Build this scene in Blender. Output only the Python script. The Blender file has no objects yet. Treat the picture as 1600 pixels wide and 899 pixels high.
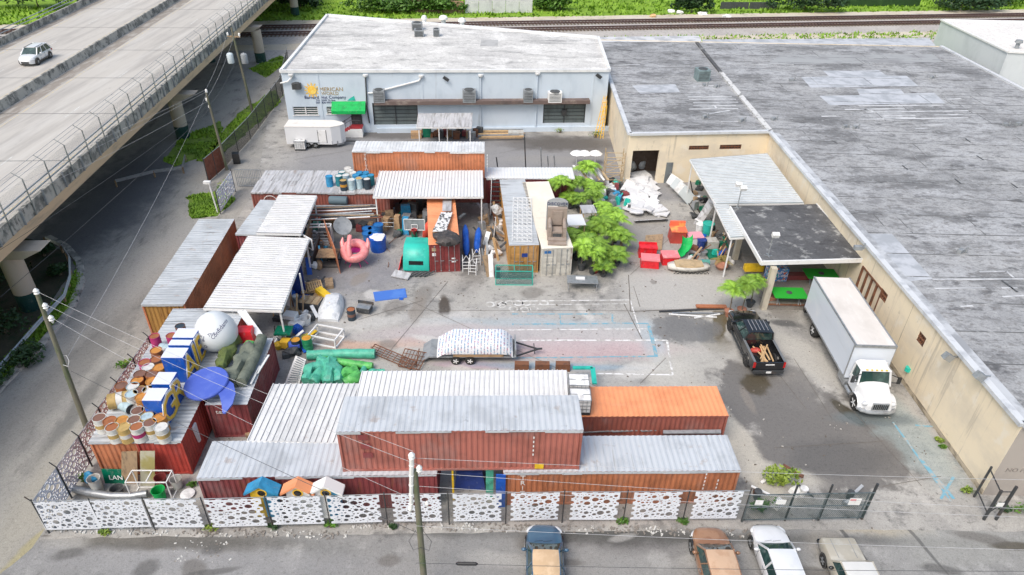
import bpy, math, random
from mathutils import Vector, Matrix, noise
random.seed(11)
sc = bpy.context.scene
col = sc.collection
R = math.radians
# ---------------------------------------------------------------- camera
FPX, PIT, ROL, CH = 1077.5, R(33.74), R(1.372), 30.09
_f = Vector((0, math.cos(PIT), -math.sin(PIT))); _u = Vector((0, math.sin(PIT), math.cos(PIT))); _x = Vector((1, 0, 0))
CX = _x*math.cos(ROL)+_u*math.sin(ROL); CU = -_x*math.sin(ROL)+_u*math.cos(ROL)
cd = bpy.data.cameras.new('camera'); cam = bpy.data.objects.new('camera', cd); col.objects.link(cam)
cd.sensor_width = 36; cd.lens = 36*FPX/1600; cd.clip_end = 3000; cd.clip_start = .5
m = Matrix.Identity(4)
for i in range(3): m[i][0], m[i][1], m[i][2] = CX[i], CU[i], -_f[i]
m[2][3] = CH
cam.matrix_world = m
sc.camera = cam
def at(px, py, z=0):
    "world point on the horizontal plane z that a point of the photograph shows"
    d = _f+CX*((px-800)/FPX)-CU*((py-449.5)/FPX)
    t = (z-CH)/d.z
    return Vector((d.x*t, d.y*t, z))
# ---------------------------------------------------------------- light
SUN_EL, SUN_AZ = 54, 216
w = bpy.data.worlds.new('World'); sc.world = w; w.use_nodes = True
nt = w.node_tree; bg = nt.nodes['Background']
sky = nt.nodes.new('ShaderNodeTexSky'); sky.sky_type = 'NISHITA'; sky.sun_disc = False
sky.sun_elevation = R(SUN_EL); sky.sun_rotation = R(SUN_AZ); sky.air_density = 1.6; sky.dust_density = 4; sky.ozone_density = 1.0
nt.links.new(sky.outputs[0], bg.inputs[0]); bg.inputs[1].default_value = 0.125
ld = bpy.data.lights.new('sun', 'SUN'); ld.energy = 1.5; ld.angle = R(28); ld.color = (1, .96, .9)
so = bpy.data.objects.new('sun', ld); col.objects.link(so)
az = R(SUN_AZ); el = R(SUN_EL)
sd = Vector((math.sin(az)*math.cos(el), math.cos(az)*math.cos(el), math.sin(el)))
so.rotation_euler = sd.to_track_quat('Z', 'Y').to_euler()
sc.view_settings.view_transform = 'Standard'; sc.view_settings.look = 'None'
sc.view_settings.exposure = 0.52; sc.view_settings.gamma = 1
# ---------------------------------------------------------------- materials
MATS = {}
def _new(name):
    mt = bpy.data.materials.new(name); mt.use_nodes = True
    t = mt.node_tree; b = t.nodes['Principled BSDF']
    return mt, t, b
class N:
    def __init__(s, t): s.t = t
    def __call__(s, ty, **k):
        n = s.t.nodes.new('ShaderNode'+ty)
        ins = k.pop('i', {})
        for a, b in k.items(): setattr(n, a, b)
        for a, b in ins.items():
            if isinstance(b, bpy.types.NodeSocket): s.t.links.new(b, n.inputs[a])
            else: n.inputs[a].default_value = b
        return n
    def noise(s, vec, scale, detail=5, rough=.6, dist=0):
        return s('TexNoise', i={'Vector': vec, 'Scale': scale, 'Detail': detail, 'Roughness': rough, 'Distortion': dist}).outputs[0]
    def ramp(s, v, lo, hi, a=0., b=1.):
        n = s('MapRange', i={0: v, 1: lo, 2: hi, 3: a, 4: b}); n.interpolation_type = 'SMOOTHSTEP'; return n.outputs[0]
    def mix(s, f, a, b, mode='MIX'):
        n = s('MixRGB', blend_type=mode)
        for k, v in ((0, f), (1, a), (2, b)):
            if isinstance(v, bpy.types.NodeSocket): s.t.links.new(v, n.inputs[k])
            else: n.inputs[k].default_value = (*v, 1) if isinstance(v, tuple) and len(v) == 3 else v
        return n.outputs[0]
    def math(s, op, a, b=0., c=0.):
        n = s('Math', operation=op)
        for k, v in ((0, a), (1, b), (2, c)):
            if isinstance(v, bpy.types.NodeSocket): s.t.links.new(v, n.inputs[k])
            else: n.inputs[k].default_value = v
        return n.outputs[0]
def sc3(n, vec, s):
    return n('Mapping', i={0: vec, 3: s}).outputs[0]
def pm(name, c1, layers=(), rough=.7, metal=0., bump=0., bscale=20, coat=0., rnd=0., world=False, spec=.5):
    """painted/weathered surface: base colour c1, then layers (colour, lo, hi, scale3, noise detail, strength)"""
    if name in MATS: return MATS[name]
    mt, t, b = _new(name); n = N(t)
    tc = n('TexCoord'); vec = tc.outputs['Object']
    if world:
        vec = n('NewGeometry').outputs['Position']
    else:
        oi = n('ObjectInfo'); off = n.math('MULTIPLY', oi.outputs['Random'], 37.)
        vec = n('VectorMath', operation='ADD', i={0: vec, 1: off}).outputs[0]
    c = n('RGB'); c.outputs[0].default_value = (*c1, 1); c = c.outputs[0]
    if rnd:
        hs = n('HueSaturation', i={'Color': c, 'Value': n.ramp(n('ObjectInfo').outputs['Random'], 0, 1, 1-rnd, 1+rnd)}); c = hs.outputs[0]
    for L in layers:
        cc, lo, hi, s3 = L[:4]; det = L[4] if len(L) > 4 else 5; st = L[5] if len(L) > 5 else 1.
        f = n.ramp(n.noise(sc3(n, vec, s3), 1., det, .62), lo, hi, 0, st)
        c = n.mix(f, c, cc)
    t.links.new(c, b.inputs['Base Color'])
    b.inputs['Roughness'].default_value = rough; b.inputs['Metallic'].default_value = metal
    b.inputs['Coat Weight'].default_value = coat; b.inputs['Specular IOR Level'].default_value = spec
    if bump:
        bn = n('Bump', i={'Strength': bump, 'Distance': .05, 'Height': n.noise(vec, bscale, 6)})
        t.links.new(bn.outputs[0], b.inputs['Normal'])
    MATS[name] = mt; return mt
def flat(name, c, rough=.6, metal=0., coat=0.):
    d = tuple(x*.6 for x in c); g = tuple(x*.5+.14 for x in c)
    return pm(name, c, [(d, .42, .7, (2.2, 2.2, 2.2), 6, .8), (g, .56, .7, (5, 5, 2.5), 7, .6)], rough, metal, coat=coat)
def streaky(name, c, dirt, axis=1, lo=.5, hi=.72, st=.9, rough=.55, fine=7., long=.35, extra=()):
    s = [fine, fine, fine]; s[axis] = long
    return pm(name, c, [(dirt, lo, hi, tuple(s), 6, st), (tuple(x*.72 for x in c), .45, .64, (.5, .5, .5), 6, .7), ((.30, .22, .17), .60, .70, (1.1, 1.1, 1.1), 8, .45), (tuple(x*.45 for x in c), .64, .72, (2.6, 2.6, 2.6), 7, .5)]+list(extra), rough)
# paint / metal
rust = (.19, .07, .03)
M = {}
M['roof_white'] = streaky('roof_white', (.66, .67, .68), (.20, .20, .20), 1, .55, .70, .6)
M['roof_grey'] = streaky('roof_grey', (.50, .53, .57), (.17, .17, .17), 1, .55, .72, .6)
M['roof_greyx'] = streaky('roof_greyx', (.48, .51, .54), (.10, .10, .10), 0, .52, .68, .85)
M['sheet_white'] = pm('sheet_white', (.72, .73, .74), [((.34, .33, .32), .60, .76, (.9, .9, .9), 8, .5), ((.60, .60, .62), .45, .7, (.15, 1.5, 1), 4, .5)], .45)
M['sheet_tint'] = pm('sheet_tint', (.56, .61, .63), [((.36, .40, .42), .6, .82, (.7, .7, .7), 6, .5)], .45)
M['sheet_dirty'] = streaky('sheet_dirty', (.52, .52, .54), (.20, .19, .18), 1, .45, .68, .9, fine=3.3)
def cont(name, c, rs=.5, wh=0.):
    g_ = sum(c)/3; c = tuple(x*.87+g_*.13 for x in c)
    L = [(tuple(x*.62 for x in c), .4, .66, (.5, .5, .6), 6, .8), (tuple(x*.5+.13 for x in c), .52, .68, (.7, .7, .35), 7, .5), (rust, .58, .68, (2.2, 2.2, .7), 9, rs), (tuple(min(1, x*1.35+.03) for x in c), .58, .8, (6, 6, .25), 5, .5)]
    if wh: L.append(((.5, .45, .42), .62, .75, (.8, .8, 2), 7, wh))
    return pm(name, c, L, .6)
M['c_orange'] = cont('paint_orange', (.50, .165, .06)); M['c_orange_b'] = cont('paint_orange_bright', (.64, .205, .075), .35)
M['c_oxide'] = cont('paint_oxide', (.36, .10, .07)); M['c_pinkox'] = cont('paint_pink_oxide', (.44, .13, .095), .3)
M['c_red'] = cont('paint_red', (.54, .045, .025), .15); M['c_burg'] = cont('paint_burgundy', (.27, .045, .05))
M['c_dred'] = cont('paint_dark_red', (.26, .03, .03), .4); M['c_yellow'] = cont('paint_ochre', (.55, .27, .05), .7)
M['c_white'] = cont('paint_container_white', (.60, .57, .50), .6); M['c_otop'] = pm('paint_orange_top', (.80, .32, .15), [((.66, .23, .10), .4, .7, (.8, .8, .8), 6, .8), ((.74, .34, .2), .5, .75, (.3, 3, 1), 5, .5)], .6)
M['c_wood'] = pm('varnished_boards', (.40, .22, .06), [((.16, .07, .02), .45, .7, (5, 5, .5), 6, .9), ((.50, .33, .12), .55, .8, (2, 2, .4), 5, .7)], .6)
M['steel'] = pm('galvanised_steel', (.42, .44, .46), [((.25, .26, .27), .45, .7, (3, 3, 3), 5, .7)], .45, .6)
M['dsteel'] = pm('dark_steel', (.06, .065, .07), [((.12, .08, .06), .5, .75, (2, 2, 2), 6, .8)], .5, .3)
M['rusty'] = pm('rusty_steel', (.20, .085, .045), [((.08, .05, .04), .45, .7, (3, 3, 3), 6, .9), ((.35, .20, .13), .6, .8, (6, 6, 6), 6, .7)], .85)
M['wood'] = pm('old_wood', (.36, .25, .15), [((.14, .10, .07), .45, .72, (4, 4, 1.5), 7, .9), ((.48, .38, .26), .55, .8, (9, 9, 2), 6, .7)], .85)
M['wood_l'] = pm('pale_wood', (.62, .42, .22), [((.40, .24, .11), .45, .75, (5, 5, 2), 6, .8)], .75, rnd=.15)
M['white'] = pm('white_paint', (.78, .78, .78), [((.5, .49, .47), .52, .78, (2, 2, 2), 6, .7)], .45)
M['white_s'] = pm('white_gloss', (.72, .73, .75), [((.62, .62, .62), .55, .8, (1.2, 1.2, 1.2), 5, .4)], .3, coat=.2)
M['black'] = pm('black_paint', (.012, .013, .015), [((.03, .03, .03), .5, .8, (2, 2, 2), 4, .8)], .2, coat=.6)
M['rubber'] = pm('tyre_rubber', (.02, .02, .02), [((.05, .048, .045), .45, .75, (6, 6, 6), 5, .8)], .9)
M['blue'] = flat('blue_plastic', (.02, .16, .46), .4); M['blue_l'] = flat('sky_blue_paint', (.04, .30, .55), .4)
M['navy'] = flat('navy_paint', (.02, .05, .25), .45); M['royal'] = flat('royal_blue_paint', (.01, .10, .50), .4)
M['peri'] = pm('periwinkle_paint', (.07, .12, .50), [((.12, .18, .56), .45, .7, (1.2, 1.2, 1.2), 4, .8)], .45)
M['pink'] = flat('pink_vinyl', (.86, .30, .30), .35); M['pink_d'] = flat('hot_pink_paint', (.70, .06, .26), .4)
M['red'] = flat('red_plastic', (.72, .02, .03), .4); M['green'] = flat('green_fabric', (.0, .42, .09), .7)
M['teal'] = pm('teal_paint', (.03, .50, .40), [((.02, .32, .27), .45, .7, (1, 1, 1), 5, .7), ((.3, .65, .6), .62, .8, (4, 4, 1), 6, .5)], .4)
M['sgreen'] = flat('street_sign_green', (.0, .16, .09), .4); M['yellow'] = flat('yellow_paint', (.80, .52, .02), .5)
M['gold'] = pm('gold_paint', (.85, .52, .05), [((.6, .3, .04), .5, .7, (3, 3, 3), 5, .6)], .5); M['tan'] = flat('tan_canvas', (.50, .37, .22), .8)
M['grey'] = flat('grey_paint', (.28, .30, .32), .6); M['dgrey'] = flat('dark_grey', (.07, .075, .08), .7)
M['card'] = flat('cardboard', (.46, .30, .17), .9); M['terra'] = flat('terracotta', (.45, .20, .13), .85)
M['olive'] = pm('olive_tarp', (.13, .17, .045), [((.06, .085, .03), .4, .7, (2, 2, 2), 6, .9)], .7, bump=.6, bscale=5)
M['gtarp'] = pm('grey_green_tarp', (.17, .19, .15), [((.08, .095, .075), .4, .7, (2, 2, 2), 6, .9)], .7, bump=.6, bscale=5)
M['mint'] = pm('mint_tarp', (.10, .48, .34), [((.04, .27, .19), .4, .7, (2.5, 2.5, 2.5), 6, .9), ((.35, .65, .55), .55, .8, (5, 5, 5), 6, .6)], .45, bump=.8, bscale=5)
M['lime'] = pm('lime_tarp', (.12, .50, .12), [((.05, .28, .07), .4, .7, (2.5, 2.5, 2.5), 6, .9)], .45, bump=.8, bscale=5)
M['poly'] = pm('white_sheeting', (.72, .74, .76), [((.42, .44, .47), .45, .75, (2, 2, 2), 7, .9)], .4, bump=.9, bscale=6)
M['glass'] = pm('dark_glass', (.02, .05, .05), [((.06, .12, .11), .45, .7, (1.6, 1.6, 1.6), 4, .9)], .06, coat=.5)
M['foam'] = flat('foam_board', (.80, .80, .80), .8)
M['leaf'] = pm('palm_leaf', (.23, .40, .04), [((.10, .22, .025), .45, .68, (1.5, 1.5, 1.5), 5, .8), ((.26, .42, .06), .55, .8, (4, 4, 4), 5, .8)], .55, rnd=.25)
M['leaf2'] = pm('shrub_leaf', (.09, .21, .02), [((.035, .09, .012), .4, .65, (1, 1, 1), 5, .8), ((.18, .32, .04), .55, .8, (3, 3, 3), 5, .7)], .6, rnd=.2)
M['bark'] = pm('bark', (.20, .16, .12), [((.09, .07, .05), .45, .7, (6, 6, 2), 6, .9)], .9)
M['pole'] = pm('weathered_pole', (.17, .16, .12), [((.08, .12, .05), .45, .7, (2, 2, .6), 6, .9), ((.28, .26, .22), .55, .8, (8, 8, .7), 6, .7)], .9)
M['rail'] = pm('rusted_rail', (.10, .055, .05), [((.05, .03, .03), .4, .7, (2, 2, 2))], .6)
M['conc'] = pm('bridge_concrete', (.46, .44, .40), [((.17, .17, .16), .44, .60, (.9, .9, .9), 8, .9), ((.08, .085, .085), .54, .64, (1.8, 1.8, 1), 8, .8)], .85, world=True)
M['fascia'] = pm('fascia_concrete', (.62, .46, .30), [((.38, .30, .22), .45, .7, (.3, .3, 2), 6, .8)], .85, world=True)
M['pier'] = pm('pier_concrete', (.50, .44, .37), [((.36, .31, .26), .45, .75, (1, 1, .4), 6, .8)], .85, world=True)
M['pgreen'] = flat('pier_green_paint', (.008, .055, .05), .6)
def meshmat(name, c, dens, sx=9.):
    "woven wire fabric: procedural diagonal weave"
    mt, t, b = _new(name); n = N(t); mt.blend_method = 'HASHED'
    p = n('NewGeometry').outputs['Position']; s = n('SeparateXYZ', i={0: p})
    h = n.math('ADD', s.outputs[0], s.outputs[1])
    a = n.math('FRACT', n.math('MULTIPLY', n.math('ADD', h, s.outputs[2]), sx))
    c2 = n.math('FRACT', n.math('MULTIPLY', n.math('SUBTRACT', h, s.outputs[2]), sx))
    f = n.math('MAXIMUM', n.math('LESS_THAN', a, dens), n.math('LESS_THAN', c2, dens))
    tr = n('BsdfTransparent'); mx = n('MixShader', i={0: f, 1: tr.outputs[0], 2: b.outputs[0]})
    b.inputs['Base Color'].default_value = (*c, 1); b.inputs['Roughness'].default_value = .6; b.inputs['Metallic'].default_value = .3
    t.links.new(mx.outputs[0], t.nodes['Material Output'].inputs[0])
    return mt
M['link'] = meshmat('chain_link', (.16, .20, .20), .09)
M['link_g'] = meshmat('gate_link', (.05, .10, .10), .2)
M['rib_shade'] = pm('rib_shade', (.42, .42, .43), [((.56, .56, .57), .45, .6, (1, 1, 1), 6, .8)], .6)  # darker grey for rib slopes: shade put into the colour so ribs show
M['link_d'] = meshmat('dark_screen', (.03, .035, .035), .5)
# ---------------------------------------------------------------- mesh helpers
XF = {}
class MB:
    def __init__(s): s.v = []; s.f = []; s.mi = []; s.m = 0; s.b = []
    def add(s, vs, fs):
        o = len(s.v); s.b.append((o, len(s.f))); s.v += [tuple(q) for q in vs]; s.f += [tuple(i+o for i in f) for f in fs]; s.mi += [s.m]*len(fs); return s
    def poly(s, pts): return s.add(pts, [tuple(range(len(pts)))])
    def hexa(s, p):     # 8 points: bottom 4 ccw, top 4 ccw
        return s.add(p, [(3, 2, 1, 0), (4, 5, 6, 7), (0, 1, 5, 4), (1, 2, 6, 5), (2, 3, 7, 6), (3, 0, 4, 7)])
    def box(s, c, d, rz=0, tilt=None, top=1.):
        hx, hy, hz = d[0]/2, d[1]/2, d[2]/2
        mt = Matrix.Rotation(rz, 3, 'Z') if tilt is None else tilt
        P = [(-hx, -hy, -hz), (hx, -hy, -hz), (hx, hy, -hz), (-hx, hy, -hz), (-hx*top, -hy*top, hz), (hx*top, -hy*top, hz), (hx*top, hy*top, hz), (-hx*top, hy*top, hz)]
        c = Vector(c); return s.hexa([c+mt@Vector(q) for q in P])
    def bx(s, x0, y0, z0, x1, y1, z1): return s.box(((x0+x1)/2, (y0+y1)/2, (z0+z1)/2), (abs(x1-x0), abs(y1-y0), abs(z1-z0)))
    def bar(s, a, b, w=.05, h=None, up=(0, 0, 1)):
        a, b = Vector(a), Vector(b); h = h or w; d = (b-a)
        if d.length < 1e-5: return s
        d = d.normalized(); u = Vector(up)
        if abs(d.dot(u)) > .97: u = Vector((1, 0, 0))
        sx = d.cross(u).normalized()*w/2; sz = sx.cross(d).normalized()*h/2
        return s.hexa([a-sx-sz, a+sx-sz, b+sx-sz, b-sx-sz, a-sx+sz, a+sx+sz, b+sx+sz, b-sx+sz])
    def tube(s, pts, r=.03, n=8, cap=True):
        pts = [Vector(p) for p in pts]; k = len(pts); rs = r if isinstance(r, (list, tuple)) else [r]*k
        vs = []; pu = None
        for i, p in enumerate(pts):
            d = (pts[min(i+1, k-1)]-pts[max(i-1, 0)]).normalized()
            if pu is None: pu = Vector((0, 0, 1)) if abs(d.z) < .9 else Vector((1, 0, 0))
            a = d.cross(pu).normalized(); b = a.cross(d).normalized(); pu = b
            for j in range(n):
                t = 2*math.pi*j/n; vs.append(p+(a*math.cos(t)+b*math.sin(t))*rs[i])
        fs = [(i*n+j, i*n+(j+1) % n, (i+1)*n+(j+1) % n, (i+1)*n+j) for i in range(k-1) for j in range(n)]
        if cap: fs += [tuple(range(n))[::-1], tuple(range((k-1)*n, k*n))]
        return s.add(vs, fs)
    def lathe(s, c, prof, n=16, mt=None, cap=True):
        c = Vector(c); mt = mt or Matrix.Identity(3); vs = []
        for (r, z) in prof:
            for j in range(n):
                t = 2*math.pi*j/n; vs.append(c+mt@Vector((r*math.cos(t), r*math.sin(t), z)))
        k = len(prof)
        fs = [(i*n+j, i*n+(j+1) % n, (i+1)*n+(j+1) % n, (i+1)*n+j) for i in range(k-1) for j in range(n)]
        if cap: fs += [tuple(range(n))[::-1], tuple(range((k-1)*n, k*n))]
        return s.add(vs, fs)
    def loft(s, rings, cap=True, closed=True):
        n = len(rings[0]); vs = [q for r in rings for q in r]; k = len(rings); e = n if closed else n-1
        fs = [(i*n+j, i*n+(j+1) % n, (i+1)*n+(j+1) % n, (i+1)*n+j) for i in range(k-1) for j in range(e)]
        if cap: fs += [tuple(range(n))[::-1], tuple(range((k-1)*n, k*n))]
        return s.add(vs, fs)
    def ell(s, c, r, n=16, m=9, mt=None, wob=0.):
        c = Vector(c); mt = mt or Matrix.Identity(3); rings = []
        for i in range(m+1):
            ph = math.pi*(i/m)-math.pi/2; ph = max(-1.53, min(1.53, ph))
            ring = []
            for j in range(n):
                t = 2*math.pi*j/n; q = Vector((r[0]*math.cos(ph)*math.cos(t), r[1]*math.cos(ph)*math.sin(t), r[2]*math.sin(ph)))
                if wob: q *= 1+wob*noise.noise(q*2.3+c)
                ring.append(c+mt@q)
            rings.append(ring)
        return s.loft(rings)
    def corr(s, P, U, V, pitch, d, Nn):
        "corrugated sheet: ribs run along V, profile steps along U"
        P, U, V, Nn = Vector(P), Vector(U), Vector(V), Vector(Nn).normalized()*d
        k = max(1, round(U.length/pitch)); vs = []
        for i in range(k):
            for f, h in ((.0, 0), (.30, 0), (.5, 1), (.80, 1)):
                q = P+U*((i+f)/k)+Nn*h; vs += [q, q+V]
        vs += [P+U, P+U+V]; nn = len(vs)//2
        return s.add(vs, [(2*i, 2*i+2, 2*i+3, 2*i+1) for i in range(nn-1)])
    def mesh(s, name, mats, smooth=False):
        me = bpy.data.meshes.new(name); me.from_pydata(s.v, [], s.f)
        for q in (mats if isinstance(mats, (list, tuple)) else [mats]): me.materials.append(q)
        if any(s.mi): me.polygons.foreach_set('material_index', s.mi)
        if smooth:
            me.polygons.foreach_set('use_smooth', [True]*len(me.polygons))
            if smooth != 2: me.set_sharp_from_angle(angle=R(38))
        me.update(); return me
    def each(s, name, mats, parent=None, smooth=False, world=False):
        "every added shape becomes an object of its own"
        e = s.b+[(len(s.v), len(s.f))]; out = []
        for (v0, f0), (v1, f1) in zip(e, e[1:]):
            m2 = MB(); m2.add(s.v[v0:v1], [tuple(i-v0 for i in f) for f in s.f[f0:f1]]); out.append(m2.build(name, mats, parent, smooth, world))
        return out
    def build(s, name, mats, parent=None, smooth=False, world=False):
        if world and parent is not None:
            iv = XF[root_of(parent)].inverted(); s.v = [tuple(iv@Vector(q)) for q in s.v]
        o = bpy.data.objects.new(name, s.mesh(name, mats, smooth)); col.objects.link(o); o.parent = parent
        return o
def root_of(o):
    while o.parent: o = o.parent
    return o.name
def tag(o, label=None, cat=None, group=None, kind=None):
    if label: o['label'] = label
    if cat: o['category'] = cat
    if group: o['group'] = group
    if kind: o['kind'] = kind
    return o
def thing(name, label, cat, loc=(0, 0, 0), rz=0, group=None):
    o = bpy.data.objects.new(name, None); o.empty_display_size = .3; col.objects.link(o); o.location = loc; o.rotation_euler = (0, 0, rz)
    XF[o.name] = Matrix.Translation(Vector(loc)) @ Matrix.Rotation(rz, 4, 'Z')
    return tag(o, label, cat, group)
KIDS = {}
def dup(root, loc, rz=None, label=None, scale=None):
    def cp(o, par):
        c = o.copy(); col.objects.link(c)
        if par: c.parent = par
        for k in o.children: cp(k, c)
        return c
    r = cp(root, None); r.location = loc
    if rz is not None: r.rotation_euler = (0, 0, rz)
    if scale: r.scale = scale
    if label: r['label'] = label
    XF[r.name] = Matrix.Translation(Vector(loc)) @ Matrix.Rotation(r.rotation_euler.z, 4, 'Z')
    return r
def single(mb, name, mat, label, cat, group=None, smooth=False):
    "a thing of one piece: mesh moved so that its origin lies at its base"
    xs = [q[0] for q in mb.v]; ys = [q[1] for q in mb.v]; zs = [q[2] for q in mb.v]
    o0 = Vector(((min(xs)+max(xs))/2, (min(ys)+max(ys))/2, min(zs)))
    mb.v = [tuple(Vector(q)-o0) for q in mb.v]
    o = mb.build(name, mat, None, smooth); o.location = o0; XF[o.name] = Matrix.Translation(o0)
    return tag(o, label, cat, group)
def struct(mb, name, mat, smooth=False, kind='structure'):
    return tag(mb.build(name, mat, None, smooth), kind=kind)
def text(s, size, p, right, up, mat, parent=None, name='lettering', ext=.01, font=None, world=True, align='CENTER', shear=0.):
    cu = bpy.data.curves.new(name, 'FONT'); cu.body = s; cu.size = size; cu.extrude = ext; cu.align_x = align; cu.shear = shear; cu.resolution_u = 2
    o = bpy.data.objects.new(name, cu); col.objects.link(o)
    dg = bpy.context.evaluated_depsgraph_get(); me = bpy.data.meshes.new_from_object(o.evaluated_get(dg)); bpy.data.objects.remove(o)
    me.name = name
    r = Vector(right).normalized(); u = Vector(up).normalized(); nn = r.cross(u).normalized(); p = Vector(p)
    mt = Matrix(((r.x, u.x, nn.x, p.x), (r.y, u.y, nn.y, p.y), (r.z, u.z, nn.z, p.z), (0, 0, 0, 1)))
    if world and parent is not None: mt = XF[root_of(parent)].inverted() @ mt
    me.transform(mt); me.materials.clear(); me.materials.append(mat)
    ob = bpy.data.objects.new(name, me); col.objects.link(ob); ob.parent = parent
    return ob
def rr(a, b): return random.uniform(a, b)
def lerp(a, b, t): return Vector(a)*(1-t)+Vector(b)*t
# ================================================================ GROUND
def groundmat(name, base, speck, patches, bump=.35, rough=.85, fine=18.):
    """base (c1, c2), speck (c, lo, hi, scale) layers in world metres, patches of stain with their own ragged outline:
       (x, y, rx, ry, rot, softness, colour, strength, box?, roughness?)"""
    mt, t, b = _new(name); n = N(t)
    P = n('NewGeometry').outputs['Position']
    big = n.ramp(n.noise(P, .12, 7, .65), .38, .66)
    c = n.mix(big, base[0], base[1])
    for (cc, lo, hi, s3, st) in speck:
        c = n.mix(n.ramp(n.noise(sc3(n, P, s3), 1., 7, .68), lo, hi, 0, st), c, cc)
    wx = n('TexNoise', i={'Vector': P, 'Scale': .55, 'Detail': 7, 'Roughness': .62}).outputs[1]
    wv = n('VectorMath', operation='SUBTRACT', i={0: wx, 1: (.5, .5, .5)}).outputs[0]
    rg = None
    for q in patches:
        x, y, rx, ry, rot, soft, cc, st = q[:8]; bxp = len(q) > 8 and q[8]; ro = q[9] if len(q) > 9 else None
        amp = min(rx, ry)*.9 if not bxp else .5*bxp
        pv = n('VectorMath', operation='MULTIPLY_ADD', i={0: wv, 1: (amp*2, amp*2, 0), 2: P}).outputs[0]
        mp = n('Mapping', vector_type='TEXTURE', i={0: pv, 1: (x, y, 0), 2: (0, 0, rot), 3: (rx, ry, 1)}).outputs[0]
        if bxp:
            s = n('SeparateXYZ', i={0: mp}); d = n.math('MAXIMUM', n.math('ABSOLUTE', s.outputs[0]), n.math('ABSOLUTE', s.outputs[1]))
        else:
            s = n('SeparateXYZ', i={0: mp}); d = n.math('SQRT', n.math('ADD', n.math('MULTIPLY', s.outputs[0], s.outputs[0]), n.math('MULTIPLY', s.outputs[1], s.outputs[1])))
        f = n.ramp(d, 1-soft, 1+soft, st, 0)
        c = n.mix(f, c, cc)
        if ro is not None: rg = n.mix(f, rg if rg is not None else (rough,)*3, (ro,)*3)
    c = n.mix(n.ramp(n.noise(P, fine, 4, .7), .42, .64, 0, .4), c, n.mix(1., c, (.5, .5, .5), 'MULTIPLY'))
    c = n.mix(n.ramp(n.noise(P, fine*.3, 6, .75), .52, .62, 0, .38), c, n.mix(1., c, (.5, .49, .48), 'MULTIPLY'))
    c = n.mix(n.ramp(n.noise(sc3(n, P, (1, 1, 1)), fine*.22, 6, .75), .55, .66, 0, .5), c, n.mix(1., c, (1.35, 1.34, 1.32), 'MULTIPLY'))
    t.links.new(c, b.inputs['Base Color'])
    if rg is not None: t.links.new(rg, b.inputs['Roughness'])
    else: b.inputs['Roughness'].default_value = rough
    bn = n('Bump', i={'Strength': bump, 'Distance': .03, 'Height': n.noise(P, 6., 8, .7)})
    t.links.new(bn.outputs[0], b.inputs['Normal'])
    return mt
def sheet(name, pts, z, mat, kind='structure', thick=0.):
    mb = MB(); pts = [Vector((p[0], p[1], z)) for p in pts]; mb.poly(pts)
    return struct(mb, name, mat, kind=kind)
def ragged(pts, amp, step=.5, seed=1):
    out = []; k = len(pts)
    for i in range(k):
        a = Vector(pts[i][:2]); b = Vector(pts[(i+1) % k][:2]); L = (b-a).length; m_ = max(1, int(L/step)); nn = Vector((-(b-a).y, (b-a).x)).normalized()
        for j in range(m_):
            p = a+(b-a)*j/m_; w_ = noise.noise(Vector((p.x*.9, p.y*.9, seed)))+.5*noise.noise(Vector((p.x*3, p.y*3, seed)))
            out.append(p+nn*w_*amp)
    return out
G_con = (.43, .414, .385); G_con2 = (.28, .272, .26); G_asp = (.20, .20, .20); G_asp2 = (.145, .145, .147); G_dk = (.10, .098, .095); G_lt = (.52, .50, .47)
def px(x, y): 
    p = at(x, y); return p.x, p.y
# base ground to the horizon
gm = groundmat('grass_soil', ((.19, .34, .02), (.26, .42, .03)), [((.09, .18, .02), .45, .7, (.15, .35, .35), .6), ((.34, .34, .10), .62, .78, (.1, .2, .2), .6)], [], rough=.95, fine=4.)
sheet('ground', [(-900, -300), (900, -300), (900, 1800), (-900, 1800)], -.02, gm)
# asphalt and concrete of the site (one sheet, stains follow)
spk = [((.11, .11, .11), .50, .70, (.7, .8, .8), .75), ((.52, .50, .47), .54, .68, (.4, .45, .4), .75), ((.10, .095, .09), .58, .68, (2.6, 2.6, 2.6), .7), ((.60, .59, .57), .66, .74, (3.5, 3.5, 3.5), .7), ((.10, .085, .07), .62, .70, (.25, .9, .3), .7)]
P_ = []
def pa(xp, yp, rx, ry, rot, soft, c, st, *r): x, y = px(xp, yp); P_.append((x, y, rx, ry, rot, soft, c, st)+r)
yardm = groundmat('yard_paving', (G_con, G_con2), spk, P_)
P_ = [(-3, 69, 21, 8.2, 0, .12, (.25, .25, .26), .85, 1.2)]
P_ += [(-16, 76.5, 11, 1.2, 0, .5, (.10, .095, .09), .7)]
pa(880, 225, 6.5, 2.2, 0, .5, (.10, .09, .08), .85); pa(860, 250, 5, 1.0, 0, .5, (.30, .29, .28), .7)
pa(640, 330, 6, 3.5, 0, .5, (.13, .12, .12), .8); pa(740, 400, 1.2, 4.5, 0, .6, (.12, .11, .10), .8)
pa(560, 430, 5, 3, .2, .6, (.25, .25, .27), .8); pa(620, 350, 3.5, 3, 0, .6, (.12, .11, .11), .9); pa(505, 400, 2.5, 5, 0, .6, (.17, .165, .16), .7)
pa(695, 480, .45, 1.5, .15, .25, (.09, .075, .06), .95, 0, .35); pa(690, 500, 2.2, .7, .3, .5, (.55, .54, .52), .7); pa(560, 505, 4, .6, .2, .5, (.55, .54, .52), .6)
pa(560, 540, 2.4, .5, 0, .6, (.62, .36, .24), .55); pa(640, 535, 1.4, .5, 0, .6, (.62, .34, .24), .45)
pa(700, 520, 6, .8, .1, .6, (.48, .40, .42), .5)
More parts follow.
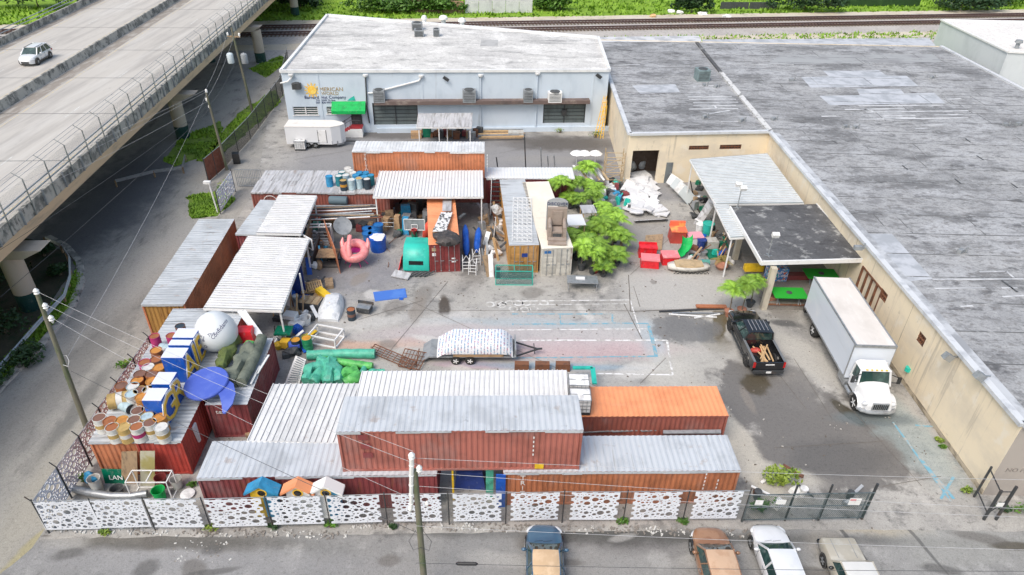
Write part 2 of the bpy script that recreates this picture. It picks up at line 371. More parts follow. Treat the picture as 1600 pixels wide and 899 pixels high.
pa(900, 545, 7.5, 1.1, .02, .4, (.60, .27, .31), .5); pa(745, 570, 2.6, .35, 0, .5, (.50, .2, .34), .6); pa(850, 520, 9, 1.6, 0, .5, (.50, .44, .46), .5)
pa(860, 572, 6, .35, 0, .5, (.12, .28, .42), .7); pa(860, 505, 7, .5, 0, .6, (.30, .42, .48), .55); pa(1020, 535, .8, 2.4, .1, .5, (.36, .46, .52), .6)
pa(880, 540, 10, 4.4, 0, .3, (.52, .52, .52), .35)
pa(1050, 600, 1.8, 3.2, .2, .4, (.56, .54, .49), .6)
pa(1125, 500, .5, 3.2, -.25, .2, (.13, .105, .06), .95, 0, .18); pa(1115, 530, 1.0, 1.8, .1, .25, (.14, .12, .09), .85, 0, .3); pa(1070, 520, 1.3, 2.0, .3, .15, (.21, .21, .22), .8)
pa(1100, 560, 2.6, 2.6, .1, .3, (.48, .46, .42), .6)
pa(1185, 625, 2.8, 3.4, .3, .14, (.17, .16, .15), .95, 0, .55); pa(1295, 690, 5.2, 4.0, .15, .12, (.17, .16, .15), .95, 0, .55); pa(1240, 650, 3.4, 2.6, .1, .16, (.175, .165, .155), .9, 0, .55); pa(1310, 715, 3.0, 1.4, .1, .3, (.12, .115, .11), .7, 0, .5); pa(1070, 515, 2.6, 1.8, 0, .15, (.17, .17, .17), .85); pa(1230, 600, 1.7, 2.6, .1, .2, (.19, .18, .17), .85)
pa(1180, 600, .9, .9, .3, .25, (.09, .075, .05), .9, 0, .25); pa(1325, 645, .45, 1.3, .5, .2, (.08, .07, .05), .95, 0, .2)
pa(1225, 505, 1.0, .5, 0, .3, (.09, .09, .09), .85); pa(1260, 560, 1.2, 3, .4, .35, (.46, .44, .40), .8)
pa(1150, 690, 1.0, 5.0, .25, .25, (.50, .47, .41), .9); pa(1200, 740, 3.0, .8, -.2, .3, (.52, .49, .43), .8)
pa(1420, 680, 1.6, 4.2, .2, .35, (.30, .36, .36), .6); pa(1370, 655, 2.4, .7, 0, .4, (.15, .18, .19), .8)
pa(1440, 560, 1.2, 5, .15, .4, (.38, .36, .33), .5)
pa(1500, 610, 1, 3, .2, .5, (.28, .22, .18), .5)
pa(1010, 370, 4.0, 3.0, 0, .5, (.33, .31, .285), .7); pa(1010, 400, 1.4, 5, 0, .5, (.26, .25, .24), .6)
pa(1080, 455, 5.5, 2.6, 0, .14, (.46, .445, .42), .9, .3); pa(1185, 400, 4, 6, 0, .3, (.20, .19, .18), .7)
pa(470, 560, 2.2, 4.0, 0, .6, (.2, .19, .185), .5)
for i_ in range(26):
    pa(random.Random(i_).uniform(480, 1240), random.Random(i_+99).uniform(430, 640), random.Random(i_+7).uniform(.3, 1.8), random.Random(i_+8).uniform(.2, 1.1), random.Random(i_+9).uniform(0, 3), .3, ((.19, .175, .16), (.60, .585, .56), (.26, .23, .20))[i_ % 3], .65)
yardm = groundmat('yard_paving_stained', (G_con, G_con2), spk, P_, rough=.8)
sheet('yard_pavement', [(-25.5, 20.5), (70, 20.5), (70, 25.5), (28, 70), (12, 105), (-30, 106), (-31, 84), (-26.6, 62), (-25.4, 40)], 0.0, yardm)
_pz = [0]
def pline(name, a, b, w, mat, z=.006, za=None):
    _pz[0] += 1; z += .0006*_pz[0]
    p, q = at(*a), at(*b); mb = MB(); d = (q-p).normalized(); n_ = Vector((-d.y, d.x, 0))*w/2; k = max(1, int((q-p).length/.5)); vs = []
    for i in range(k+1):
        c = p.lerp(q, i/k)+n_*.4*noise.noise(p+Vector((i*.4, 0, 0))); f = 1+.4*noise.noise(p+Vector((i*.7, 5, 0))); vs += [c-n_*f+Vector((0, 0, z)), c+n_*f+Vector((0, 0, z))]
    mb.add(vs, [(2*i, 2*i+2, 2*i+3, 2*i+1) for i in range(k)]); struct(mb, name, mat)
def wornpaint(name, c, lo=.42, hi=.6): return pm(name, c, [((.40, .385, .36), lo, hi, (2.5, 2.5, 2.5), 7, .95)], .8, world=True)
pwht = wornpaint('worn_white_paint', (.74, .74, .74), .43, .60); pblu = wornpaint('worn_blue_paint', (.16, .37, .48), .44, .62); ppnk = wornpaint('worn_pink_paint', (.60, .28, .32))
for a, b, w_ in (((790, 471), (985, 469), .10), ((790, 516), (1010, 514), .10), ((810, 532), (1042, 532), .13), ((1042, 532), (1051, 586), .14), ((930, 584), (1051, 586), .14), ((780, 477), (980, 475), .06), ((985, 470), (1000, 520), .10)): pline('painted_line_white', a, b, w_, pwht)
for a, b, w_ in (((800, 491), (957, 491), .13), ((957, 491), (957, 506), .13), ((800, 507), (957, 506), .16), ((875, 491), (876, 507), .10), ((957, 505), (1013, 506), .12), ((1013, 506), (1026, 558), .22), ((800, 560), (1026, 557), .13)): pline('painted_line_blue', a, b, w_, pblu)
crk = flat('crack_dirt', (.17, .155, .14), .9)
for a, b, w_ in (((990, 448), (1000, 480), .05), ((975, 475), (1003, 530), .07), ((600, 485), (985, 486), .0+.04)): pline('paving_crack', a, b, w_, crk, .004)
for k, (x_, y_) in enumerate(((766, 476), (784, 477), (796, 474), (810, 474), (823, 474), (850, 474), (802, 483), (820, 484), (834, 483), (780, 474))):
    p = at(x_, y_); mb = MB(); vs = []
    for j in range(17):
        t_ = 2*math.pi*j/16; vs += [p+Vector((math.cos(t_)*.38, math.sin(t_)*.38, .006)), p+Vector((math.cos(t_)*.22, math.sin(t_)*.22, .006))]
    mb.add(vs, [(2*i, 2*i+2, 2*i+3, 2*i+1) for i in range(16)]); struct(mb, 'painted_ring', wornpaint('faded_white_paint', (.60, .60, .59), .40, .56))
for k in range(4): pline('painted_line_lightblue', (1395+22*k, 660+30*k), (1425+20*k, 700+28*k), .12, pblu)
pline('painted_line_lightblue', (1440, 720), (1490, 780), .2, pblu); pline('painted_line_lightblue', (1490, 745), (1470, 780), .14, pblu); pline('painted_line_lightblue', (1430, 665), (1470, 668), .12, pblu)
pline('paving_joint', (1115, 605), (1130, 640), .08, crk, .004); pline('slab_edge', (985, 487), (1135, 481), .09, crk, .004); pline('slab_edge', (985, 487), (982, 430), .07, crk, .004)
for a, b in (((640, 470), (1140, 700)), ((700, 440), (600, 560)), ((1165, 520), (1260, 640)), ((1240, 560), (1300, 655)), ((1330, 640), (1440, 760)), ((1210, 700), (1380, 690)), ((560, 500), (660, 470)), ((1000, 600), (1040, 560)), ((1380, 760), (1470, 745)), ((1060, 360), (985, 430)), ((460, 250), (700, 210)), ((780, 240), (900, 215))): pline('paving_crack', a, b, .035, crk, .004)
sheet('added_paved_lot', [(60, 20), (260, 20), (260, 116), (60, 108)], .002, yardm)  # added paving out of view; keeps green bounce off the far white wall
# left road under and beside the bridge
P_ = []
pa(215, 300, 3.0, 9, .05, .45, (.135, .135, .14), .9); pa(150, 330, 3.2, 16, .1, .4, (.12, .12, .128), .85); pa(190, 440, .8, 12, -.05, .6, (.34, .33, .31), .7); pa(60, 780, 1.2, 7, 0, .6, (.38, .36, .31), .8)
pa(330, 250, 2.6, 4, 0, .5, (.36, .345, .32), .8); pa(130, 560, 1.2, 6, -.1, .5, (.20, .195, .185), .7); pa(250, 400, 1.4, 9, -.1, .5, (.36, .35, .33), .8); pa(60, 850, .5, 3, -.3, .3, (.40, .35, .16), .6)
pa(28, 660, 1.4, 5, 0, .5, (.30, .29, .27), .7); pa(120, 640, .5, 4, 0, .5, (.17, .17, .16), .8)
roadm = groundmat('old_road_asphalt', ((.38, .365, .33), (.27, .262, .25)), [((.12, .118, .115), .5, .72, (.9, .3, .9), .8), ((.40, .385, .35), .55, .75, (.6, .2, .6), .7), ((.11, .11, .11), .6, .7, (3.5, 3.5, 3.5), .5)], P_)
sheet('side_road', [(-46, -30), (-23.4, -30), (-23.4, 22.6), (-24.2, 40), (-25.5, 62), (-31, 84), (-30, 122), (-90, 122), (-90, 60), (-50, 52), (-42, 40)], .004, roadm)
# front street
P_ = []
pa(300, 880, 9, .8, 0, .5, (.28, .28, .285), .7); pa(950, 838, 4.2, .7, 0, .5, (.07, .068, .065), .9); pa(1000, 860, 2, .5, 0, .5, (.075, .07, .07), .6); pa(150, 835, 4, .45, 0, .5, (.42, .40, .36), .8); pa(260, 845, 6, .5, 0, .5, (.10, .095, .085), .8)
pa(700, 830, 30, .35, 0, .6, (.09, .09, .085), .8)
pa(1380, 820, 2.4, .8, 0, .4, (.42, .37, .28), .85); pa(1300, 855, 1.0, 1.0, 0, .5, (.36, .33, .29), .7); pa(1500, 850, 3.6, 1.3, 0, .4, (.34, .34, .32), .6); pa(1585, 855, 1.2, .25, 0, .3, (.10, .09, .07), .9, 0, .3)
pa(950, 900, 8, 1.5, 0, .6, (.27, .265, .255), .7); pa(760, 870, 3, 1.5, 0, .5, (.25, .25, .245), .7)
pa(1340, 700+160, .12, 2.6, .28, .3, (.09, .09, .09), .8); pa(1435, 845, .1, 2.0, .28, .3, (.09, .09, .09), .7)
for i_ in range(22):
    g_ = random.Random(i_+500); pa(g_.uniform(80, 1560), g_.uniform(838, 899), g_.uniform(.3, 1.6), g_.uniform(.15, .6), g_.uniform(-.3, .3), .35, ((.09, .088, .085), (.36, .355, .34), (.13, .12, .11))[i_ % 3], .65)
stm = groundmat('street_asphalt', ((.29, .287, .28), (.21, .21, .208)), [((.40, .395, .385), .50, .66, (.5, .5, .5), .7), ((.085, .085, .085), .55, .72, (1.2, 1.2, 1.2), .6), ((.40, .39, .38), .66, .74, (5, 5, 5), .6)], P_, bump=.6)
sheet('front_street', ragged([(-26.2, -30), (90, -30), (90, 23.3), (21, 23.2), (12.2, 22.95), (-23.2, 21.4), (-24.6, 18)], .10, .4), .008, stm)
# grass verges with real blades
grm = groundmat('verge_grass', ((.14, .23, .03), (.20, .30, .04)), [((.05, .09, .02), .45, .7, (1.1, 1.1, 1.1), .8), ((.30, .24, .16), .6, .72, (.6, .6, .6), .8)], [], rough=.95, fine=12.)
def blades(name, poly, n, h=.22, mat='leaf2', z=.01):
    xs = [p[0] for p in poly]; ys = [p[1] for p in poly]; mb = MB(); c_ = 0; tries = 0
    def inside(x, y):
        r_ = False; j = len(poly)-1
        for i in range(len(poly)):
            if (poly[i][1] > y) != (poly[j][1] > y) and x < (poly[j][0]-poly[i][0])*(y-poly[i][1])/(poly[j][1]-poly[i][1])+poly[i][0]: r_ = not r_
            j = i
        return r_
    while c_ < n and tries < n*8:
        tries += 1
        x = rr(min(xs), max(xs)); y = rr(min(ys), max(ys))
        if not inside(x, y) or noise.noise(Vector((x*.5, y*.5, 3)))+rr(-.3, .3) < -.02: continue
        c_ += 1; a = rr(0, 6.3); l = rr(.5, 1.3)*h; d = Vector((math.cos(a), math.sin(a), 0)); s_ = Vector((-d.y, d.x, 0))*rr(.25, .6)*h
        p = Vector((x, y, z)); mb.add([p-s_, p+s_, p+d*l*.7+Vector((0, 0, l))], [(0, 1, 2)])
    return struct(mb, name, M[mat], kind='stuff')
M['grass'] = pm('grass_blades', (.20, .36, .02), [((.09, .19, .015), .42, .66, (.25, .25, .25), 5, .8), ((.34, .42, .05), .58, .78, (.9, .9, .9), 5, .7)], .7, world=True)
for i, pts in enumerate([
    [px(285, 215), px(345, 190), px(350, 215), px(330, 240), px(270, 262), px(255, 250)],
    [px(372, 178), px(430, 140), px(440, 160), px(330, 258), px(308, 252)],
    [px(388, 108), px(440, 88), px(452, 96), px(415, 122)],
    [px(290, 310), px(340, 298), px(370, 312), px(340, 338), px(300, 342)],
    [px(-60, 640), px(60, 505), px(118, 430), px(116, 398), px(126, 440), px(112, 478), px(0, 600), px(-60, 680)],
    ]):
    rg_ = ragged(pts, .35, .6, i); sheet('grass_verge', rg_, .012, grm); blades('grass', [tuple(p) for p in rg_], 2600 if i < 4 else 3500, .2, 'grass', .012)
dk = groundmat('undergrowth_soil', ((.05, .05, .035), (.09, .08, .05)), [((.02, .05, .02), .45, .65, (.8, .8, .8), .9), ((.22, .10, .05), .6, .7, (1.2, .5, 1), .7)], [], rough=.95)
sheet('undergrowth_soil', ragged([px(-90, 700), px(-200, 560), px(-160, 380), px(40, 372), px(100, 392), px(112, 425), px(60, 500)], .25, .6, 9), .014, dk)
# kerb along the left road
mb = MB(); path = [px(a, b) for a, b in ((-60, 690), (0, 607), (60, 545), (110, 486), (127, 445), (125, 410), (104, 386), (70, 368))]
prev = None
pts = [Vector((*p, .0)) for p in path]; fine = []
for i in range(len(pts)-1):
    for j in range(6): fine.append(pts[i].lerp(pts[i+1], j/6))
rings = []
for i, p in enumerate(fine):
    d = (fine[min(i+1, len(fine)-1)]-fine[max(i-1, 0)]).normalized(); s_ = Vector((-d.y, d.x, 0))
    rings.append([p-s_*.28+Vector((0, 0, .0)), p+s_*.28+Vector((0, 0, .0)), p+s_*.26+Vector((0, 0, .13)), p-s_*.24+Vector((0, 0, .13))])
mb.loft(rings); struct(mb, 'road_kerb', M['conc'])
# ---------------------------------------------------------------- railway
bal = groundmat('rail_ballast', ((.50, .47, .44), (.42, .39, .37)), [((.16, .14, .13), .5, .7, (2, 2, 2), .7), ((.46, .40, .32), .55, .75, (.15, .5, .5), .7)], [], rough=.95, fine=9)
T = lambda x, y: px(x, y)
a_, b_ = at(-300, 66), at(1900, 22)
dv = (at(1460, 32)-at(410, 50)).normalized(); nv = Vector((-dv.y, dv.x, 0)); o_ = at(940, 44)
def trk(t, s): q = o_+dv*t+nv*s; return (q.x, q.y)
sheet('rail_ballast', [trk(-260, -17), trk(260, -17), trk(260, 7.5), trk(-260, 7.5)], .006, bal)
sand = groundmat('sandy_verge', ((.62, .56, .46), (.54, .47, .36)), [((.20, .22, .08), .55, .7, (.3, .3, .3), .8)], [], rough=.95)
sheet('sandy_track', ragged([trk(-260, 6.8), trk(260, 6.8), trk(260, 9.6), trk(-260, 9.6)], .35, 1.5, 4), .010, sand)
sheet('sandy_path', ragged([trk(-260, -10.5), trk(260, -10.5), trk(260, -7), trk(-260, -7)], .5, 1.5, 5), .010, sand)
for k, s0 in enumerate((-.9, 3.9)):
    t_ = thing('railway_track', ('nearer' if k == 0 else 'farther')+' of two rusty railway tracks behind the warehouses', 'railway track', (*trk(0, s0), 0), 0, 'railway tracks')
    for sgn in (-1, 1):
        mb = MB(); mb.bar((*trk(-250, s0+sgn*.75), .3), (*trk(250, s0+sgn*.75), .3), .22, .22); mb.build('rail', M['rail'], t_, world=True)
    mb = MB()
    for i in range(640):
        if 1: mb.bar((*trk(-200+i*.65, s0-1.3), .13), (*trk(-200+i*.65, s0+1.3), .13), .24, .14)
    tag(mb.build('sleepers', M['bark'], t_, world=True), kind='stuff')
blades('grass', [trk(-200, 9.2), trk(200, 9.2), trk(200, 24), trk(-200, 24)], 26000, .5, 'grass', -.02)
blades('grass', [trk(-10, -14), trk(95, -14), trk(95, -6.8), trk(-10, -6.8)], 2500, .4, 'grass', .0)
# ================================================================ BRIDGE
ZR = 6.95
def edge(pxs, z): return [at(a, b, z) for a, b in pxs]
E0 = at(2, 408, 6.0); E1 = at(428, 2, 6.0)
bd = (E1-E0).normalized()
def bl(t, s, z): # along, left of right edge
    q = E0+bd*t+Vector((-bd.y, bd.x, 0))*s; return Vector((q.x, q.y, z))
W2 = 25.5; SM = 13.3
t0, t1 = -40, 230
br = thing('highway_bridge', 'raised concrete road bridge on round piers with fenced parapets at the left', 'bridge', bl(0, 5, 0))
deckm = pm('deck_concrete', (.48, .455, .42), [((.36, .34, .32), .40, .68, (.9, .08, 1), 6, .9), ((.54, .52, .49), .5, .7, (.5, .05, 1), 5, .8), ((.25, .24, .23), .60, .78, (1.4, .35, 1), 7, .6)], .85)
mb = MB(); mb.hexa([bl(t0, .3, 6.4), bl(t0, W2-.3, 6.4), bl(t1, W2-.3, 6.4), bl(t1, .3, 6.4), bl(t0, .3, ZR), bl(t0, W2-.3, ZR), bl(t1, W2-.3, ZR), bl(t1, .3, ZR)]); 
mb.f = [tuple(reversed(f)) for f in mb.f]; dk_ = mb.build('deck', deckm, br, world=True)
# deck joints
mb = MB()
for i in range(-3, 20): mb.bar(bl(i*11.+3, .5, ZR+.003), bl(i*11.+3, W2-.5, ZR+.003), .07, .012)
mb.build('deck_joint', M['dgrey'], br, world=True)
mb = MB()
for s_ in (SM-2.2, SM+1.9, 1.9, W2-2.0): mb.bar(bl(t0, s_, ZR+.003), bl(t1, s_, ZR+.003), .13, .01)
mb.build('edge_line', pm('worn_line_paint', (.58, .48, .30), [((.47, .45, .42), .40, .6, (2, 2, 2), 6, .9)], .8, world=True), br, world=True)
lwm = pm('worn_white_line', (.60, .60, .58), [((.47, .45, .42), .38, .6, (2, 2, 2), 6, .9)], .8, world=True)
for i in range(-3, 18):
    for s_ in (6.6, SM+6.6): mb = MB(); mb.bar(bl(i*12., s_, ZR+.003), bl(i*12.+3, s_, ZR+.003), .13, .01); mb.build('lane_line', lwm, br, world=True)
gut = pm('gutter_dirt', (.27, .24, .21), [((.44, .42, .39), .45, .7, (1.5, .4, 1), 6, .8)], .9, world=True)
mb = MB()
for s_, w_ in ((SM-1.15, 1.5), (SM+1.0, .8), (.85, .9), (W2-1.0, 1.0)): mb.bar(bl(t0, s_, ZR-.004), bl(t1, s_, ZR-.004), w_, .014)
mb.build('gutter', gut, br, world=True)
for nm, s_, mt_ in (('fascia', .0, M['fascia']), ('fascia', W2, M['fascia'])):
    mb = MB(); d_ = 1 if s_ == 0 else -1
    a0, b0 = (s_, s_+.35*d_)
    mb.hexa([bl(t0, a0, 5.98), bl(t0, b0, 5.98), bl(t1, b0, 5.98), bl(t1, a0, 5.98), bl(t0, a0, 6.72), bl(t0, b0, 6.72), bl(t1, b0, 6.72), bl(t1, a0, 6.72)]); mb.build(nm, mt_, br, world=True)
# parapets: right and left solid walls in cast panels, median barrier
def wall_seg(nm, s0, s1, z0, z1, seg, n, mat, gap=.03, taper=0.):
    mb = MB()
    mb.hexa([bl(0, s0, z0), bl(seg-gap, s0, z0), bl(seg-gap, s1, z0), bl(0, s1, z0), bl(0, s0+taper, z1), bl(seg-gap, s0+taper, z1), bl(seg-gap, s1-taper, z1), bl(0, s1-taper, z1)])
    o = mb.build(nm, mat, br, world=True)
    for i in range(n):
        c = o if i == 0 else o.copy()
        if i: col.objects.link(c)
        q = bd*(t0+i*seg); c.location = q
    return o
wall_seg('parapet_panel', .02, .30, 6.72, 7.78, 3.0, 86, M['conc'])
wall_seg('parapet_panel', W2-.30, W2-.02, 6.72, 7.78, 3.0, 86, M['conc'])
wall_seg('median_panel', SM-.28, SM+.28, 6.95, 7.85, 3.0, 86, M['conc'], taper=.16)
mb = MB()
for s_, o_s in ((.08, 1), (W2-.08, -1)):
    for z in (8.15, 8.55): mb.tube([bl(t0, s_, z), bl(t1, s_, z)], .055, 6)
tag(mb.build('hand_rail', M['steel'], br, world=True))
mb = MB(); lx = MB()
post = MB(); bse = bl(0, 0, 0)
post.bar(bl(0, -.03, 6.75), bl(0, -.03, 9.5), .06, .07); post.bar(bl(0, -.03, 9.48), bl(0, .55, 9.95), .035, .035)
po = post.build('fence_post', pm('post_steel', (.28, .31, .31), [((.1, .11, .11), .45, .7, (3, 3, 3))], .5, .3), br, world=True)
short = MB(); short.bar(bl(0, -.05, 6.75), bl(0, -.05, 7.95), .09, .14); sp_ = short.build('rail_post', M['grey'], br, world=True)
for i in range(88):
    c = po if i == 0 else po.copy()
    if i: col.objects.link(c)
    c.location = bd*(t0+i*3.)
    c = sp_ if i == 0 else sp_.copy()
    if i: col.objects.link(c)
    c.location = bd*(t0+i*3.+1.5)
mb = MB(); mb.add([bl(t0, -.02, 7.8), bl(t1, -.02, 7.8), bl(t1, -.02, 9.45), bl(t0, -.02, 9.45)], [(0, 1, 2, 3)]); pass
mb.build('fence_mesh', M['link'], br, world=True)
mb = MB()
for z, s_ in ((9.6, .15), (9.78, .35), (9.95, .55)): mb.tube([bl(t0, s_, z), bl(t1, s_, z)], .015, 4)
mb.build('barbed_wire', M['steel'], br, world=True)
# girders, caps and columns
for s_ in (2.2, 6.6, 11, 15, 19.4, 23.5):
    mb = MB(); mb.hexa([bl(t0, s_-.3, 5.2), bl(t1, s_-.3, 5.2), bl(t1, s_+.3, 5.2), bl(t0, s_+.3, 5.2), bl(t0, s_-.3, 6.38), bl(t1, s_-.3, 6.38), bl(t1, s_+.3, 6.38), bl(t0, s_+.3, 6.38)]); mb.build('girder', M['conc'], br, world=True)
PB = [at(50, 480), at(287, 215), at(409, 97)]
for p in PB + [PB[0]+Vector((1.6, -33, 0)), PB[2]+Vector((-1.5, 31, 0))]:
    t_ = (p-E0).dot(bd)
    mb = MB(); mb.hexa([bl(t_-.75, .5, 4.5), bl(t_+.75, .5, 4.5), bl(t_+.75, W2-.5, 4.2), bl(t_-.75, W2-.5, 4.2), bl(t_-.75, -.9, 5.19), bl(t_+.75, -.9, 5.19), bl(t_+.75, W2+.6, 5.19), bl(t_-.75, W2+.6, 5.19)])
    cap = mb.build('pier_cap', M['pier'], br, world=True)
    s0 = (p-bl(t_, 0, 0)).length
    for s_ in (s0, s0+7.5, s0+15):
        q = bl(t_, s_, 0); mb = MB(); mb.lathe(q, [(.74, 0), (.72, 4.7)], 20); cl = mb.build('column', M['pier'], br, True, True)
        mb = MB(); mb.lathe(q, [(.755, 0), (.75, 1.45)], 20); mb.build('painted_band', M['pgreen'], cl, True, True)
# ================================================================ BUILDINGS
def ray(xp, yp): return _f+CX*((xp-800)/FPX)-CU*((yp-449.5)/FPX)
def onplane(xp, yp, p0, nn):
    d = ray(xp, yp); o = Vector((0, 0, CH)); t = (Vector(p0)-o).dot(nn)/d.dot(nn); return o+d*t
class Wall:
    "a vertical wall from A to B; features are given by where they stand on it"
    def __init__(s, A, B):
        s.A = Vector((*A, 0)); s.u = (Vector((*B, 0))-s.A).normalized(); s.L = (Vector((*B, 0))-s.A).length; s.n = Vector((s.u.y, -s.u.x, 0))
    def uv(s, xp, yp): q = onplane(xp, yp, s.A, s.n)-s.A; return q.dot(s.u), q.z
    def p(s, u, z, o=0.): return s.A+s.u*u+s.n*o+Vector((0, 0, z))
    def box(s, mb, u0, z0, u1, z1, o0, o1):
        mb.hexa([s.p(u0, z0, o1), s.p(u1, z0, o1), s.p(u1, z0, o0), s.p(u0, z0, o0), s.p(u0, z1, o1), s.p(u1, z1, o1), s.p(u1, z1, o0), s.p(u0, z1, o0)]); return mb
def wallwith(mb, W, H, holes, o=0., depth=.35):
    "flat wall face with rectangular openings and their reveals"
    us = sorted({0, W.L, *[h[0] for h in holes], *[h[2] for h in holes]}); zs = sorted({0, H, *[h[1] for h in holes], *[h[3] for h in holes]})
    for i in range(len(us)-1):
        for j in range(len(zs)-1):
            cu, cz = (us[i]+us[i+1])/2, (zs[j]+zs[j+1])/2
            if any(h[0] < cu < h[2] and h[1] < cz < h[3] for h in holes): continue
            mb.poly([W.p(us[i], zs[j], o), W.p(us[i+1], zs[j], o), W.p(us[i+1], zs[j+1], o), W.p(us[i], zs[j+1], o)])
    for h in holes:
        c = [(h[0], h[1]), (h[2], h[1]), (h[2], h[3]), (h[0], h[3])]
        for k in range(4):
            a, b = c[k], c[(k+1) % 4]; mb.poly([W.p(*a, o), W.p(*b, o), W.p(*b, o-depth), W.p(*a, o-depth)])
w_blue = pm('wall_pale_blue', (.56, .64, .73), [((.46, .54, .63), .45, .7, (.5, .5, .25), 6, .7), ((.26, .28, .30), .60, .78, (1.5, 1.5, .18), 6, .5)], .8, world=True)
w_cream = pm('wall_cream', (.80, .69, .52), [((.66, .58, .46), .42, .66, (.3, .3, .5), 7, .8), ((.38, .33, .27), .57, .68, (2.6, 2.6, .14), 8, .5), ((.80, .73, .62), .56, .66, (.7, .7, .5), 6, .7), ((.42, .36, .28), .62, .70, (1.5, 1.5, 1.5), 8, .4)], .85, world=True)
w_grey = pm('wall_grey_stucco', (.40, .36, .33), [((.32, .29, .27), .45, .7, (.6, .6, .4), 6, .7)], .85, world=True)
w_white = pm('wall_far_white', (.60, .64, .67), [((.48, .52, .55), .45, .7, (.4, .4, .2), 6, .7)], .8, world=True)
def roofmat(name, base, layers, patches=()):
    return groundmat(name, base, layers, patches, bump=.2, rough=.8, fine=7.)
r_white = roofmat('roof_white_coating', ((.66, .65, .63), (.56, .55, .54)), [((.26, .26, .26), .50, .66, (.10, .35, 1), .7), ((.22, .22, .22), .56, .68, (.4, .9, 1), .6), ((.82, .81, .79), .5, .62, (.25, .3, .3), .6), ((.3, .3, .3), .60, .68, (.06, 1.2, 1), .6)])
rl = [((.12, .122, .127), .48, .62, (.14, .30, 1), .7), ((.44, .45, .47), .48, .62, (.2, .26, 1), .8), ((.06, .06, .065), .57, .67, (.35, .6, 1), .75), ((.42, .43, .44), .58, .68, (.5, 1.1, 1), .6), ((.11, .11, .115), .50, .62, (.6, 1.2, 1), .5), ((.16, .15, .145), .54, .60, (2.2, 3.2, 1), .5), ((.50, .51, .52), .60, .66, (1.2, 2.0, 1), .5)]
r_grey = roofmat('roof_grey_membrane', ((.31, .315, .325), (.40, .405, .415)), rl)
r_dark = roofmat('roof_dark_membrane', ((.085, .085, .09), (.14, .142, .148)), [((.42, .42, .41), .54, .64, (.8, .8, 1), .7), ((.045, .045, .048), .5, .7, (.3, .9, 1), .8), ((.5, .5, .48), .68, .76, (2, 2, 1), .6)])
flash = pm('roof_flashing', (.60, .62, .65), [((.36, .38, .42), .45, .72, (1, 1, 1), 6, .8)], .6, world=True)
def prism(mb, pts, z0, z1, top=True):
    k = len(pts)
    for i in range(k):
        a, b = pts[i], pts[(i+1) % k]; mb.poly([(*a, z0), (*b, z0), (*b, z1), (*a, z1)])
    if top: mb.poly([(*p, z1) for p in pts])
    return mb
# ---- white-roofed warehouse
FL, FR, BR, BL = (-26.1, 76.2), (10.55, 79.5), (10.6, 94.4), (-27.4, 103.4); HA = 7.1
wa = thing('warehouse', 'pale blue warehouse with a white coated flat roof and a green awning', 'warehouse', (-8, 85, 0))
WA = Wall(FL, FR); WF = WA
def U(xp, yp): return WF.uv(xp, yp)
g1 = (*U(585, 200), *U(652, 161)); g2 = (*U(848, 193), *U(916, 159)); w1 = (*U(459, 180), *U(496, 167)); w2 = (*U(511, 178), *U(538, 167))
holes = [(g1[0], max(.9, g1[1]), g1[2], g1[3]), (g2[0], g2[1], g2[2], g2[3]), w1, w2]
mb = MB(); wallwith(mb, WA, HA, holes)
for a, b in ((FR, BR), (BR, BL), (BL, FL)): mb.poly([(*a, 0), (*b, 0), (*b, HA), (*a, HA)])
mb.build('wall', w_blue, wa, world=True)
mb = MB(); prism(mb, [FL, FR, BR, BL], HA-.5, HA-.05); mb.f = mb.f[-1:]; mb.mi = mb.mi[-1:]; mb.build('roof', r_white, wa, world=True)
mb = MB()
for a, b in ((FL, FR), (FR, BR), (BR, BL), (BL, FL)): mb.bar((*a, HA+.06), (*b, HA+.06), .32, .30)
mb.build('parapet', pm('parapet_white', (.74, .75, .76), [((.5, .52, .55), .45, .7, (1, 1, 1), 6, .6)], .7, world=True), wa, world=True)
for k, g in enumerate(holes[:2]):
    mb = MB(); WA.box(mb, g[0], g[1], g[2], g[3], -.3, -.22); dr = mb.build('shutter_door', pm('shutter_grey', (.13, .16, .165), [((.08, .1, .1), .45, .7, (2, 2, .5), 5, .8)], .6), wa, world=True)
    mb = MB()
    for j in range(7): z = g[1]+(g[3]-g[1])*j/6; WA.box(mb, g[0], z-.02, g[2], z+.02, -.21, -.16)
    um = (g[0]+g[2])/2
    for u in (g[0]+.05, um, g[2]-.05): WA.box(mb, u-.05, g[1], u+.05, g[3], -.15, -.08)
    mb.build('door_bar', M['dsteel'], dr, world=True)
    if k: mb = MB(); WA.box(mb, um-.3, (g[1]+g[3])/2-.35, um+.3, (g[1]+g[3])/2+.35, -.12, .05); mb.build('padlock_box', M['dsteel'], dr, world=True)
for h in (w1, w2):
    mb = MB(); WA.box(mb, h[0], h[1], h[2], h[3], -.3, -.25); g = mb.build('window', M['glass'], wa, world=True)
    mb = MB()
    for i in range(3): u = h[0]+(h[2]-h[0])*i/2; WA.box(mb, u-.05, h[1], u+.05, h[3], -.24, -.05)
    for i in range(5): z = h[1]+(h[3]-h[1])*i/4; WA.box(mb, h[0], z-.02, h[2], z+.02, -.24, -.1)
    WA.box(mb, h[0]-.1, h[1]-.1, h[2]+.1, h[1], -.1, .08); mb.build('frame', M['white'], g, world=True)
for xp in (500, 573, 660, 748, 838, 925):
    u = U(xp, 150)[0]; mb = MB(); WA.box(mb, u-.10, .2, u+.10, HA-.15, .004, .05); mb.build('wall_rib', w_blue, wa, world=True)
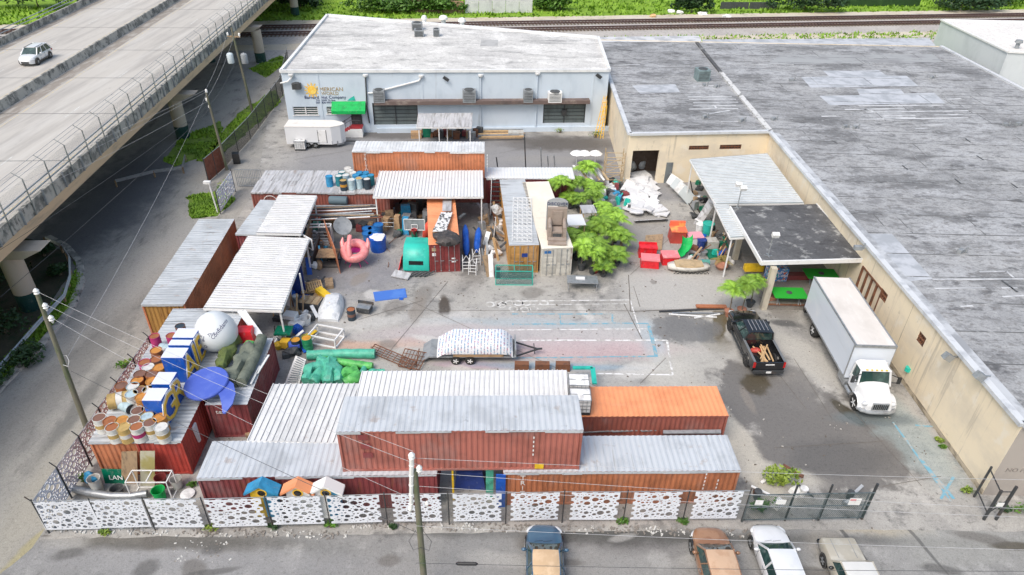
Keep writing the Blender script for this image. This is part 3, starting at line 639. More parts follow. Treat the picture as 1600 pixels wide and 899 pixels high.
mb = MB(); a = U(585, 157); b = U(920, 157); WA.box(mb, a[0], a[1]-.3, b[0], a[1]+.12, 0.004, .85); mb.build('ledge', pm('ledge_rusty', (.15, .11, .10), [((.30, .25, .22), .5, .7, (1, 1, 1), 7, .8), ((.07, .06, .06), .55, .7, (.6, .6, .6), 6, .8)], .9, world=True), wa, world=True)
mb = MB(); WA.box(mb, a[0], 0.0, b[0]+3, .55, .004, .25); mb.build('plinth', w_blue, wa, world=True)
def acunit(par, c, d, rz=0, mat=None):
    mb = MB(); mb.box((c[0], c[1], c[2]+d[2]/2), d, rz); o = mb.build('air_conditioner', mat or M['grey'], par, world=True)
    mb = MB(); r3 = Matrix.Rotation(rz, 3, 'Z')
    for k in range(6):
        q = Vector(c)+r3@Vector((0, -d[1]/2-.01, d[2]*(.15+.13*k))); mb.box(q, (d[0]*.84, .03, .05), rz)
    mb.lathe((c[0], c[1], c[2]+d[2]+.002), [(d[0]*.38, 0), (d[0]*.36, .06)], 14)
    mb.build('grille', M['dgrey'], o, world=True)
for x0, x1, y0, y1 in ((585, 601, 138, 157), (723, 743, 138, 157), (817, 832, 138, 157), (855, 877, 141, 157)):
    a = U(x0, y1); b = U(x1, y0); c = WA.p((a[0]+b[0])/2, a[1], .5); acunit(wa, c, (b[0]-a[0], .8, b[1]-a[1]), math.atan2(WA.u.y, WA.u.x), M['grey'] if x0 != 855 else M['white'])
a = U(458, 138); b = U(470, 129); acunit(wa, WA.p((a[0]+b[0])/2, a[1], .3), (b[0]-a[0], .5, b[1]-a[1]), math.atan2(WA.u.y, WA.u.x), M['dgrey'])
# pipes and leader heads
def pipe(par, pts, r=.07, mat=None, name='drain_pipe'): mb = MB(); mb.tube(pts, r, 8); return mb.build(name, mat or w_blue, par, True, True)
hd = M['white']
for xp, yp in ((571, 117), (658, 118), (751, 117), (840, 114), (455, 116)):
    u, z = U(xp, yp); mb = MB(); mb.lathe(WA.p(u, z-.25, .16), [(.1, 0), (.28, .15), (.30, .32)], 10); mb.build('leader_head', hd, wa, True, True)
u0 = U(571, 117)[0]; u1 = U(575, 182)[0]; pipe(wa, [WA.p(u0, 6.6, .16), WA.p(u1, 3.2, .16), WA.p(u1+.1, 1.2, .16)], .08, M['dgrey'])
a = U(658, 121); b = U(575, 145); pipe(wa, [WA.p(*a, .16), WA.p(a[0]-.3, a[1]-.35, .16), WA.p(b[0]+.4, b[1], .16), WA.p(b[0], b[1], .16)], .09, M['white'])
for xp in (751, 840): u = U(xp, 117)[0]; pipe(wa, [WA.p(u, 6.6, .14), WA.p(u, .6, .14)], .06)
a = U(455, 118); pipe(wa, [WA.p(a[0]+.2, a[1], .2), WA.p(a[0]-.4, a[1]-.6, .2), WA.p(-.2, a[1]-.8, .2)], .08, M['white'])
for xp, yp in ((697, 122), (935, 118)):
    u, z = U(xp, yp); mb = MB(); mb.box(WA.p(u, z, .35), (.7, .12, .4), .5, Matrix.Rotation(.6, 3, 'Y') @ Matrix.Rotation(.5, 3, 'X')); mb.bar(WA.p(u, z, 0), WA.p(u, z, .35), .08); mb.build('floodlight', M['dgrey'], wa, world=True)
# signs
us, zs = U(487.6, 141); c = WA.p(us, zs, .03)
mb = MB(); mb.lathe((0, 0, 0), [(.52, 0), (.5, .04)], 20); 
for k in range(12):
    t = k*math.pi/6; d = Vector((math.cos(t), math.sin(t), 0)); s_ = Vector((-d.y, d.x, 0)); mb.add([d*.58-s_*.12, d*.58+s_*.12, d*.92], [(0, 1, 2)])
uu, zz = WA.u, Vector((0, 0, 1)); mb.v = [tuple(c+uu*q[0]+zz*q[1]+WA.n*q[2]) for q in mb.v]
mb.build('sun_emblem', pm('sun_paint', (.85, .50, .06), [((.9, .7, .2), .4, .7, (2, 2, 2), 4, .8)], .6), wa, world=True)
gold = flat('dull_gold', (.42, .30, .14), .6); inkb = flat('dark_blue_ink', (.01, .02, .12), .6)
def sign(s_, xp, yp, size, mat): u, z = U(xp, yp); text(s_, size, WA.p(u, z, .03), WA.u, (0, 0, 1), mat, wa, 'sign_lettering')
sign('AMERICAN', 515, 142.5, .62, gold); sign('WORLD', 516, 148.5, .52, gold); sign('Barnard Nut Company', 508.5, 154.3, .50, inkb); sign('7165 NW 74 Ave', 509, 158.2, .30, inkb); sign('(305) 836-9999', 506, 161.6, .28, inkb)
u, z = U(549, 156); mb = MB(); mb.add([WA.p(u-.5, z-.1, .04), WA.p(u+.45, z-.1, .04), WA.p(u+.35, z+.45, .04), WA.p(u-.1, z+.2, .04)], [(0, 1, 2, 3)]); mb.build('leaf_emblem', M['teal'], wa, world=True)
# awning
a = U(520, 171); b = U(571, 160); mb = MB(); ua, ub = a[0], b[0]; zt = U(545, 158.5)[1]
mb.add([WA.p(ua, zt, .02), WA.p(ub, zt, .02), WA.p(ub, zt-.75, 1.15), WA.p(ua, zt-.75, 1.15), WA.p(ua, zt-1.1, 1.15), WA.p(ub, zt-1.1, 1.15), WA.p(ua, zt-1.1, .02), WA.p(ub, zt-1.1, .02)], [(0, 3, 2, 1), (3, 4, 5, 2), (0, 6, 4, 3), (1, 2, 5, 7)])
mb.build('awning', M['green'], wa, world=True)
# stairs and door
u0 = U(552, 208)[0]; u1 = U(568, 208)[0]
mb = MB(); WA.box(mb, u0, 1.05, u1, 3.0, .005, .04); mb.build('door', M['dgrey'], wa, world=True)
mb = MB(); WA.box(mb, u0-.1, 0, u1+.1, 1.0, .05, 1.5); 
for k in range(5): WA.box(mb, u0-.35-.3*k, 0, u0-.1-.3*k+.04, .85-.17*k, .05, 1.4)
st = mb.build('steps', M['white'], wa, world=True)
mb = MB(); WA.box(mb, u0-.1, 1.004, u1+.1, 1.04, .06, 1.5)
for k in range(5): WA.box(mb, u0-.35-.3*k, .854-.17*k, u0-.1-.3*k, .88-.17*k, .06, 1.4)
mb.build('red_tread', flat('red_tread', (.35, .03, .04)), st, world=True)
mb = MB()
for o in (.1, 1.45):
    mb.tube([WA.p(u0-1.6, 1.0, o), WA.p(u0, 2.0, o), WA.p(u1, 2.0, o)], .03, 6)
    for k, (uu_, zz_) in enumerate(((u0-1.6, 1.), (u0-.8, 1.5), (u0, 2.), (u1, 2.))): mb.tube([WA.p(uu_, zz_-.95, o), WA.p(uu_, zz_, o)], .025, 6)
mb.build('handrail', M['dsteel'], wa, world=True)
# roof fittings
for xp, yp, d in ((652, 40, (1.4, 1.2, .9)), (655, 50, (1.2, 1.2, .8)), (682, 50, (.8, .9, .9))):
    p = at(xp, yp+6, HA); acunit(wa, (p.x, p.y, HA), d, .08, M['grey'])
for xp, yp, r_ in ((693, 36, .62), (722, 40, .55), (663, 36, .4)):
    p = at(xp, yp, HA); mb = MB(); mb.lathe(p, [(.3, -.05), (.3, .5), (r_, .5), (r_, .72), (r_*.7, .95), (.05, 1.05)], 14); mb.build('roof_vent', M['white'], wa, True, True)
p = at(765, 66, HA); sheet_ = MB(); 
q = [at(752, 62, HA), at(778, 62, HA), at(778, 72, HA), at(750, 72, HA)]; sheet_.poly([Vector((v.x, v.y, HA-.04)) for v in q]); sheet_.build('roof_patch', pm('patch_grey', (.42, .42, .42), [((.33, .33, .33), .45, .7, (1, 1, 1))], .8, world=True), wa, world=True)
# ---- cream building with the grey roof
HC = 5.35
BFL, BFR = (11.15, 64.6), (25.35, 66.2); CFL = (26.15, 25.6); CE = 60.2
bc = thing('warehouse', 'long cream warehouse with a patched grey membrane roof along the right of the yard', 'warehouse', (35, 60, 0))
W1 = Wall(BFL, BFR); W2_ = Wall(BFR, CFL); W3 = Wall(CFL, (CE, 25.6)); W0 = Wall((11.0, 100.6), BFL)
WF = W1
dg = (*U(983, 286), *U(1031, 235)); dg = (dg[0], 0, dg[2], dg[3])
v1 = (*U(1076, 234.5), *U(1108, 227.5)); v2 = (*U(1124, 233.5), *U(1159, 226))
mb = MB(); wallwith(mb, W1, HC, [dg, v1, v2], depth=.3)
for x_, W in ((0, W0), (0, W3)):
    if W is not W3: mb.poly([W.p(0, 0), W.p(W.L, 0), W.p(W.L, HC), W.p(0, HC)])
WF = W2_
da = (*U(1357, 472), *U(1357, 413)); dd = (U(1340, 440)[0], 0.0, U(1372, 470)[0], 3.7)
va = (U(1374.5, 460)[0], U(1380, 472)[1], U(1388, 460)[0], U(1380, 452)[1]); vb = (U(1432, 530)[0], U(1440, 542)[1], U(1447, 530)[0], U(1440, 520)[1])
wallwith(mb, W2_, HC, [dd, va, vb], depth=.25)
mb.poly([(CE, 25.6, 0), (CE, 101.5, 0), (CE, 101.5, HC), (CE, 25.6, HC)]); mb.poly([(CE, 101.5, 0), (11, 100.6, 0), (11, 100.6, HC), (CE, 101.5, HC)])
mb.build('wall', w_cream, bc, world=True)
mb = MB(); mb.poly([W3.p(0, 0), W3.p(W3.L, 0), W3.p(W3.L, HC), W3.p(0, HC)]); mb.build('front_wall', w_grey, bc, world=True)
mb = MB(); W2_.box(mb, 0.1, 0, W2_.L-.02, .34, .003, .03); mb.build('wall_base', pm('wall_base_dirty', (.44, .38, .29), [((.20, .17, .13), .45, .62, (1.4, 1.4, 3), 7, .9)], .9, world=True), bc, world=True)
for u_ in (6, 13.5, 21, 29.5): mb = MB(); W2_.box(mb, u_, .34, u_+.02, HC-.2, .002, .008); mb.build('wall_crack', flat('wall_crack', (.35, .29, .22)), bc, world=True)
for W, h in ((W1, v1), (W1, v2), (W2_, va), (W2_, vb)):
    mb = MB(); W.box(mb, h[0], h[1], h[2], h[3], -.25, -.2); g = mb.build('vent', M['dgrey'], bc, world=True)
    mb = MB(); nb = max(4, int((h[2]-h[0])/.28))
    for i in range(nb+1): u = h[0]+(h[2]-h[0])*i/nb; W.box(mb, u-.03, h[1], u+.03, h[3], -.12, -.04)
    for z in (h[1]+.05, (h[1]+h[3])/2, h[3]-.05): W.box(mb, h[0], z-.03, h[2], z+.03, -.10, -.01)
    mb.build('vent_bars', M['rusty'], g, world=True)
# sectional door in the side wall
nn_ = 4
for i in range(nn_):
    a0 = dd[0]+(dd[2]-dd[0])*i/nn_; a1 = dd[0]+(dd[2]-dd[0])*(i+1)/nn_; mb = MB(); W2_.box(mb, a0+.04, 0.05, a1-.04, dd[3]-.05, -.2, -.12); mb.build('door_panel', w_cream, bc, world=True)
mb = MB()
for i in range(nn_+1): u = dd[0]+(dd[2]-dd[0])*i/nn_; W2_.box(mb, u-.05, 0, u+.05, dd[3], -.11, .04)
W2_.box(mb, dd[0], dd[3]-.06, dd[2], dd[3]+.08, -.1, .05); W2_.box(mb, dd[0], 1.4, dd[2], 1.5, -.09, .02); mb.build('door_frame', M['rusty'], bc, world=True)
# interior behind the open doorway
mb = MB(); W1.box(mb, dg[0]-1.5, 0, dg[2]+2, dg[3]+.6, -6, -.32); mb.f = [tuple(reversed(f)) for f in mb.f if True]; del mb.f[5:]; 
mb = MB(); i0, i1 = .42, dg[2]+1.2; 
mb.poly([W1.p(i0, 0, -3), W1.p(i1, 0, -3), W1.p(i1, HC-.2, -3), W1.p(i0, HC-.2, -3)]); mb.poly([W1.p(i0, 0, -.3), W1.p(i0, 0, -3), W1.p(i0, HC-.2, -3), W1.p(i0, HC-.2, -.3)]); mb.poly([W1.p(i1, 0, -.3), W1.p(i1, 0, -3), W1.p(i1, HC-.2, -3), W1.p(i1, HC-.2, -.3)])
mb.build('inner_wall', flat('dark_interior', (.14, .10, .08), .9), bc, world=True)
WF = W1
a = U(1037, 284); b = U(1052, 254); mb = MB(); W1.box(mb, a[0], 0, b[0], b[1], .004, .06); o = mb.build('door', pm('door_grey', (.17, .19, .20), [((.10, .11, .12), .5, .7, (2, 2, 1), 5, .8)], .6), bc, world=True)
mb = MB(); W1.box(mb, b[0]-.2, 1.0, b[0]-.1, 1.15, .06, .12); mb.build('handle', M['steel'], o, world=True)
# roof
rpatch0 = pm('roof_edge_coating', (.50, .52, .55), [((.26, .27, .29), .42, .62, (.7, .7, 1), 7, .85)], .7, world=True)
rp = [BFL, BFR, CFL, (CE, 25.6), (CE, 101.5), (11, 100.6)]
mb = MB(); mb.poly([(*p, HC-.1) for p in rp]); mb.build('roof', r_grey, bc, world=True)
mb = MB(); ev = [(BFL, BFR), (BFR, CFL), (CFL, (CE, 25.6)), ((CE, 25.6), (CE, 101.5)), ((11, 100.6), BFL)]
for a, b in ev:
    a, b = Vector(a), Vector(b); mb.bar((*a, HC-.02), (*b, HC-.02), .42, .24)
mb.build('roof_edge', flash, bc, world=True)
mb = MB(); mb.bar((25.85, 66, HC-.085), (26.65, 26, HC-.085), .75, .012); mb.build('edge_strip', rpatch0, bc, world=True)
mb = MB(); mb.bar((25.4, 66.2, HC-.02), (25.2, 86, HC-.02), .55, .2); mb.build('roof_divider', pm('divider_light', (.6, .6, .6), [((.2, .2, .2), .5, .65, (1.4, 1.4, 1), 7, .9)], .8, world=True), bc, world=True)
mb = MB(); mb.bar((25.2, 86, HC-.02), (25.2, 100.3, HC-.02), .4, .2); mb.build('roof_divider', r_dark, bc, world=True)
rpatch = pm('roof_patch_light', (.48, .50, .54), [((.32, .34, .37), .42, .62, (.7, .7, 1), 7, .85)], .7, world=True)
rwhite = pm('roof_strip_white', (.58, .59, .61), [((.34, .35, .37), .45, .6, (.6, .6, 1), 6, .8)], .7, world=True)
def rpoly(pts, mat, z=.0, nm='roof_patch'):
    mb = MB(); q = [at(x, y, HC-.1) for x, y in pts]; mb.poly([Vector((v.x, v.y, HC-.094+z)) for v in q]); mb.build(nm, mat, bc, world=True)
c3 = lambda l, ox=1200: [(x/3+ox, y/3) for x, y in l]
rpoly(c3([(155, 362), (285, 358), (258, 332), (520, 330), (557, 356), (650, 356), (705, 404), (200, 412)]), rpatch)
rpoly(c3([(240, 450), (430, 447), (415, 418), (620, 418), (640, 440), (780, 436), (830, 484), (290, 494)]), rpatch)
rpoly(c3([(563, 402), (765, 395), (787, 432), (600, 440)], 800), rpatch); rpoly([(1350, 366), (1393, 365), (1457, 436), (1409, 441)], rpatch)
rpoly(c3([(50, 260), (780, 255), (810, 292), (0, 302)]), pm('roof_band', (.33, .34, .35), [((.22, .22, .23), .45, .7, (.3, .5, 1), 6, .8)], .8, world=True))
rpoly(c3([(300, 100), (850, 165), (880, 200), (410, 198)], 800)if 0 else [(937, 58), (1092, 56), (1097, 66), (936, 66)], rwhite, .004); rpoly([(1097, 62), (1452, 60), (1462, 72), (1098, 68)], rpatch, .004)
strips = [(425, 497, 820, 494), (360, 514, 640, 510), (460, 526, 940, 520), (540, 545, 690, 541), (540, 556, 690, 551), (780, 540, 915, 538), (425, 560, 940, 553), (250, 546, 320, 545), (720, 588, 820, 586), (840, 467, 905, 463), (450, 511, 500, 524), (750, 497, 775, 503), (690, 604, 748, 602)]
mb = MB()
for k, (a, b, c, d) in enumerate(strips + [(s[0]*1., s[1]*1., s[2]*1., s[3]*1.) for s in []]):
    p, q = at(a/3+1200, b/3, HC-.08), at(c/3+1200, d/3, HC-.08); m1 = MB(); m1.bar(p, q, .28, .012); m1.build('roof_strip', rwhite, bc, world=True)
for a, b, c, d in ((825, 455, 1030, 454), (830, 467, 1050, 466), (850, 482, 1060, 480), (850, 496, 1050, 494), (830, 512, 1060, 510), (915, 536, 1020, 518), (980, 570, 1060, 569), (950, 497, 960, 511), (850, 408, 950, 400)):
    p, q = at(a/3+800, b/3, HC-.08), at(c/3+800, d/3, HC-.08); m1 = MB(); m1.bar(p, q, .24, .012); m1.build('roof_strip', rwhite, bc, world=True)
for a, b, c, d in ((1458, 437, 1600, 436), (1460, 451, 1540, 450), (1530, 425, 1572, 424), (1572, 424, 1584, 434), (1565, 450, 1590, 450), (1566, 464, 1600, 462), (1500, 479, 1520, 478), (1240, 101, 1200, 100), (1135, 100, 1200, 101), (960, 102, 1000, 101)):
    p, q = at(a, b, HC-.08), at(c, d, HC-.08); m1 = MB(); m1.bar(p, q, .16, .012); m1.build('roof_strip', rwhite, bc, world=True)
for a, b, c, d in ((978, 730, 1010, 750), (1140, 860, 1170, 882), (875, 838, 905, 862), (630, 776, 655, 796), (300, 660, 325, 672), (925, 650, 950, 668), (1095, 415, 1170, 470)):
    yy = 900 if b < 480 and a > 1090 else 0
    p, q = at(a/3+1200, (b+yy*1.)/3 if not yy else b/3+300, HC-.08), at(c/3+1200, d/3 if not yy else d/3+300, HC-.08); m1 = MB(); m1.bar(p, q, .14, .012); m1.build('roof_crack', M['dgrey'], bc, world=True)
mb = MB()
for k in range(24):
    y = 27.5+3.05*k; x0 = 26.4 if y < 66 else 25.5
    mb.bar((x0, y, HC-.088), (CE-.3, y+rr(-.1, .1), HC-.088), .09, .012)
for k in range(70):
    y = 27.5+3.05*random.randrange(24); x = rr(27, 58); mb.bar((x, y, HC-.087), (x, y+3.05, HC-.087), .06, .011)
for k in range(9): mb.bar((11.4, 67.5+3.4*k, HC-.088), (25, 67.6+3.4*k, HC-.088), .09, .012)
tag(mb.build('membrane_seam', pm('seam_tar', (.13, .135, .14), [((.34, .35, .36), .48, .56, (.6, .6, 1), 5, .9)], .8, world=True), bc, world=True), kind='stuff')
p = at(1098, 128, HC-.1); acunit(bc, (p.x, p.y+.8, HC-.1), (1.5, 1.5, 1.3), .1, flat('unit_green_grey', (.20, .27, .28)))
for xp, yp in ((1100, 135), (1118, 137), (1320, 200), (1335, 201), (1570, 197), (1590, 196), (1455, 123), (1236, 127), (1100, 185), (1158, 190), (1208, 188), (1340, 390), (1500, 395)):
    p = at(xp, yp, HC-.1); mb = MB(); mb.box((p.x, p.y, HC+.05), (rr(.3, .7), .3, .3), rr(0, 1)); mb.tube([(p.x+.4, p.y, HC-.05), (p.x+.4, p.y, HC+.4)], .07, 8); mb.build('roof_pipe', M['grey'], bc, world=True)
# edge floodlights on the side wall
for xp, yp in ((1497, 558), (1548, 588)):
    WF = W2_; u, z = U(xp, yp); mb = MB(); mb.bar(W2_.p(u, z, 0), W2_.p(u, z, .5), .08); mb.box(W2_.p(u, z, .6), (.5, .35, .4), .4, Matrix.Rotation(.5, 3, 'Y')); mb.build('wall_lamp', M['steel'], bc, world=True)
text('NO PARKING', .42, W3.p(1.75, 1.9, .012), W3.u, (0, 0, 1), flat('faded_letter', (.30, .27, .25)), bc, 'wall_lettering')
mb = MB(); W3.box(mb, 3.0, .0, 3.1, 1.0, .0, .1); WF = W2_
u, z = U(1420, 577); mb = MB(); mb.lathe(W2_.p(u, z, .03), [(.22, -.15), (.22, .15)], 6); mb.build('blue_mark', M['teal'], bc, world=True)
# ---- white building at the far right
wd = thing('warehouse', 'white flat-roofed building at the far right beside the railway', 'warehouse', (78, 100, 0))
D = [(63.9, 92.6), (130, 86), (130, 112), (64.2, 110.5)]
mb = MB(); prism(mb, D, 0, 7.0, False); mb.build('wall', w_white, wd, world=True)
mb = MB(); mb.poly([(*p, 6.9) for p in D]); mb.build('roof', roofmat('far_roof', ((.78, .75, .72), (.72, .70, .68)), [((.5, .48, .46), .6, .78, (.3, .3, 1), .5)]), wd, world=True)
mb = MB()
for i in range(4): mb.bar((*D[i], 7.0), (*D[(i+1) % 4], 7.0), .3, .2)
mb.build('roof_edge', M['white'], wd, world=True)
p = at(1588, 76, 6.9); mb = MB(); mb.lathe(p, [(.25, 0), (.25, .7), (.5, .75), (.4, 1.1)], 10); mb.build('roof_vent', M['grey'], wd, True, True)
# ---- black roofed canopy and loading dock
HK = 4.1
cn = thing('canopy', 'flat dark-roofed loading canopy standing against the cream wall', 'canopy', (22, 48, 0))
K = [at(1190, 409, HK), at(1363, 405, HK), at(1292, 319, HK), at(1141, 323, HK)]; K = [(p.x, p.y) for p in K]; K[1] = (26.05, K[1][1]); K[2] = (25.6, K[2][1])
mb = MB(); prism(mb, K, HK-.35, HK-.02); mb.poly([(*p, HK-.35) for p in reversed(K)]); mb.build('roof', r_dark, cn, world=True)
mb = MB()
for i in (0, 3, 1): mb.bar((*K[i], HK-.12), (*K[(i+1) % 4], HK-.12), .12, .34)
mb.build('roof_edge', M['white'], cn, world=True)
for q in (at(1192, 486), at(1150, 412)+Vector((0, .5, 0))):
    mb = MB(); mb.box((q.x+.1, q.y+.3, HK/2-.2), (.42, .42, HK-.4)); mb.build('column', pm('column_cream', (.55, .50, .40), [((.4, .36, .3), .45, .7, (2, 2, 1), 6, .8)], .85), cn, world=True)
for xp, yp, n2 in ((1152, 325, 1), (1200, 400, 1)):
    p = at(xp, yp, HK); 
    t = thing('floodlight', 'twin-headed floodlight on a short mast at the back left of the dark canopy roof' if yp < 350 else 'single floodlight on a short mast at the front left of the dark canopy roof', 'floodlight', (p.x, p.y, HK))
    mb = MB(); mb.tube([(0, 0, -.02), (0, .0, 1.7)], .04, 8); mb.bar((-.3, 0, .02), (.3, 0, .02), .06); mb.bar((0, -.3, .02), (0, .3, .02), .06); mb.build('mast', M['steel'], t)
    for k in range(2 if yp < 350 else 1):
        mb = MB(); mb.box((.1-.35*k, -.15+.3*k, 1.85+.2*k), (.5, .32, .3), .3, Matrix.Rotation(.4, 3, 'X')); mb.build('lamp_head', M['white'], t)
p = at(1202, 486); dx0, dx1 = p.x-.2, 26.0
dock = thing('loading_dock', 'raised concrete loading dock floor under the dark canopy', 'dock', (dx0+3, 47, 0))
mb = MB(); mb.bx(dx0, 42.9, 0, dx1, 53, .55); mb.build('floor_slab', groundmat('dock_concrete', ((.30, .28, .25), (.22, .205, .19)), [((.14, .10, .08), .5, .7, (.6, .6, .6), .8)], []), dock, world=True)
mb = MB(); mb.bar((dx0, 42.86, .5), (dx1, 42.86, .5), .08, .12); mb.build('edge_strip', M['rusty'], dock, world=True)
# ---- ribbed sheds
def ribroof(par, Q, axis, panel=.9, thick=.03, mat='sheet_white', ribs=3, name='roof_panel', rh=.065):
    "Q: four corners (near-left, near-right, far-right, far-left); ribs run near-far (axis 0) or left-right (axis 1)"
    Q = [Vector(q) for q in Q]
    if axis == 1: Q = [Q[0], Q[3], Q[2], Q[1]]
    wdt = ((Q[1]-Q[0]).length+(Q[2]-Q[3]).length)/2; k = max(1, round(wdt/panel))
    nn = (Q[1]-Q[0]).cross(Q[3]-Q[0]).normalized()
    if nn.z < 0: nn = -nn
    for i in range(k):
        a0, a1 = Q[0].lerp(Q[1], i/k), Q[0].lerp(Q[1], (i+1)/k); b0, b1 = Q[3].lerp(Q[2], i/k), Q[3].lerp(Q[2], (i+1)/k)
        mb = MB(); jit = nn*rr(0, .012); ee = (a0-b0).normalized()*rr(-.04, .04); a0, a1 = a0+ee, a1+ee
        top = []; bot = []
        for j in range(ribs):
            for f, h in ((0, 1), (.16, 1), (.24, 0), (.92, 0)):
                t_ = (j+f)/ribs
                if h == 0 or 1: top.append((t_, h))
        top.append((1, 1))
        vs = []
        for t_, h in top:
            vs += [a0.lerp(a1, t_)+nn*(rh*h+thick)+jit, b0.lerp(b1, t_)+nn*(rh*h+thick)+jit]
        n2 = len(vs); vs += [a0+jit, b0+jit, a1+jit, b1+jit]
        fs = [(2*q, 2*q+2, 2*q+3, 2*q+1) for q in range(n2//2-1)]
        fs += [(n2, n2+1, n2+3, n2+2), tuple([n2]+list(range(0, n2, 2))+[n2+2])[::1], tuple([n2+1]+list(range(1, n2, 2))+[n2+3])[::-1]]
        mb.add(vs, fs)
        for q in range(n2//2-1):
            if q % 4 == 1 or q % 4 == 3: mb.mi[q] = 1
        mb.build(name, [M[mat], M['rib_shade']], par, world=True)
def shed(name, label, Q, axis, posts=(), mat='sheet_white', cat='shed', back=None, pm_='white', **k):
    c = sum((Vector(q) for q in Q), Vector())/4
    t = thing(name, label, cat, (c.x, c.y, 0))
    ribroof(t, Q, axis, mat=mat, **k)
    mb = MB()
    for i in range(4): mb.bar(Vector(Q[i])-Vector((0, 0, .08)), Vector(Q[(i+1) % 4])-Vector((0, 0, .08)), .08, .14)
    mb.build('roof_frame', M[pm_], t, world=True)
    for p in posts: 
        mb = MB(); mb.bar((p[0], p[1], 0), (p[0], p[1], p[2]), .1, .1); mb.build('post', M[pm_], t, world=True)
    return t
def atq(l): return [at(x, y, z) for x, y, z in l]
Q = atq([(1118, 319, 3.8), (1256, 318, 3.8), (1199, 241, 4.2), (1078, 250, 4.2)]); Q[1].x = min(Q[1].x, 25.6); Q[2].x = min(25.3, Q[2].x)
shed('metal_canopy', 'pale ribbed metal canopy roof in the corner between the two cream walls', Q, 1, [(Q[0].x+.2, Q[0].y+.3, 3.7), (Q[3].x+.2, Q[3].y-.3, 4.1)], 'sheet_tint', 'canopy', ribs=3)
Q = atq([(1141, 372, 3.75), (1163, 371, 3.75), (1137, 319, 3.75), (1116, 319, 3.75)])
shed('metal_canopy', 'narrow strip of ribbed metal roof along the left edge of the dark canopy', Q, 1, [(Q[0].x+.2, Q[0].y+.2, 3.7)], 'sheet_tint', 'canopy')
# open store under a perforated white roof near the warehouse
Q = atq([(651, 199, 2.6), (737, 199, 2.6), (738, 177, 2.9), (654, 178, 2.9)])
shed('open_shelter', 'small open shelter with a dirty white roof in front of the blue warehouse', Q, 0, [(Q[0].x+.2, Q[0].y+.2, 2.5), (Q[1].x-.2, Q[1].y+.2, 2.5), (Q[0].x+2.4, Q[0].y+.2, 2.5), (Q[0].x+3.2, Q[0].y+1.2, 2.5)], 'sheet_dirty', 'shelter', rh=.02)
# ================================================================ CONTAINERS
def container(label, fl, fr, depth=2.44, ztop=2.59, H=2.59, wall='c_orange', roof='roof_white', doors=None, group=None, W=None, txt=None, lip=True, endmat=None, name='shipping_container', droop=0, roofmat=None):
    """fl, fr: photograph points of the near top edge at height ztop; depth: size away from the camera. doors: 'front' or None"""
    a, b = at(*fl, ztop), at(*fr, ztop); W = W or (b-a).length; rz = math.atan2(b.y-a.y, b.x-a.x)
    z0 = ztop-H; t = thing(name, label, 'container', (a.x, a.y, z0), rz, group)
    wm = M[wall]; D = depth; ylong = D > W; c = .09
    fm = endmat and M[endmat] or wm
    # frame posts and rails
    mb = MB()
    for x in (0, W): 
        for y in (0, D): mb.box((x+(c/2 if x == 0 else -c/2), y+(c/2 if y == 0 else -c/2), H/2), (c*1.2, c*1.2, H))
    for z in (.07, H-.06):
        for y in (.05, D-.05): mb.box((W/2, y, z), (W-.1, .09, .12))
        for x in (.05, W-.05): mb.box((x, D/2, z), (.09, D-.1, .12))
    for x in (.07, W-.07):
        for y in (.07, D-.07):
            for z in (.06, H-.055): mb.box((x, y, z), (.178, .178, .118))
    mb.build('frame', wm, t)
    d = .04
    def side(P, U, Nn, name='side_wall', mat=None):
        mb = MB(); mb.corr(P, U, (0, 0, H-.22), .28, d, Nn); mb.build(name, mat or wm, t)
    if doors != 'front': side((.1, .07, .11), (W-.2, 0, 0), (0, -1, 0), 'side_wall' if not ylong else 'end_wall', fm)
    side((W-.1, D-.07, .11), (-(W-.2), 0, 0), (0, 1, 0))
    side((W-.07, .1, .11), (0, D-.2, 0), (1, 0, 0)); side((.07, D-.1, .11), (0, -(D-.2), 0), (-1, 0, 0))
    if doors == 'front':
        for k in range(2):
            x0 = .1+k*(W-.2)/2; x1 = x0+(W-.2)/2-.02
            mb = MB(); mb.bx(x0, .02, .14, x1, .08, H-.13)
            for j in range(4): zc = .14+(H-.3)*(j+.5)/4; mb.bx(x0+.08, -.002, zc-.18, x1-.08, .02, zc+.18)
            dp = mb.build('door_panel', fm, t)
            for j in (.3, .72):
                xx = x0+(x1-x0)*j; mb = MB(); mb.tube([(xx, -.035, .1), (xx, -.035, H-.1)], .022, 6); mb.box((xx, -.03, .16), (.1, .06, .08)); mb.box((xx, -.03, H-.16), (.1, .06, .08)); mb.box((xx+.12, -.045, 1.1), (.3, .03, .05)); mb.build('locking_bar', M['steel'], dp)
    # roof: transverse ribs
    mb = MB(); z = H+.012; e = .03
    if ylong: mb.corr((W+e, -e, z), (0, D+2*e, 0), (-(W+2*e), 0, 0), .30, .022, (0, 0, 1))
    else: mb.corr((-e, -e, z), (W+2*e, 0, 0), (0, D+2*e, 0), .30, .022, (0, 0, 1))
    mb.build('roof', roofmat or M[roof], t)
    if lip:   # weathered coating folded over the near edge, torn in places
        mb = MB(); n = max(4, int(W/1.1)); x = 0
        while x < W-.05:
            l = min(rr(.7, 1.8), W-x); h = rr(.05, .15); 
            if random.random() > .12: mb.bx(x, -.075-rr(0, .01), H-h, x+l, -.06, H+.035)
            x += l
        if mb.v: mb.each('roof_flashing', roofmat or M[roof], t)
    return t
def ctext(t, s, size, x, z, mat, vert=False, y=-.05, **k):
    if not vert: return text(s, size, (x, y, z), (1, 0, 0), (0, 0, 1), mat, t, 'lettering', world=False, **k)
    if vert == 'stack':
        for i, ch in enumerate(s): text(ch, size, (x, y, z-i*size*.86), (1, 0, 0), (0, 0, 1), mat, t, 'lettering', world=False)
wl = flat('white_lettering', (.75, .74, .72), .6)
G0 = None
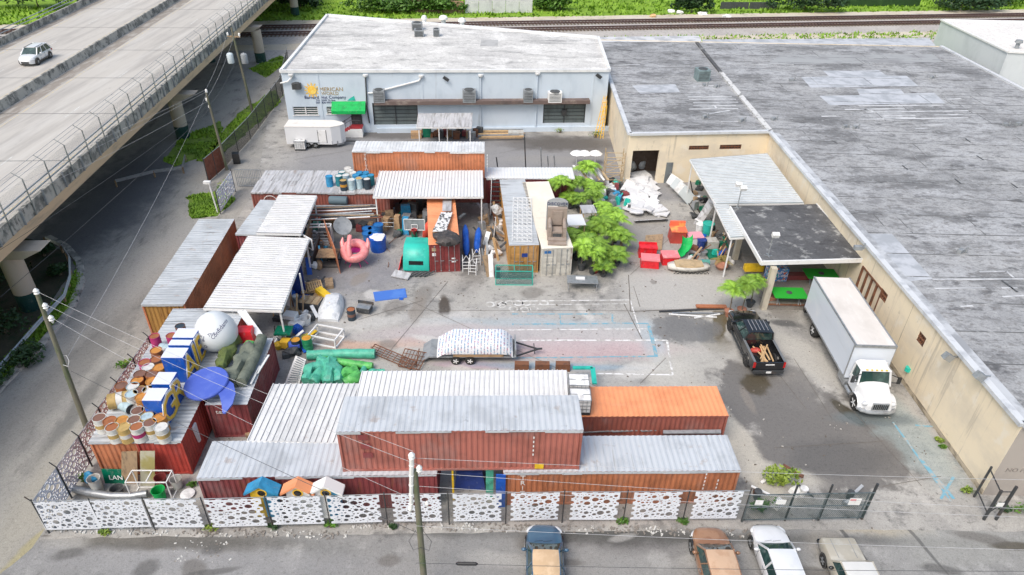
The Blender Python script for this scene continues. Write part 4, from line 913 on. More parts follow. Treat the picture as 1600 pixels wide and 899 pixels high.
A_ = container('rusty pink-red upper container with a grey roof, stacked over the front row', (526, 675), (911, 672), 2.44, 5.45, 2.85, 'c_pinkox', 'roof_grey')
A_.location.z = 2.61; XF[A_.name] = Matrix.Translation(A_.location) @ Matrix.Rotation(A_.rotation_euler.z, 4, 'Z')
for k in range(3): mb = MB(); mb.bx(1.0+.06*k, -.052, 2.3-.62*k, 1.5+.06*k, -.045, 2.66-.62*k); mb.build('faded_mark', M['c_burg'], A_)
mb = MB(); mb.bx(9.75, -.056, .15, 10.2, -.046, .5); mb.build('yellow_mark', M['yellow'], A_)
for k in range(5): mb = MB(); mb.bx(9.6, -.052, 2.3-.3*k, 9.66, -.046, 2.45-.3*k); mb.build('white_mark', M['white'], A_)
B_ = container('rusty orange container at the right end of the front row, with a grey ribbed roof', (787, 738), (1157, 735), 2.44, 2.59, 2.59, 'c_orange', 'roof_grey')
ctext(B_, 'TRITON', .46, 1.0, 2.05, wl, 'stack')
for k in range(2):
    for j in range(7): mb = MB(); mb.bx(10.5+.7*k, -.056, 2.3-.28*j-k*.5, 10.56+.7*k, -.046, 2.45-.28*j-k*.5); mb.build('white_mark', M['white'], B_)
B2 = container('burgundy container at the left end of the front row, behind the perforated fence', (308, 747), (682, 741), 2.44, 2.59, 2.59, 'c_burg', 'roof_grey')
C_ = container('bright orange container with an unpainted-looking orange roof, right of the white roofs', (778, 652), (1138, 650), 2.44, 2.59, 2.59, 'c_oxide', 'c_otop', lip=False)
D_ = container('long orange container with a plank-clad end beside the side road', (221, 476), (288, 475), 12.19, 2.59, 2.59, 'c_orange_b', 'roof_greyx', endmat='c_wood')
mb = MB(); mb.bx(2.36, .9, .15, 2.50, 1.25, 2.5); mb.build('white_stripe', M['white'], D_)
D2 = container('grey-roofed short container behind the long orange one at the left', (368, 366), (399, 367), 6.06, 2.59, 2.59, 'c_burg', 'roof_greyx', W=2.35)
H1 = container('red-brown container with a dirty ribbed roof carrying blue barrels', (392, 301), (598, 302), 2.44, 2.59, 2.59, 'c_oxide', roofmat=M['sheet_dirty'], W=12.19)
H2 = container('container hidden behind the barrel-topped one, with the same dirty ribbed roof', (405, 283), (600, 284), 2.3, 2.59, 2.59, 'c_oxide', roofmat=M['sheet_dirty'], W=12.19, lip=False)
for x_ in (1.2,):
    mb = MB(); mb.lathe((1.6, -.06, 1.45), [(.62, -.01), (.62, .01)], 24, Matrix.Rotation(R(90), 3, 'X')); mb.lathe((1.6, -.065, 1.45), [(.52, -.015), (.52, .015)], 24, Matrix.Rotation(R(90), 3, 'X')); mb.m = 0
    mb = MB(); pts = [(1.6+.6*math.cos(k*math.pi/12), -.06, 1.7+.6*math.sin(k*math.pi/12)) for k in range(13)]; mb.tube(pts, .03, 5); mb.build('painted_arc', M['white'], H1)
E_ = container('orange container with white lettering, stacked at the back of the yard', (550, 237), (757, 238), 2.44, 5.18, 2.59, 'c_orange_b', 'roof_white')
ctext(E_, 'TRITON', .42, 1.15, 2.1, wl, 'stack')
for j in range(6): mb = MB(); mb.bx(12.3, -.056, 2.2-.3*j, 12.36, -.046, 2.4-.3*j); mb.build('white_mark', M['white'], E_)
E2 = container('oxide-red container carrying the lettered orange one at the back', (556, 268), (757, 269), 2.44, 2.59, 2.59, 'c_oxide', 'roof_white', lip=False)
E2.location = (E_.location.x, E_.location.y+.03, 0); E2.rotation_euler = E_.rotation_euler
I_ = container('low red-brown container with a white slatted roof behind the palms', (760, 279), (898, 279), 2.44, 2.59, 2.59, 'c_burg', roofmat=M['sheet_white'])
F_ = container('white container with double doors and a stone-look throne on its roof', (847, 389), (895, 387), 12.19, 2.59, 2.59, 'c_white', roofmat=pm('cream_roof', (.72, .66, .56), [((.45, .36, .28), .56, .76, (.8, .8, .8), 6, .6), ((.80, .76, .68), .45, .7, (.4, .4, .4), 4, .6)], .6), doors='front', lip=False)
mb = MB(); mb.bx(.2, -.012, 2.12, .75, -.004, 2.36); mb.build('blue_sticker', M['blue'], F_)
G_ = container('ochre container with double doors and a grey roof carrying white ironwork', (796, 384), (842, 383), 12.19, 2.59, 2.59, 'c_yellow', 'roof_greyx', doors='front', lip=False)
G_.location.x -= .0
mb = MB(); mb.bx(1.0, -.013, 1.5, 1.5, -.004, 1.85); mb.build('dark_sticker', M['navy'], G_)
J_ = container('dark red container with double doors next to the teal truck cap', (670, 383), (718, 381), 9.2, 2.59, 2.59, 'c_dred', 'c_otop', doors='front', lip=False)
for i, (x, z, w_, h) in enumerate(((.22, 2.0, .32, .3), (.22, 1.55, .3, .28), (1.75, 1.2, .3, .12), (1.75, .9, .35, .12))):
    mb = MB(); mb.bx(x, -.014, z, x+w_, -.004, z+h); mb.build('sticker', M['tan' if i == 0 else 'white'], J_)
K_ = container('burgundy short container carrying rolled green tents, with white lettering at its end', (321, 633), (386, 632), 6.06, 2.59, 2.59, 'c_burg', 'roof_grey', W=2.3, lip=False)
ctext(K_, 'tex', .42, .75, 1.95, wl)
L1 = container('orange container at the left front corner, its roof crowded with rusty drums', (139, 691), (210, 690), 12.1, 2.59, 2.59, 'c_orange_b', roof='roof_greyx', W=2.4)
L2 = container('bright red container with a white stripe below the big gold letters', (211, 690), (282, 689), 12.1, 2.59, 2.59, 'c_red', roof='roof_greyx', W=2.4)
mb = MB(); mb.hexa([(2.395, 1.5, .9), (2.50, 1.5, .9), (2.50, 1.7, .9), (2.395, 1.7, .9), (2.395, 1.35, 2.2), (2.50, 1.35, 2.2), (2.50, 1.75, 2.2), (2.395, 1.75, 2.2)]); mb.build('white_stripe', M['white'], L2)
# ---- ribbed roofs over the yard
Q = atq([(555, 626, 2.75), (888, 619, 2.75), (885, 579, 2.95), (566, 581, 2.95)])
shed('metal_canopy', 'large white ribbed metal roof behind the upper pink-red container', Q, 0, [(Q[3].x+.2, Q[3].y-.2, 2.9), (Q[2].x-.2, Q[2].y-.2, 2.9)], ribs=3, rh=.05)
Q = atq([(386, 690, 2.62), (529, 692, 2.62), (562, 600, 2.85), (427, 601, 2.85)])
shed('metal_canopy', 'white ribbed metal roof with dark streaks left of the upper container', Q, 0, [(Q[3].x+.2, Q[3].y-.2, 2.7)], mat='roof_white', ribs=3)
Q = atq([(318, 482, 3.0), (440, 486, 3.0), (483, 374, 3.0), (388, 370, 3.0)])
shed('metal_canopy', 'wide white ribbed shed roof beside the long orange container', Q, 1, [(Q[1].x-.2, Q[1].y+.2, 2.9), (Q[2].x-.2, Q[2].y-.2, 2.9), (Q[1].x-.1, (Q[1].y+Q[2].y)/2, 2.9), (Q[0].x+1.8, Q[0].y+.2, 2.9)], ribs=3)
Q = atq([(401, 365, 3.2), (470, 366, 3.2), (495, 307, 3.2), (436, 306, 3.2)])
sh2 = shed('metal_canopy', 'smaller white ribbed shed roof just behind the wide one at the left', Q, 1, [(Q[1].x-.2, Q[1].y+.2, 3.1), (Q[2].x-.2, Q[2].y-.2, 3.1)], ribs=3)
Q = atq([(583, 308, 3.3), (755, 308, 3.3), (754, 267, 3.5), (593, 268, 3.5)])
shed('metal_canopy', 'white ribbed shed roof in front of the stacked orange container', Q, 0, [(Q[1].x-.15, Q[1].y+.1, 3.2), (Q[0].x+.2, Q[0].y+.1, 3.2)], ribs=3)
# gable panel of the small shed
Q = [at(470, 368, 3.0), at(482, 385, 2.2)]
t = thing('awning_window', 'white-framed lattice panel hanging at the corner of the smaller shed roof', 'panel', (at(478, 375, 2.6).x, at(478, 375, 2.6).y, 1.9))
mb = MB(); 
for z in (.1, 1.0): mb.bar((-.6, .5, z), (.6, -.5, z), .1)
for k in range(2): mb.bar((-.6+1.2*k, .5-k, .1), (-.6+1.2*k, .5-k, 1.0), .1)
mb.build('frame', M['white'], t)
mb = MB(); mb.bar((-.55, .46, .55), (.55, -.46, .55), .03, .85); mb.build('pane', M['dgrey'], t)
# ================================================================ FENCES
fence_w = pm('fence_white_panel', (.74, .77, .84), [((.55, .57, .62), .46, .72, (1.2, 1.2, 1.2), 6, .7), ((.20, .20, .18), .66, .8, (3, 3, 1), 6, .7)], .6)
fence_p = pm('fence_pinkish_panel', (.76, .74, .78), [((.34, .30, .33), .46, .72, (1.2, 1.2, 1.2), 6, .8), ((.18, .16, .17), .62, .78, (3, 3, 1), 6, .7)], .6)
def holepanel(name, w_, h, seed, bite=True, rs=(.06, .19), n=120):
    rg = random.Random(seed); circ = []
    def curve_circle(sp, cx, cy, r, k=12):
        pts = [(cx+r*math.cos(2*math.pi*i/k), cy+r*.92*math.sin(2*math.pi*i/k)) for i in range(k)]
        sp.points.add(k-1)
        for i, p in enumerate(pts): sp.points[i].co = (p[0], p[1], 0, 1)
        sp.use_cyclic_u = True
    cu = bpy.data.curves.new(name, 'CURVE'); cu.dimensions = '2D'; cu.fill_mode = 'BOTH'; cu.extrude = .012
    out = []
    def edge_pts(x, up):
        ys = []; y = .25
        while y < h-.25:
            r = rg.uniform(.08, .2); ys.append((y, r)); y += r*2+rg.uniform(.03, .12)
        seq = ys if up else ys[::-1]; pts = []
        for (yc, r) in seq:
            for k in range(7):
                a = math.pi*k/6; s_ = -1 if x > 0 else 1
                yy = yc-r*.8*math.cos(a) if up else yc+r*.8*math.cos(a)
                pts.append((x+s_*r*math.sin(a), min(h, max(0, yy))))
            circ.append((x, yc, r+.02))
        return pts
    out.append((0, 0)); out.append((w_, 0))
    if bite: out += edge_pts(w_, True)
    out.append((w_, h))
    xx = w_-.3
    while xx > .4:      # stepped top edge
        out += [(xx, h), (xx, h-.05), (xx-.28, h-.05), (xx-.28, h)]; xx -= .55
    out.append((0, h))
    if bite: out += edge_pts(0, False)
    sp = cu.splines.new('POLY'); sp.points.add(len(out)-1)
    for i, p in enumerate(out): sp.points[i].co = (*p, 0, 1)
    sp.use_cyclic_u = True
    tries = 0; got = 0
    while tries < 1600 and got < n:
        tries += 1; t_ = tries/1600; r = rg.uniform(*(rs if t_ < .1 else (rs[0]*.8, rs[1]*.55) if t_ < .3 else (rs[0]*.45, rs[0]*1.1)))
        x, y = rg.uniform(r+.05, w_-r-.05), rg.uniform(r+.05, h-r-.09)
        if all((x-a)**2+(y-b)**2 > (r+c+.028)**2 for a, b, c in circ):
            circ.append((x, y, r)); got += 1; s2 = cu.splines.new('POLY'); curve_circle(s2, x, y, r, 12 if r > .07 else 7)
    o = bpy.data.objects.new(name, cu); col.objects.link(o); dg_ = bpy.context.evaluated_depsgraph_get()
    me = bpy.data.meshes.new_from_object(o.evaluated_get(dg_)); bpy.data.objects.remove(o)
    me.transform(Matrix.Rotation(R(90), 4, 'X')); me.name = name; me.materials.clear(); return me
front_x = [77, 163, 243, 331, 427, 517, 606, 702, 790, 878, 973, 1066, 1158]; front_y = [833, 831, 829, 829, 826, 824, 821, 820, 819, 817, 817, 816, 815]
FPts = [at(a, b) for a, b in zip(front_x, front_y)]
fe = thing('perforated_fence', 'white fence of panels cut with round holes along the front street', 'fence', FPts[6])
pan = [holepanel('perforated_panel', 2.45, 2.05, s) for s in (1, 2, 3, 4)] + [holepanel('perforated_panel', 2.93, 2.05, s, False) for s in (5, 6)]
for me in pan: me.materials.append(fence_w)
for i in range(12):
    a, b = FPts[i], FPts[i+1]; L = (b-a).length; w_ = 2.45 if i not in (0, 1) else 2.93
    me = pan[i % 4] if w_ == 2.45 else pan[4+i % 2]
    o = bpy.data.objects.new('perforated_panel', me); col.objects.link(o); o.parent = fe
    st_ = (L-w_)/2*(.4 if i < 6 else 1.); q = a+(b-a).normalized()*st_-FPts[6]; o.location = (q.x, q.y-.03, .32+rr(-.03, .03)); o.rotation_euler = (rr(-.03, .01), 0, math.atan2(b.y-a.y, b.x-a.x))
    if i < 6: o.scale.x = (L-.35)/w_ if w_ < 2.9 else L/w_
for i, p in enumerate(FPts):
    mb = MB(); mb.tube([p, p+Vector((0, 0, 2.55))], .032, 8); mb.build('post', M['dsteel'], fe, world=True)
mb = MB()
for i in range(12):
    a, b = FPts[i], FPts[i+1]; mb.add([a+Vector((0, .04, .1)), b+Vector((0, .04, .1)), b+Vector((0, .04, 2.4)), a+Vector((0, .04, 2.4))], [(0, 1, 2, 3)])
mb.build('chain_link', M['link'], fe, world=True)
mb = MB(); mb.tube([p+Vector((0, 0, 2.42)) for p in FPts], .022, 6); mb.build('top_rail', M['steel'], fe, world=True)
# left side fence
LP = [at(77, 833), at(128, 757)+Vector((-.2, 0, 0)), at(160, 690)+Vector((-.15, 0, 0)), at(188, 645), at(210, 598), at(225, 560), at(240, 525)]
a0 = FPts[0]; b0 = at(232, 528, 2.3); b0.z = 0; dvv = (b0-a0)
LP = [a0+dvv*(i/6) for i in range(7)]
lf = thing('perforated_fence', 'pinkish-white perforated fence running back along the side road', 'fence', LP[3])
for i in range(6):
    a, b = LP[i], LP[i+1]; L = (b-a).length
    if i == 0 or i < 3 and 0: pass
    me2 = holepanel('perforated_panel', L, 2.05, 20+i, False, (.05, .17), 110); me2.materials.append(fence_p if i else fence_w)
    o = bpy.data.objects.new('perforated_panel', me2); col.objects.link(o); o.parent = lf; q = a-LP[3]; o.location = (q.x-.03, q.y, .3); o.rotation_euler = (0, 0, math.atan2(b.y-a.y, b.x-a.x))
for p in LP:
    mb = MB(); mb.tube([p, p+Vector((0, 0, 2.4))], .045, 8); mb.bar(p+Vector((0, 0, 2.4)), p+Vector((-.25, 0, 2.75)), .04); mb.build('post', M['dsteel'], lf, world=True)
mb = MB(); mb.tube([p+Vector((0, 0, 2.38)) for p in LP], .02, 6); mb.build('top_rail', M['steel'], lf, world=True)
# short stretch of the same fence farther back
a, b = at(345, 335), at(368, 300); me2 = holepanel('perforated_panel', (b-a).length, 2.0, 31, False, (.08, .2), 60); me2.materials.append(fence_w)
bf = thing('perforated_fence', 'short stretch of white perforated fence at the far end of the containers', 'fence', a)
o = bpy.data.objects.new('perforated_panel', me2); col.objects.link(o); o.parent = bf; o.location = (0, 0, .2); o.rotation_euler = (0, 0, math.atan2(b.y-a.y, b.x-a.x))
for p in (Vector((0, 0, 0)), b-a): mb = MB(); mb.tube([p, p+Vector((0, 0, 2.4))], .045, 8); mb.build('post', M['dsteel'], bf)
# dark screened fence along the warehouse lot
SP = [at(326, 285), at(352, 262), at(392, 218), at(428, 170), at(442, 150), at(452, 100)]
sf = thing('screened_fence', 'chain-link fence with dark screen cloth along the warehouse lot', 'fence', SP[2])
for i in range(len(SP)-1):
    a, b = SP[i], SP[i+1]; mb = MB(); mb.add([a+Vector((0, 0, .05)), b+Vector((0, 0, .05)), b+Vector((0, 0, 2.4)), a+Vector((0, 0, 2.4))], [(0, 1, 2, 3)]); mb.build('screen', M['link_d'] if i else flat('rust_screen', (.22, .07, .04), .9), sf, world=True)
    n = max(2, int((b-a).length/3))
    for k in range(n): p = a.lerp(b, k/n); mb = MB(); mb.tube([p, p+Vector((0, 0, 2.6))], .05, 7); mb.build('post', M['dsteel'], sf, world=True)
    mb = MB(); mb.tube([a+Vector((0, 0, 2.45)), b+Vector((0, 0, 2.45))], .03, 6); mb.build('top_rail', M['steel'], sf, world=True)
a, b = at(372, 292), at(412, 293); t = thing('metal_gate', 'grey barred gate between the perforated fence and the barrel-topped container', 'gate', a)
for k in range(16): p = (b-a)*(k/15); mb = MB(); mb.bar(p+Vector((0, 0, .1)), p+Vector((0, 0, 1.9)), .05); mb.build('bar', M['grey'], t)
mb = MB(); 
for z in (.15, 1.0, 1.85): mb.bar(Vector((0, 0, z)), (b-a)+Vector((0, 0, z)), .06)
mb.build('gate_frame', M['grey'], t)
# sliding gate at the right of the front fence
ga, gb = at(1158, 815), at(1346, 811)
t = thing('sliding_gate', 'long chain-link sliding gate at the right end of the front fence', 'gate', ga)
v = gb-ga
mb = MB(); mb.add([(0, -.1, .25), tuple(v+Vector((0, -.1, .25))), tuple(v+Vector((0, -.1, 2.2))), (0, -.1, 2.2)], [(0, 1, 2, 3)]); mb.build('chain_link', M['link_g'], t)
mb = MB()
for z in (.25, 2.2, 1.25): mb.tube([(0, -.1, z), tuple(v+Vector((0, -.1, z)))], .035, 6)
for f in (0, .62, .955): mb.tube([tuple(v*f+Vector((0, -.1, .1))), tuple(v*f+Vector((0, -.1, 2.25)))], .04, 6)
mb.build('gate_frame', pm('gate_steel', (.12, .15, .16), [((.05, .06, .06), .45, .7, (3, 3, 3))], .5, .2), t)
for f in (.36, .64, 1.0): 
    mb = MB(); q = v*f; mb.tube([tuple(q), tuple(q+Vector((0, 0, 2.75)))], .07 if f == 1 else .055, 8); mb.build('post', M['dsteel'], t)
for f, w_ in ((.06, .4), (.235, .5)): mb = MB(); q = v*f; mb.box(tuple(q+Vector((.15, -.16, 1.7))), (w_, .02, .34)); mb.build('sign', M['white'], t)
mb = MB(); q = v*.86; mb.box(tuple(q+Vector((0, -.16, 1.6))), (.6, .02, .5)); mb.box(tuple(q+Vector((.18, -.175, 1.72))), (.16, .01, .2)); sg = mb.build('sign', M['white'], t)
mb = MB(); mb.box(tuple(q+Vector((-.12, -.172, 1.74))), (.3, .01, .1)); mb.build('red_band', M['red'], sg)
# gate leaf at the far right corner
q1, q2 = at(1537, 812), at(1556, 812)
t = thing('gate_support', 'pair of dark gate posts with a small white sign by the grey corner wall', 'gate post', q1)
for qq, h in ((Vector((0, 0, 0)), 2.3), (q2-q1, 2.6)): mb = MB(); mb.tube([qq, qq+Vector((0, 0, h))], .08, 8); mb.build('post', M['dsteel'], t)
mb = MB(); qq = q2-q1
mb.tube([(0, 0, 2.2), (.3, 1.5, 2.2), ], .04, 6); mb.tube([(0, 0, .5), (.3, 1.5, .5)], .04, 6); mb.tube([(0, 0, .5), qq+Vector((0, 0, 1.6))], .03, 6); mb.tube([(0, 0, 2.2), qq+Vector((0, 0, 2.2))], .03, 6); mb.tube([(.3, 1.5, 0), (.3, 1.5, 2.4)], .06, 8); mb.build('brace', M['dsteel'], t)
mb = MB(); mb.box((.25, -.12, 1.35), (.36, .02, .3)); mb.build('sign', M['white'], t)
# ================================================================ POLES, WIRES
def pole(label, base, H, top_off, r0=.17, r1=.11, name='utility_pole'):
    t = thing(name, label, 'utility pole', base)
    mb = MB(); mb.tube([Vector((0, 0, -.05)), Vector(top_off)*.5+Vector((0, 0, H/2)), Vector(top_off)+Vector((0, 0, H))], [r0, (r0+r1)/2, r1], 10); mb.build('shaft', M['pole'], t, True)
    return t
def insul(t, p, r=.13, h=.35, mat='white', name='insulator', tilt=None):
    mb = MB(); mb.lathe(p, [(.04, -.15), (r*.6, 0), (r, h*.2), (r*.7, h*.4), (r, h*.6), (r*.7, h*.8), (.03, h)], 10, tilt); mb.build(name, M[mat], t, True)
PL = at(137, 672); p1 = pole('leaning mossy utility pole standing beside the side road at the left', PL, 9.6, (.3, .3, 0))
for z, x in ((9.6, 0.), (8.7, .16), (7.9, .22)): insul(p1, (.3*z/9.6+x, .3, z-.1), .15, .36)
mb = MB(); mb.tube([(.25, .3, 5.4), (.5, .2, 5.5), (.6, .1, 5.2), (.5, 0, 4.9), (.25, 0, 5.0)], .015, 5); mb.build('cable_loop', M['white'], p1)
p2 = pole('thin utility pole with a white street lamp head, by the screened fence', at(355, 266), 8.1, (-.3, -.1, 0), .15, .09)
insul(p2, (-.3, 0, 8.1)); insul(p2, (-.45, 0, 7.3), .12, .3); insul(p2, (-.35, 0, 6.6), .12, .3)
p3 = pole('tall utility pole carrying two grey transformers near the rail tracks', at(395, 177), 10.2, (-.5, -.2, 0), .17, .1)
for dx in (-.9, .75):
    mb = MB(); mb.lathe((-.35+dx, -.35, 6.2), [(.36, 0), (.38, .1), (.38, 1.0), (.3, 1.12), (.1, 1.2)], 12); mb.build('transformer', M['grey'] if dx > 0 else pm('transformer_pale', (.55, .62, .66)), p3, True)
mb = MB(); mb.bar((-1.2, -.1, 9.2), (.4, -.3, 9.2), .1, .12); mb.build('crossarm', M['wood'], p3)
insul(p3, (-1.1, -.1, 9.3)); insul(p3, (.3, -.3, 9.3))
# street lamp by the grass patch
b_ = at(340, 332); t = thing('street_lamp', 'short white lamp post with a boxy head on the grass patch', 'lamp', b_)
mb = MB(); mb.tube([(0, 0, 0), (-.15, 0, 2.9)], .07, 8); mb.build('shaft', M['white'], t, True); mb = MB(); mb.box((-.3, 0, 3.0), (.6, .35, .22)); mb.build('lamp_head', M['white'], t)
# central pole: top at (745..)
PC = at(646, 905, 0); 
p4 = pole('mossy utility pole rising in front of the perforated fence, white switch gear at its top', (PC.x, PC.y+1.2, 0), 8.3, (0, 0, 0), .16, .115)
XFp = XF[p4.name].inverted()
ptop = at(648, 735, 8.3)
p4.location = (ptop.x, ptop.y, 0); XF[p4.name] = Matrix.Translation(p4.location)
mb = MB(); mb.tube([(-.28, -.05, 6.0), (-.06, -.12, 9.1)], [.085, .10], 8); mb.build('riser_cover', M['white'], p4, True)
insul(p4, (-.05, -.12, 9.1), .14, .36); insul(p4, (.2, -.05, 8.3), .13, .36); insul(p4, (-.32, -.05, 5.9), .1, .25); insul(p4, (.4, 0, 6.2), .08, .2)
mb = MB()
for k in range(5): mb.lathe((-.26+.044*k, -.06-.016*k, 6.3+.6*k), [(.095, 0), (.115, .03), (.095, .06)], 8)
mb.build('riser_rings', M['white'], p4, True)
mb = MB()
for s_ in (-1, 1): mb.tube([(s_*.15, -.1, 4.6), (s_*.5, -.15, 3.9), (s_*.35, -.1, 3.2), (0, -.18, 3.5)], .012, 5)
mb.build('cable_loop', M['dgrey'], p4)
def wire(a, b, sag, r, mat, label, name='power_line', n=14, group='overhead wires'):
    a, b = Vector(a), Vector(b); pts = [a.lerp(b, i/n)-Vector((0, 0, sag*4*(i/n)*(1-i/n))) for i in range(n+1)]
    mb = MB(); mb.tube(pts, r, 5); return single(mb, name, M[mat], label, 'overhead wire', group)
T1 = Vector(PL)+Vector((.3, .3, 0)); T2 = Vector(at(355, 266))+Vector((-.3, -.1, 0)); T3 = Vector(at(395, 177))+Vector((-.5, -.2, 0)); T4 = Vector(p4.location)
Z = lambda v, z, dx=0: Vector((v.x+dx, v.y, z))
M['wirew'] = flat('pale_wire', (.50, .50, .52), .4)
wire(Z(T2, 8.4), Z(T3, 9.6, -.6), .4, .009, 'wirew', 'uppermost wire between the lamp-headed pole and the transformer pole')
wire(Z(T2, 7.6), Z(T3, 9.6, .3), .4, .009, 'wirew', 'second wire between the lamp-headed pole and the transformer pole')
wire(Z(T2, 6.8), Z(T3, 6.9), .4, .013, 'dgrey', 'lowest dark wire between the lamp-headed pole and the transformer pole')
wire(Z(T2, 8.2), Vector((-41, 27, 8.6)), .5, .009, 'wirew', 'third white wire fanning out towards the bridge side')
wire(Z(T2, 6.9), Vector((-34, 26, 7.5)), .5, .013, 'dgrey', 'dark wire fanning over the near side road')
far1 = T1+Vector((-7.5, -16, 0))
wire(Z(T2, 8.4), Vector((-40, 30, 9.6)), .5, .009, 'wirew', 'upper white wire crossing from the lamp-headed pole to the bridge side', )
wire(Z(T2, 8.0), Z(T1, 5.4, .2), .5, .009, 'wirew', 'white wire running down the side road to the mossy pole')
wire(Z(T2, 7.3), Vector((-36, 32, 9.2)), .5, .009, 'wirew', 'second white wire crossing the side road towards the bridge')
wire(Z(T2, 6.5), Vector((-33.5, 31, 4.0)), .3, .016, 'dgrey', 'dark wire over the middle of the side road')
wire(Z(T1, 9.7), Z(T4, 9.4), .35, .008, 'wirew', 'uppermost white wire from the mossy left pole to the front pole')
wire(Z(T1, 8.9, .15), Z(T4, 8.6, .2), .4, .008, 'wirew', 'second white wire from the mossy left pole to the front pole')
wire(Z(T1, 8.0, .2), Z(T4, 6.2, .3), .5, .008, 'wirew', 'lowest white wire from the mossy left pole to the front pole')
wire(Z(T1, 4.3), Z(T4, 4.2), .2, .013, 'dgrey', 'thick dark cable sagging over the containers to the front pole')
for (x0, y0, z0, x1, y1, z1, mt_, s_) in ((648, 716, 8.9, 1700, 752, 8.6, 'wirew', 'topmost white wire over the gate'), (655, 738, 8.2, 1700, 800, 8.0, 'wirew', 'second white wire over the gate'), (650, 822, 5.6, 1700, 862, 5.2, 'wirew', 'white wire passing over the car hoods'), (650, 880, 4.2, 1700, 893, 5.4, 'dgrey', 'dark cable over the car roofs'), (655, 760, 7.4, 1700, 812, 7.2, 'wirew', 'third white wire above the sliding gate')):
    wire(at(x0, y0, z0), at(x1, y1, z1), .15, .008 if mt_ == 'wirew' else .011, mt_, s_+' at the right of the front pole')
mb = MB(); a, b = at(712, 881, 4.25), at(747, 881.5, 4.3); mb.tube([a, a.lerp(b, .1), a.lerp(b, .9), b], [.03, .08, .08, .03], 8); single(mb, 'cable_splice', M['black'], 'black cable splice on the dark wire right of the front pole', 'cable splice')
# guardrail along the kerb
gp = [at(a, b, .7) for a, b in ((-60, 625), (0, 573), (60, 505), (100, 462), (109, 432), (108, 402), (96, 384), (62, 368))]
t = thing('guard_rail', 'curved galvanised guard rail along the kerb below the bridge', 'guard rail', (gp[3].x, gp[3].y, 0))
fine = []
for i in range(len(gp)-1):
    for j in range(4): fine.append(gp[i].lerp(gp[i+1], j/4))
rings = []
for i, p in enumerate(fine):
    d = (fine[min(i+1, len(fine)-1)]-fine[max(i-1, 0)]).normalized(); s_ = Vector((d.y, -d.x, 0)); u_ = Vector((0, 0, 1))
    rings.append([p+s_*a+u_*b for a, b in ((0, -.16), (.07, -.1), (.0, 0), (.07, .1), (0, .16), (-.03, .16), (.03, .1), (-.04, 0), (.03, -.1), (-.03, -.16))])
mb = MB(); mb.loft(rings); mb.build('rail', M['steel'], t, world=True)
for p in fine[::3]: mb = MB(); mb.bar((p.x-.08, p.y, 0), (p.x-.08, p.y, .75), .12, .14); mb.build('post', M['wood'], t, world=True)
a, b = at(268, 288), at(345, 252)
t = thing('guard_rail', 'short broken guard rail beside the nearest grass patch under the bridge', 'guard rail', at(250, 262))
pts = [at(180, 283, .65), at(240, 268, .65), at(285, 262, .65), at(289, 244, .65)]
mb = MB()
for i in range(3): mb.bar(pts[i], pts[i+1], .08, .3)
mb.build('rail', M['steel'], t, world=True)
for p in pts: mb = MB(); mb.bar((p.x, p.y, 0), (p.x, p.y, .7), .12); mb.build('post', M['wood'], t, world=True)
# ================================================================ VEHICLES
def wheel(par, x, y, r=.33, w=.24, side=1, rim='steel'):
    rt = Matrix.Rotation(R(90), 3, 'X')
    mb = MB(); mb.lathe((x, y, r), [(r*.62, -w/2), (r*.94, -w/2), (r, -w*.3), (r, w*.3), (r*.94, w/2), (r*.62, w/2)], 22, rt); o = mb.build('wheel', M['rubber'], par, True)
    mb = MB(); mb.lathe((x, y, r), [(r*.63, -w*.46), (r*.60, w*.46)], 18, rt)
    s = -side*w*.47
    for k in range(5):
        a = k*2*math.pi/5; mb.bar((x, y-s*1., r), (x+math.cos(a)*r*.58, y-s*1., r+math.sin(a)*r*.58), .07, .04, (0, 1, 0))
    mb.build('rim', M[rim], o, True)
def carbody(par, st, mat, nm='body'):
    rings = []
    for (x, zt, hw, zb, cr) in st:
        prof = [(0, zt+cr), (.45, zt+cr*.85), (.80, zt+cr*.3), (.93, zt-.03), (.99, zt-.14), (1., (zt+zb)/2), (.985, zb+.16), (.93, zb)]
        ring = [Vector((x, -hw*a, b)) for a, b in prof]+[Vector((x, hw*a, b)) for a, b in prof[::-1][:-1]]
        rings.append(ring)
    mb = MB(); mb.loft(rings); return mb.build(nm, mat, par, True)
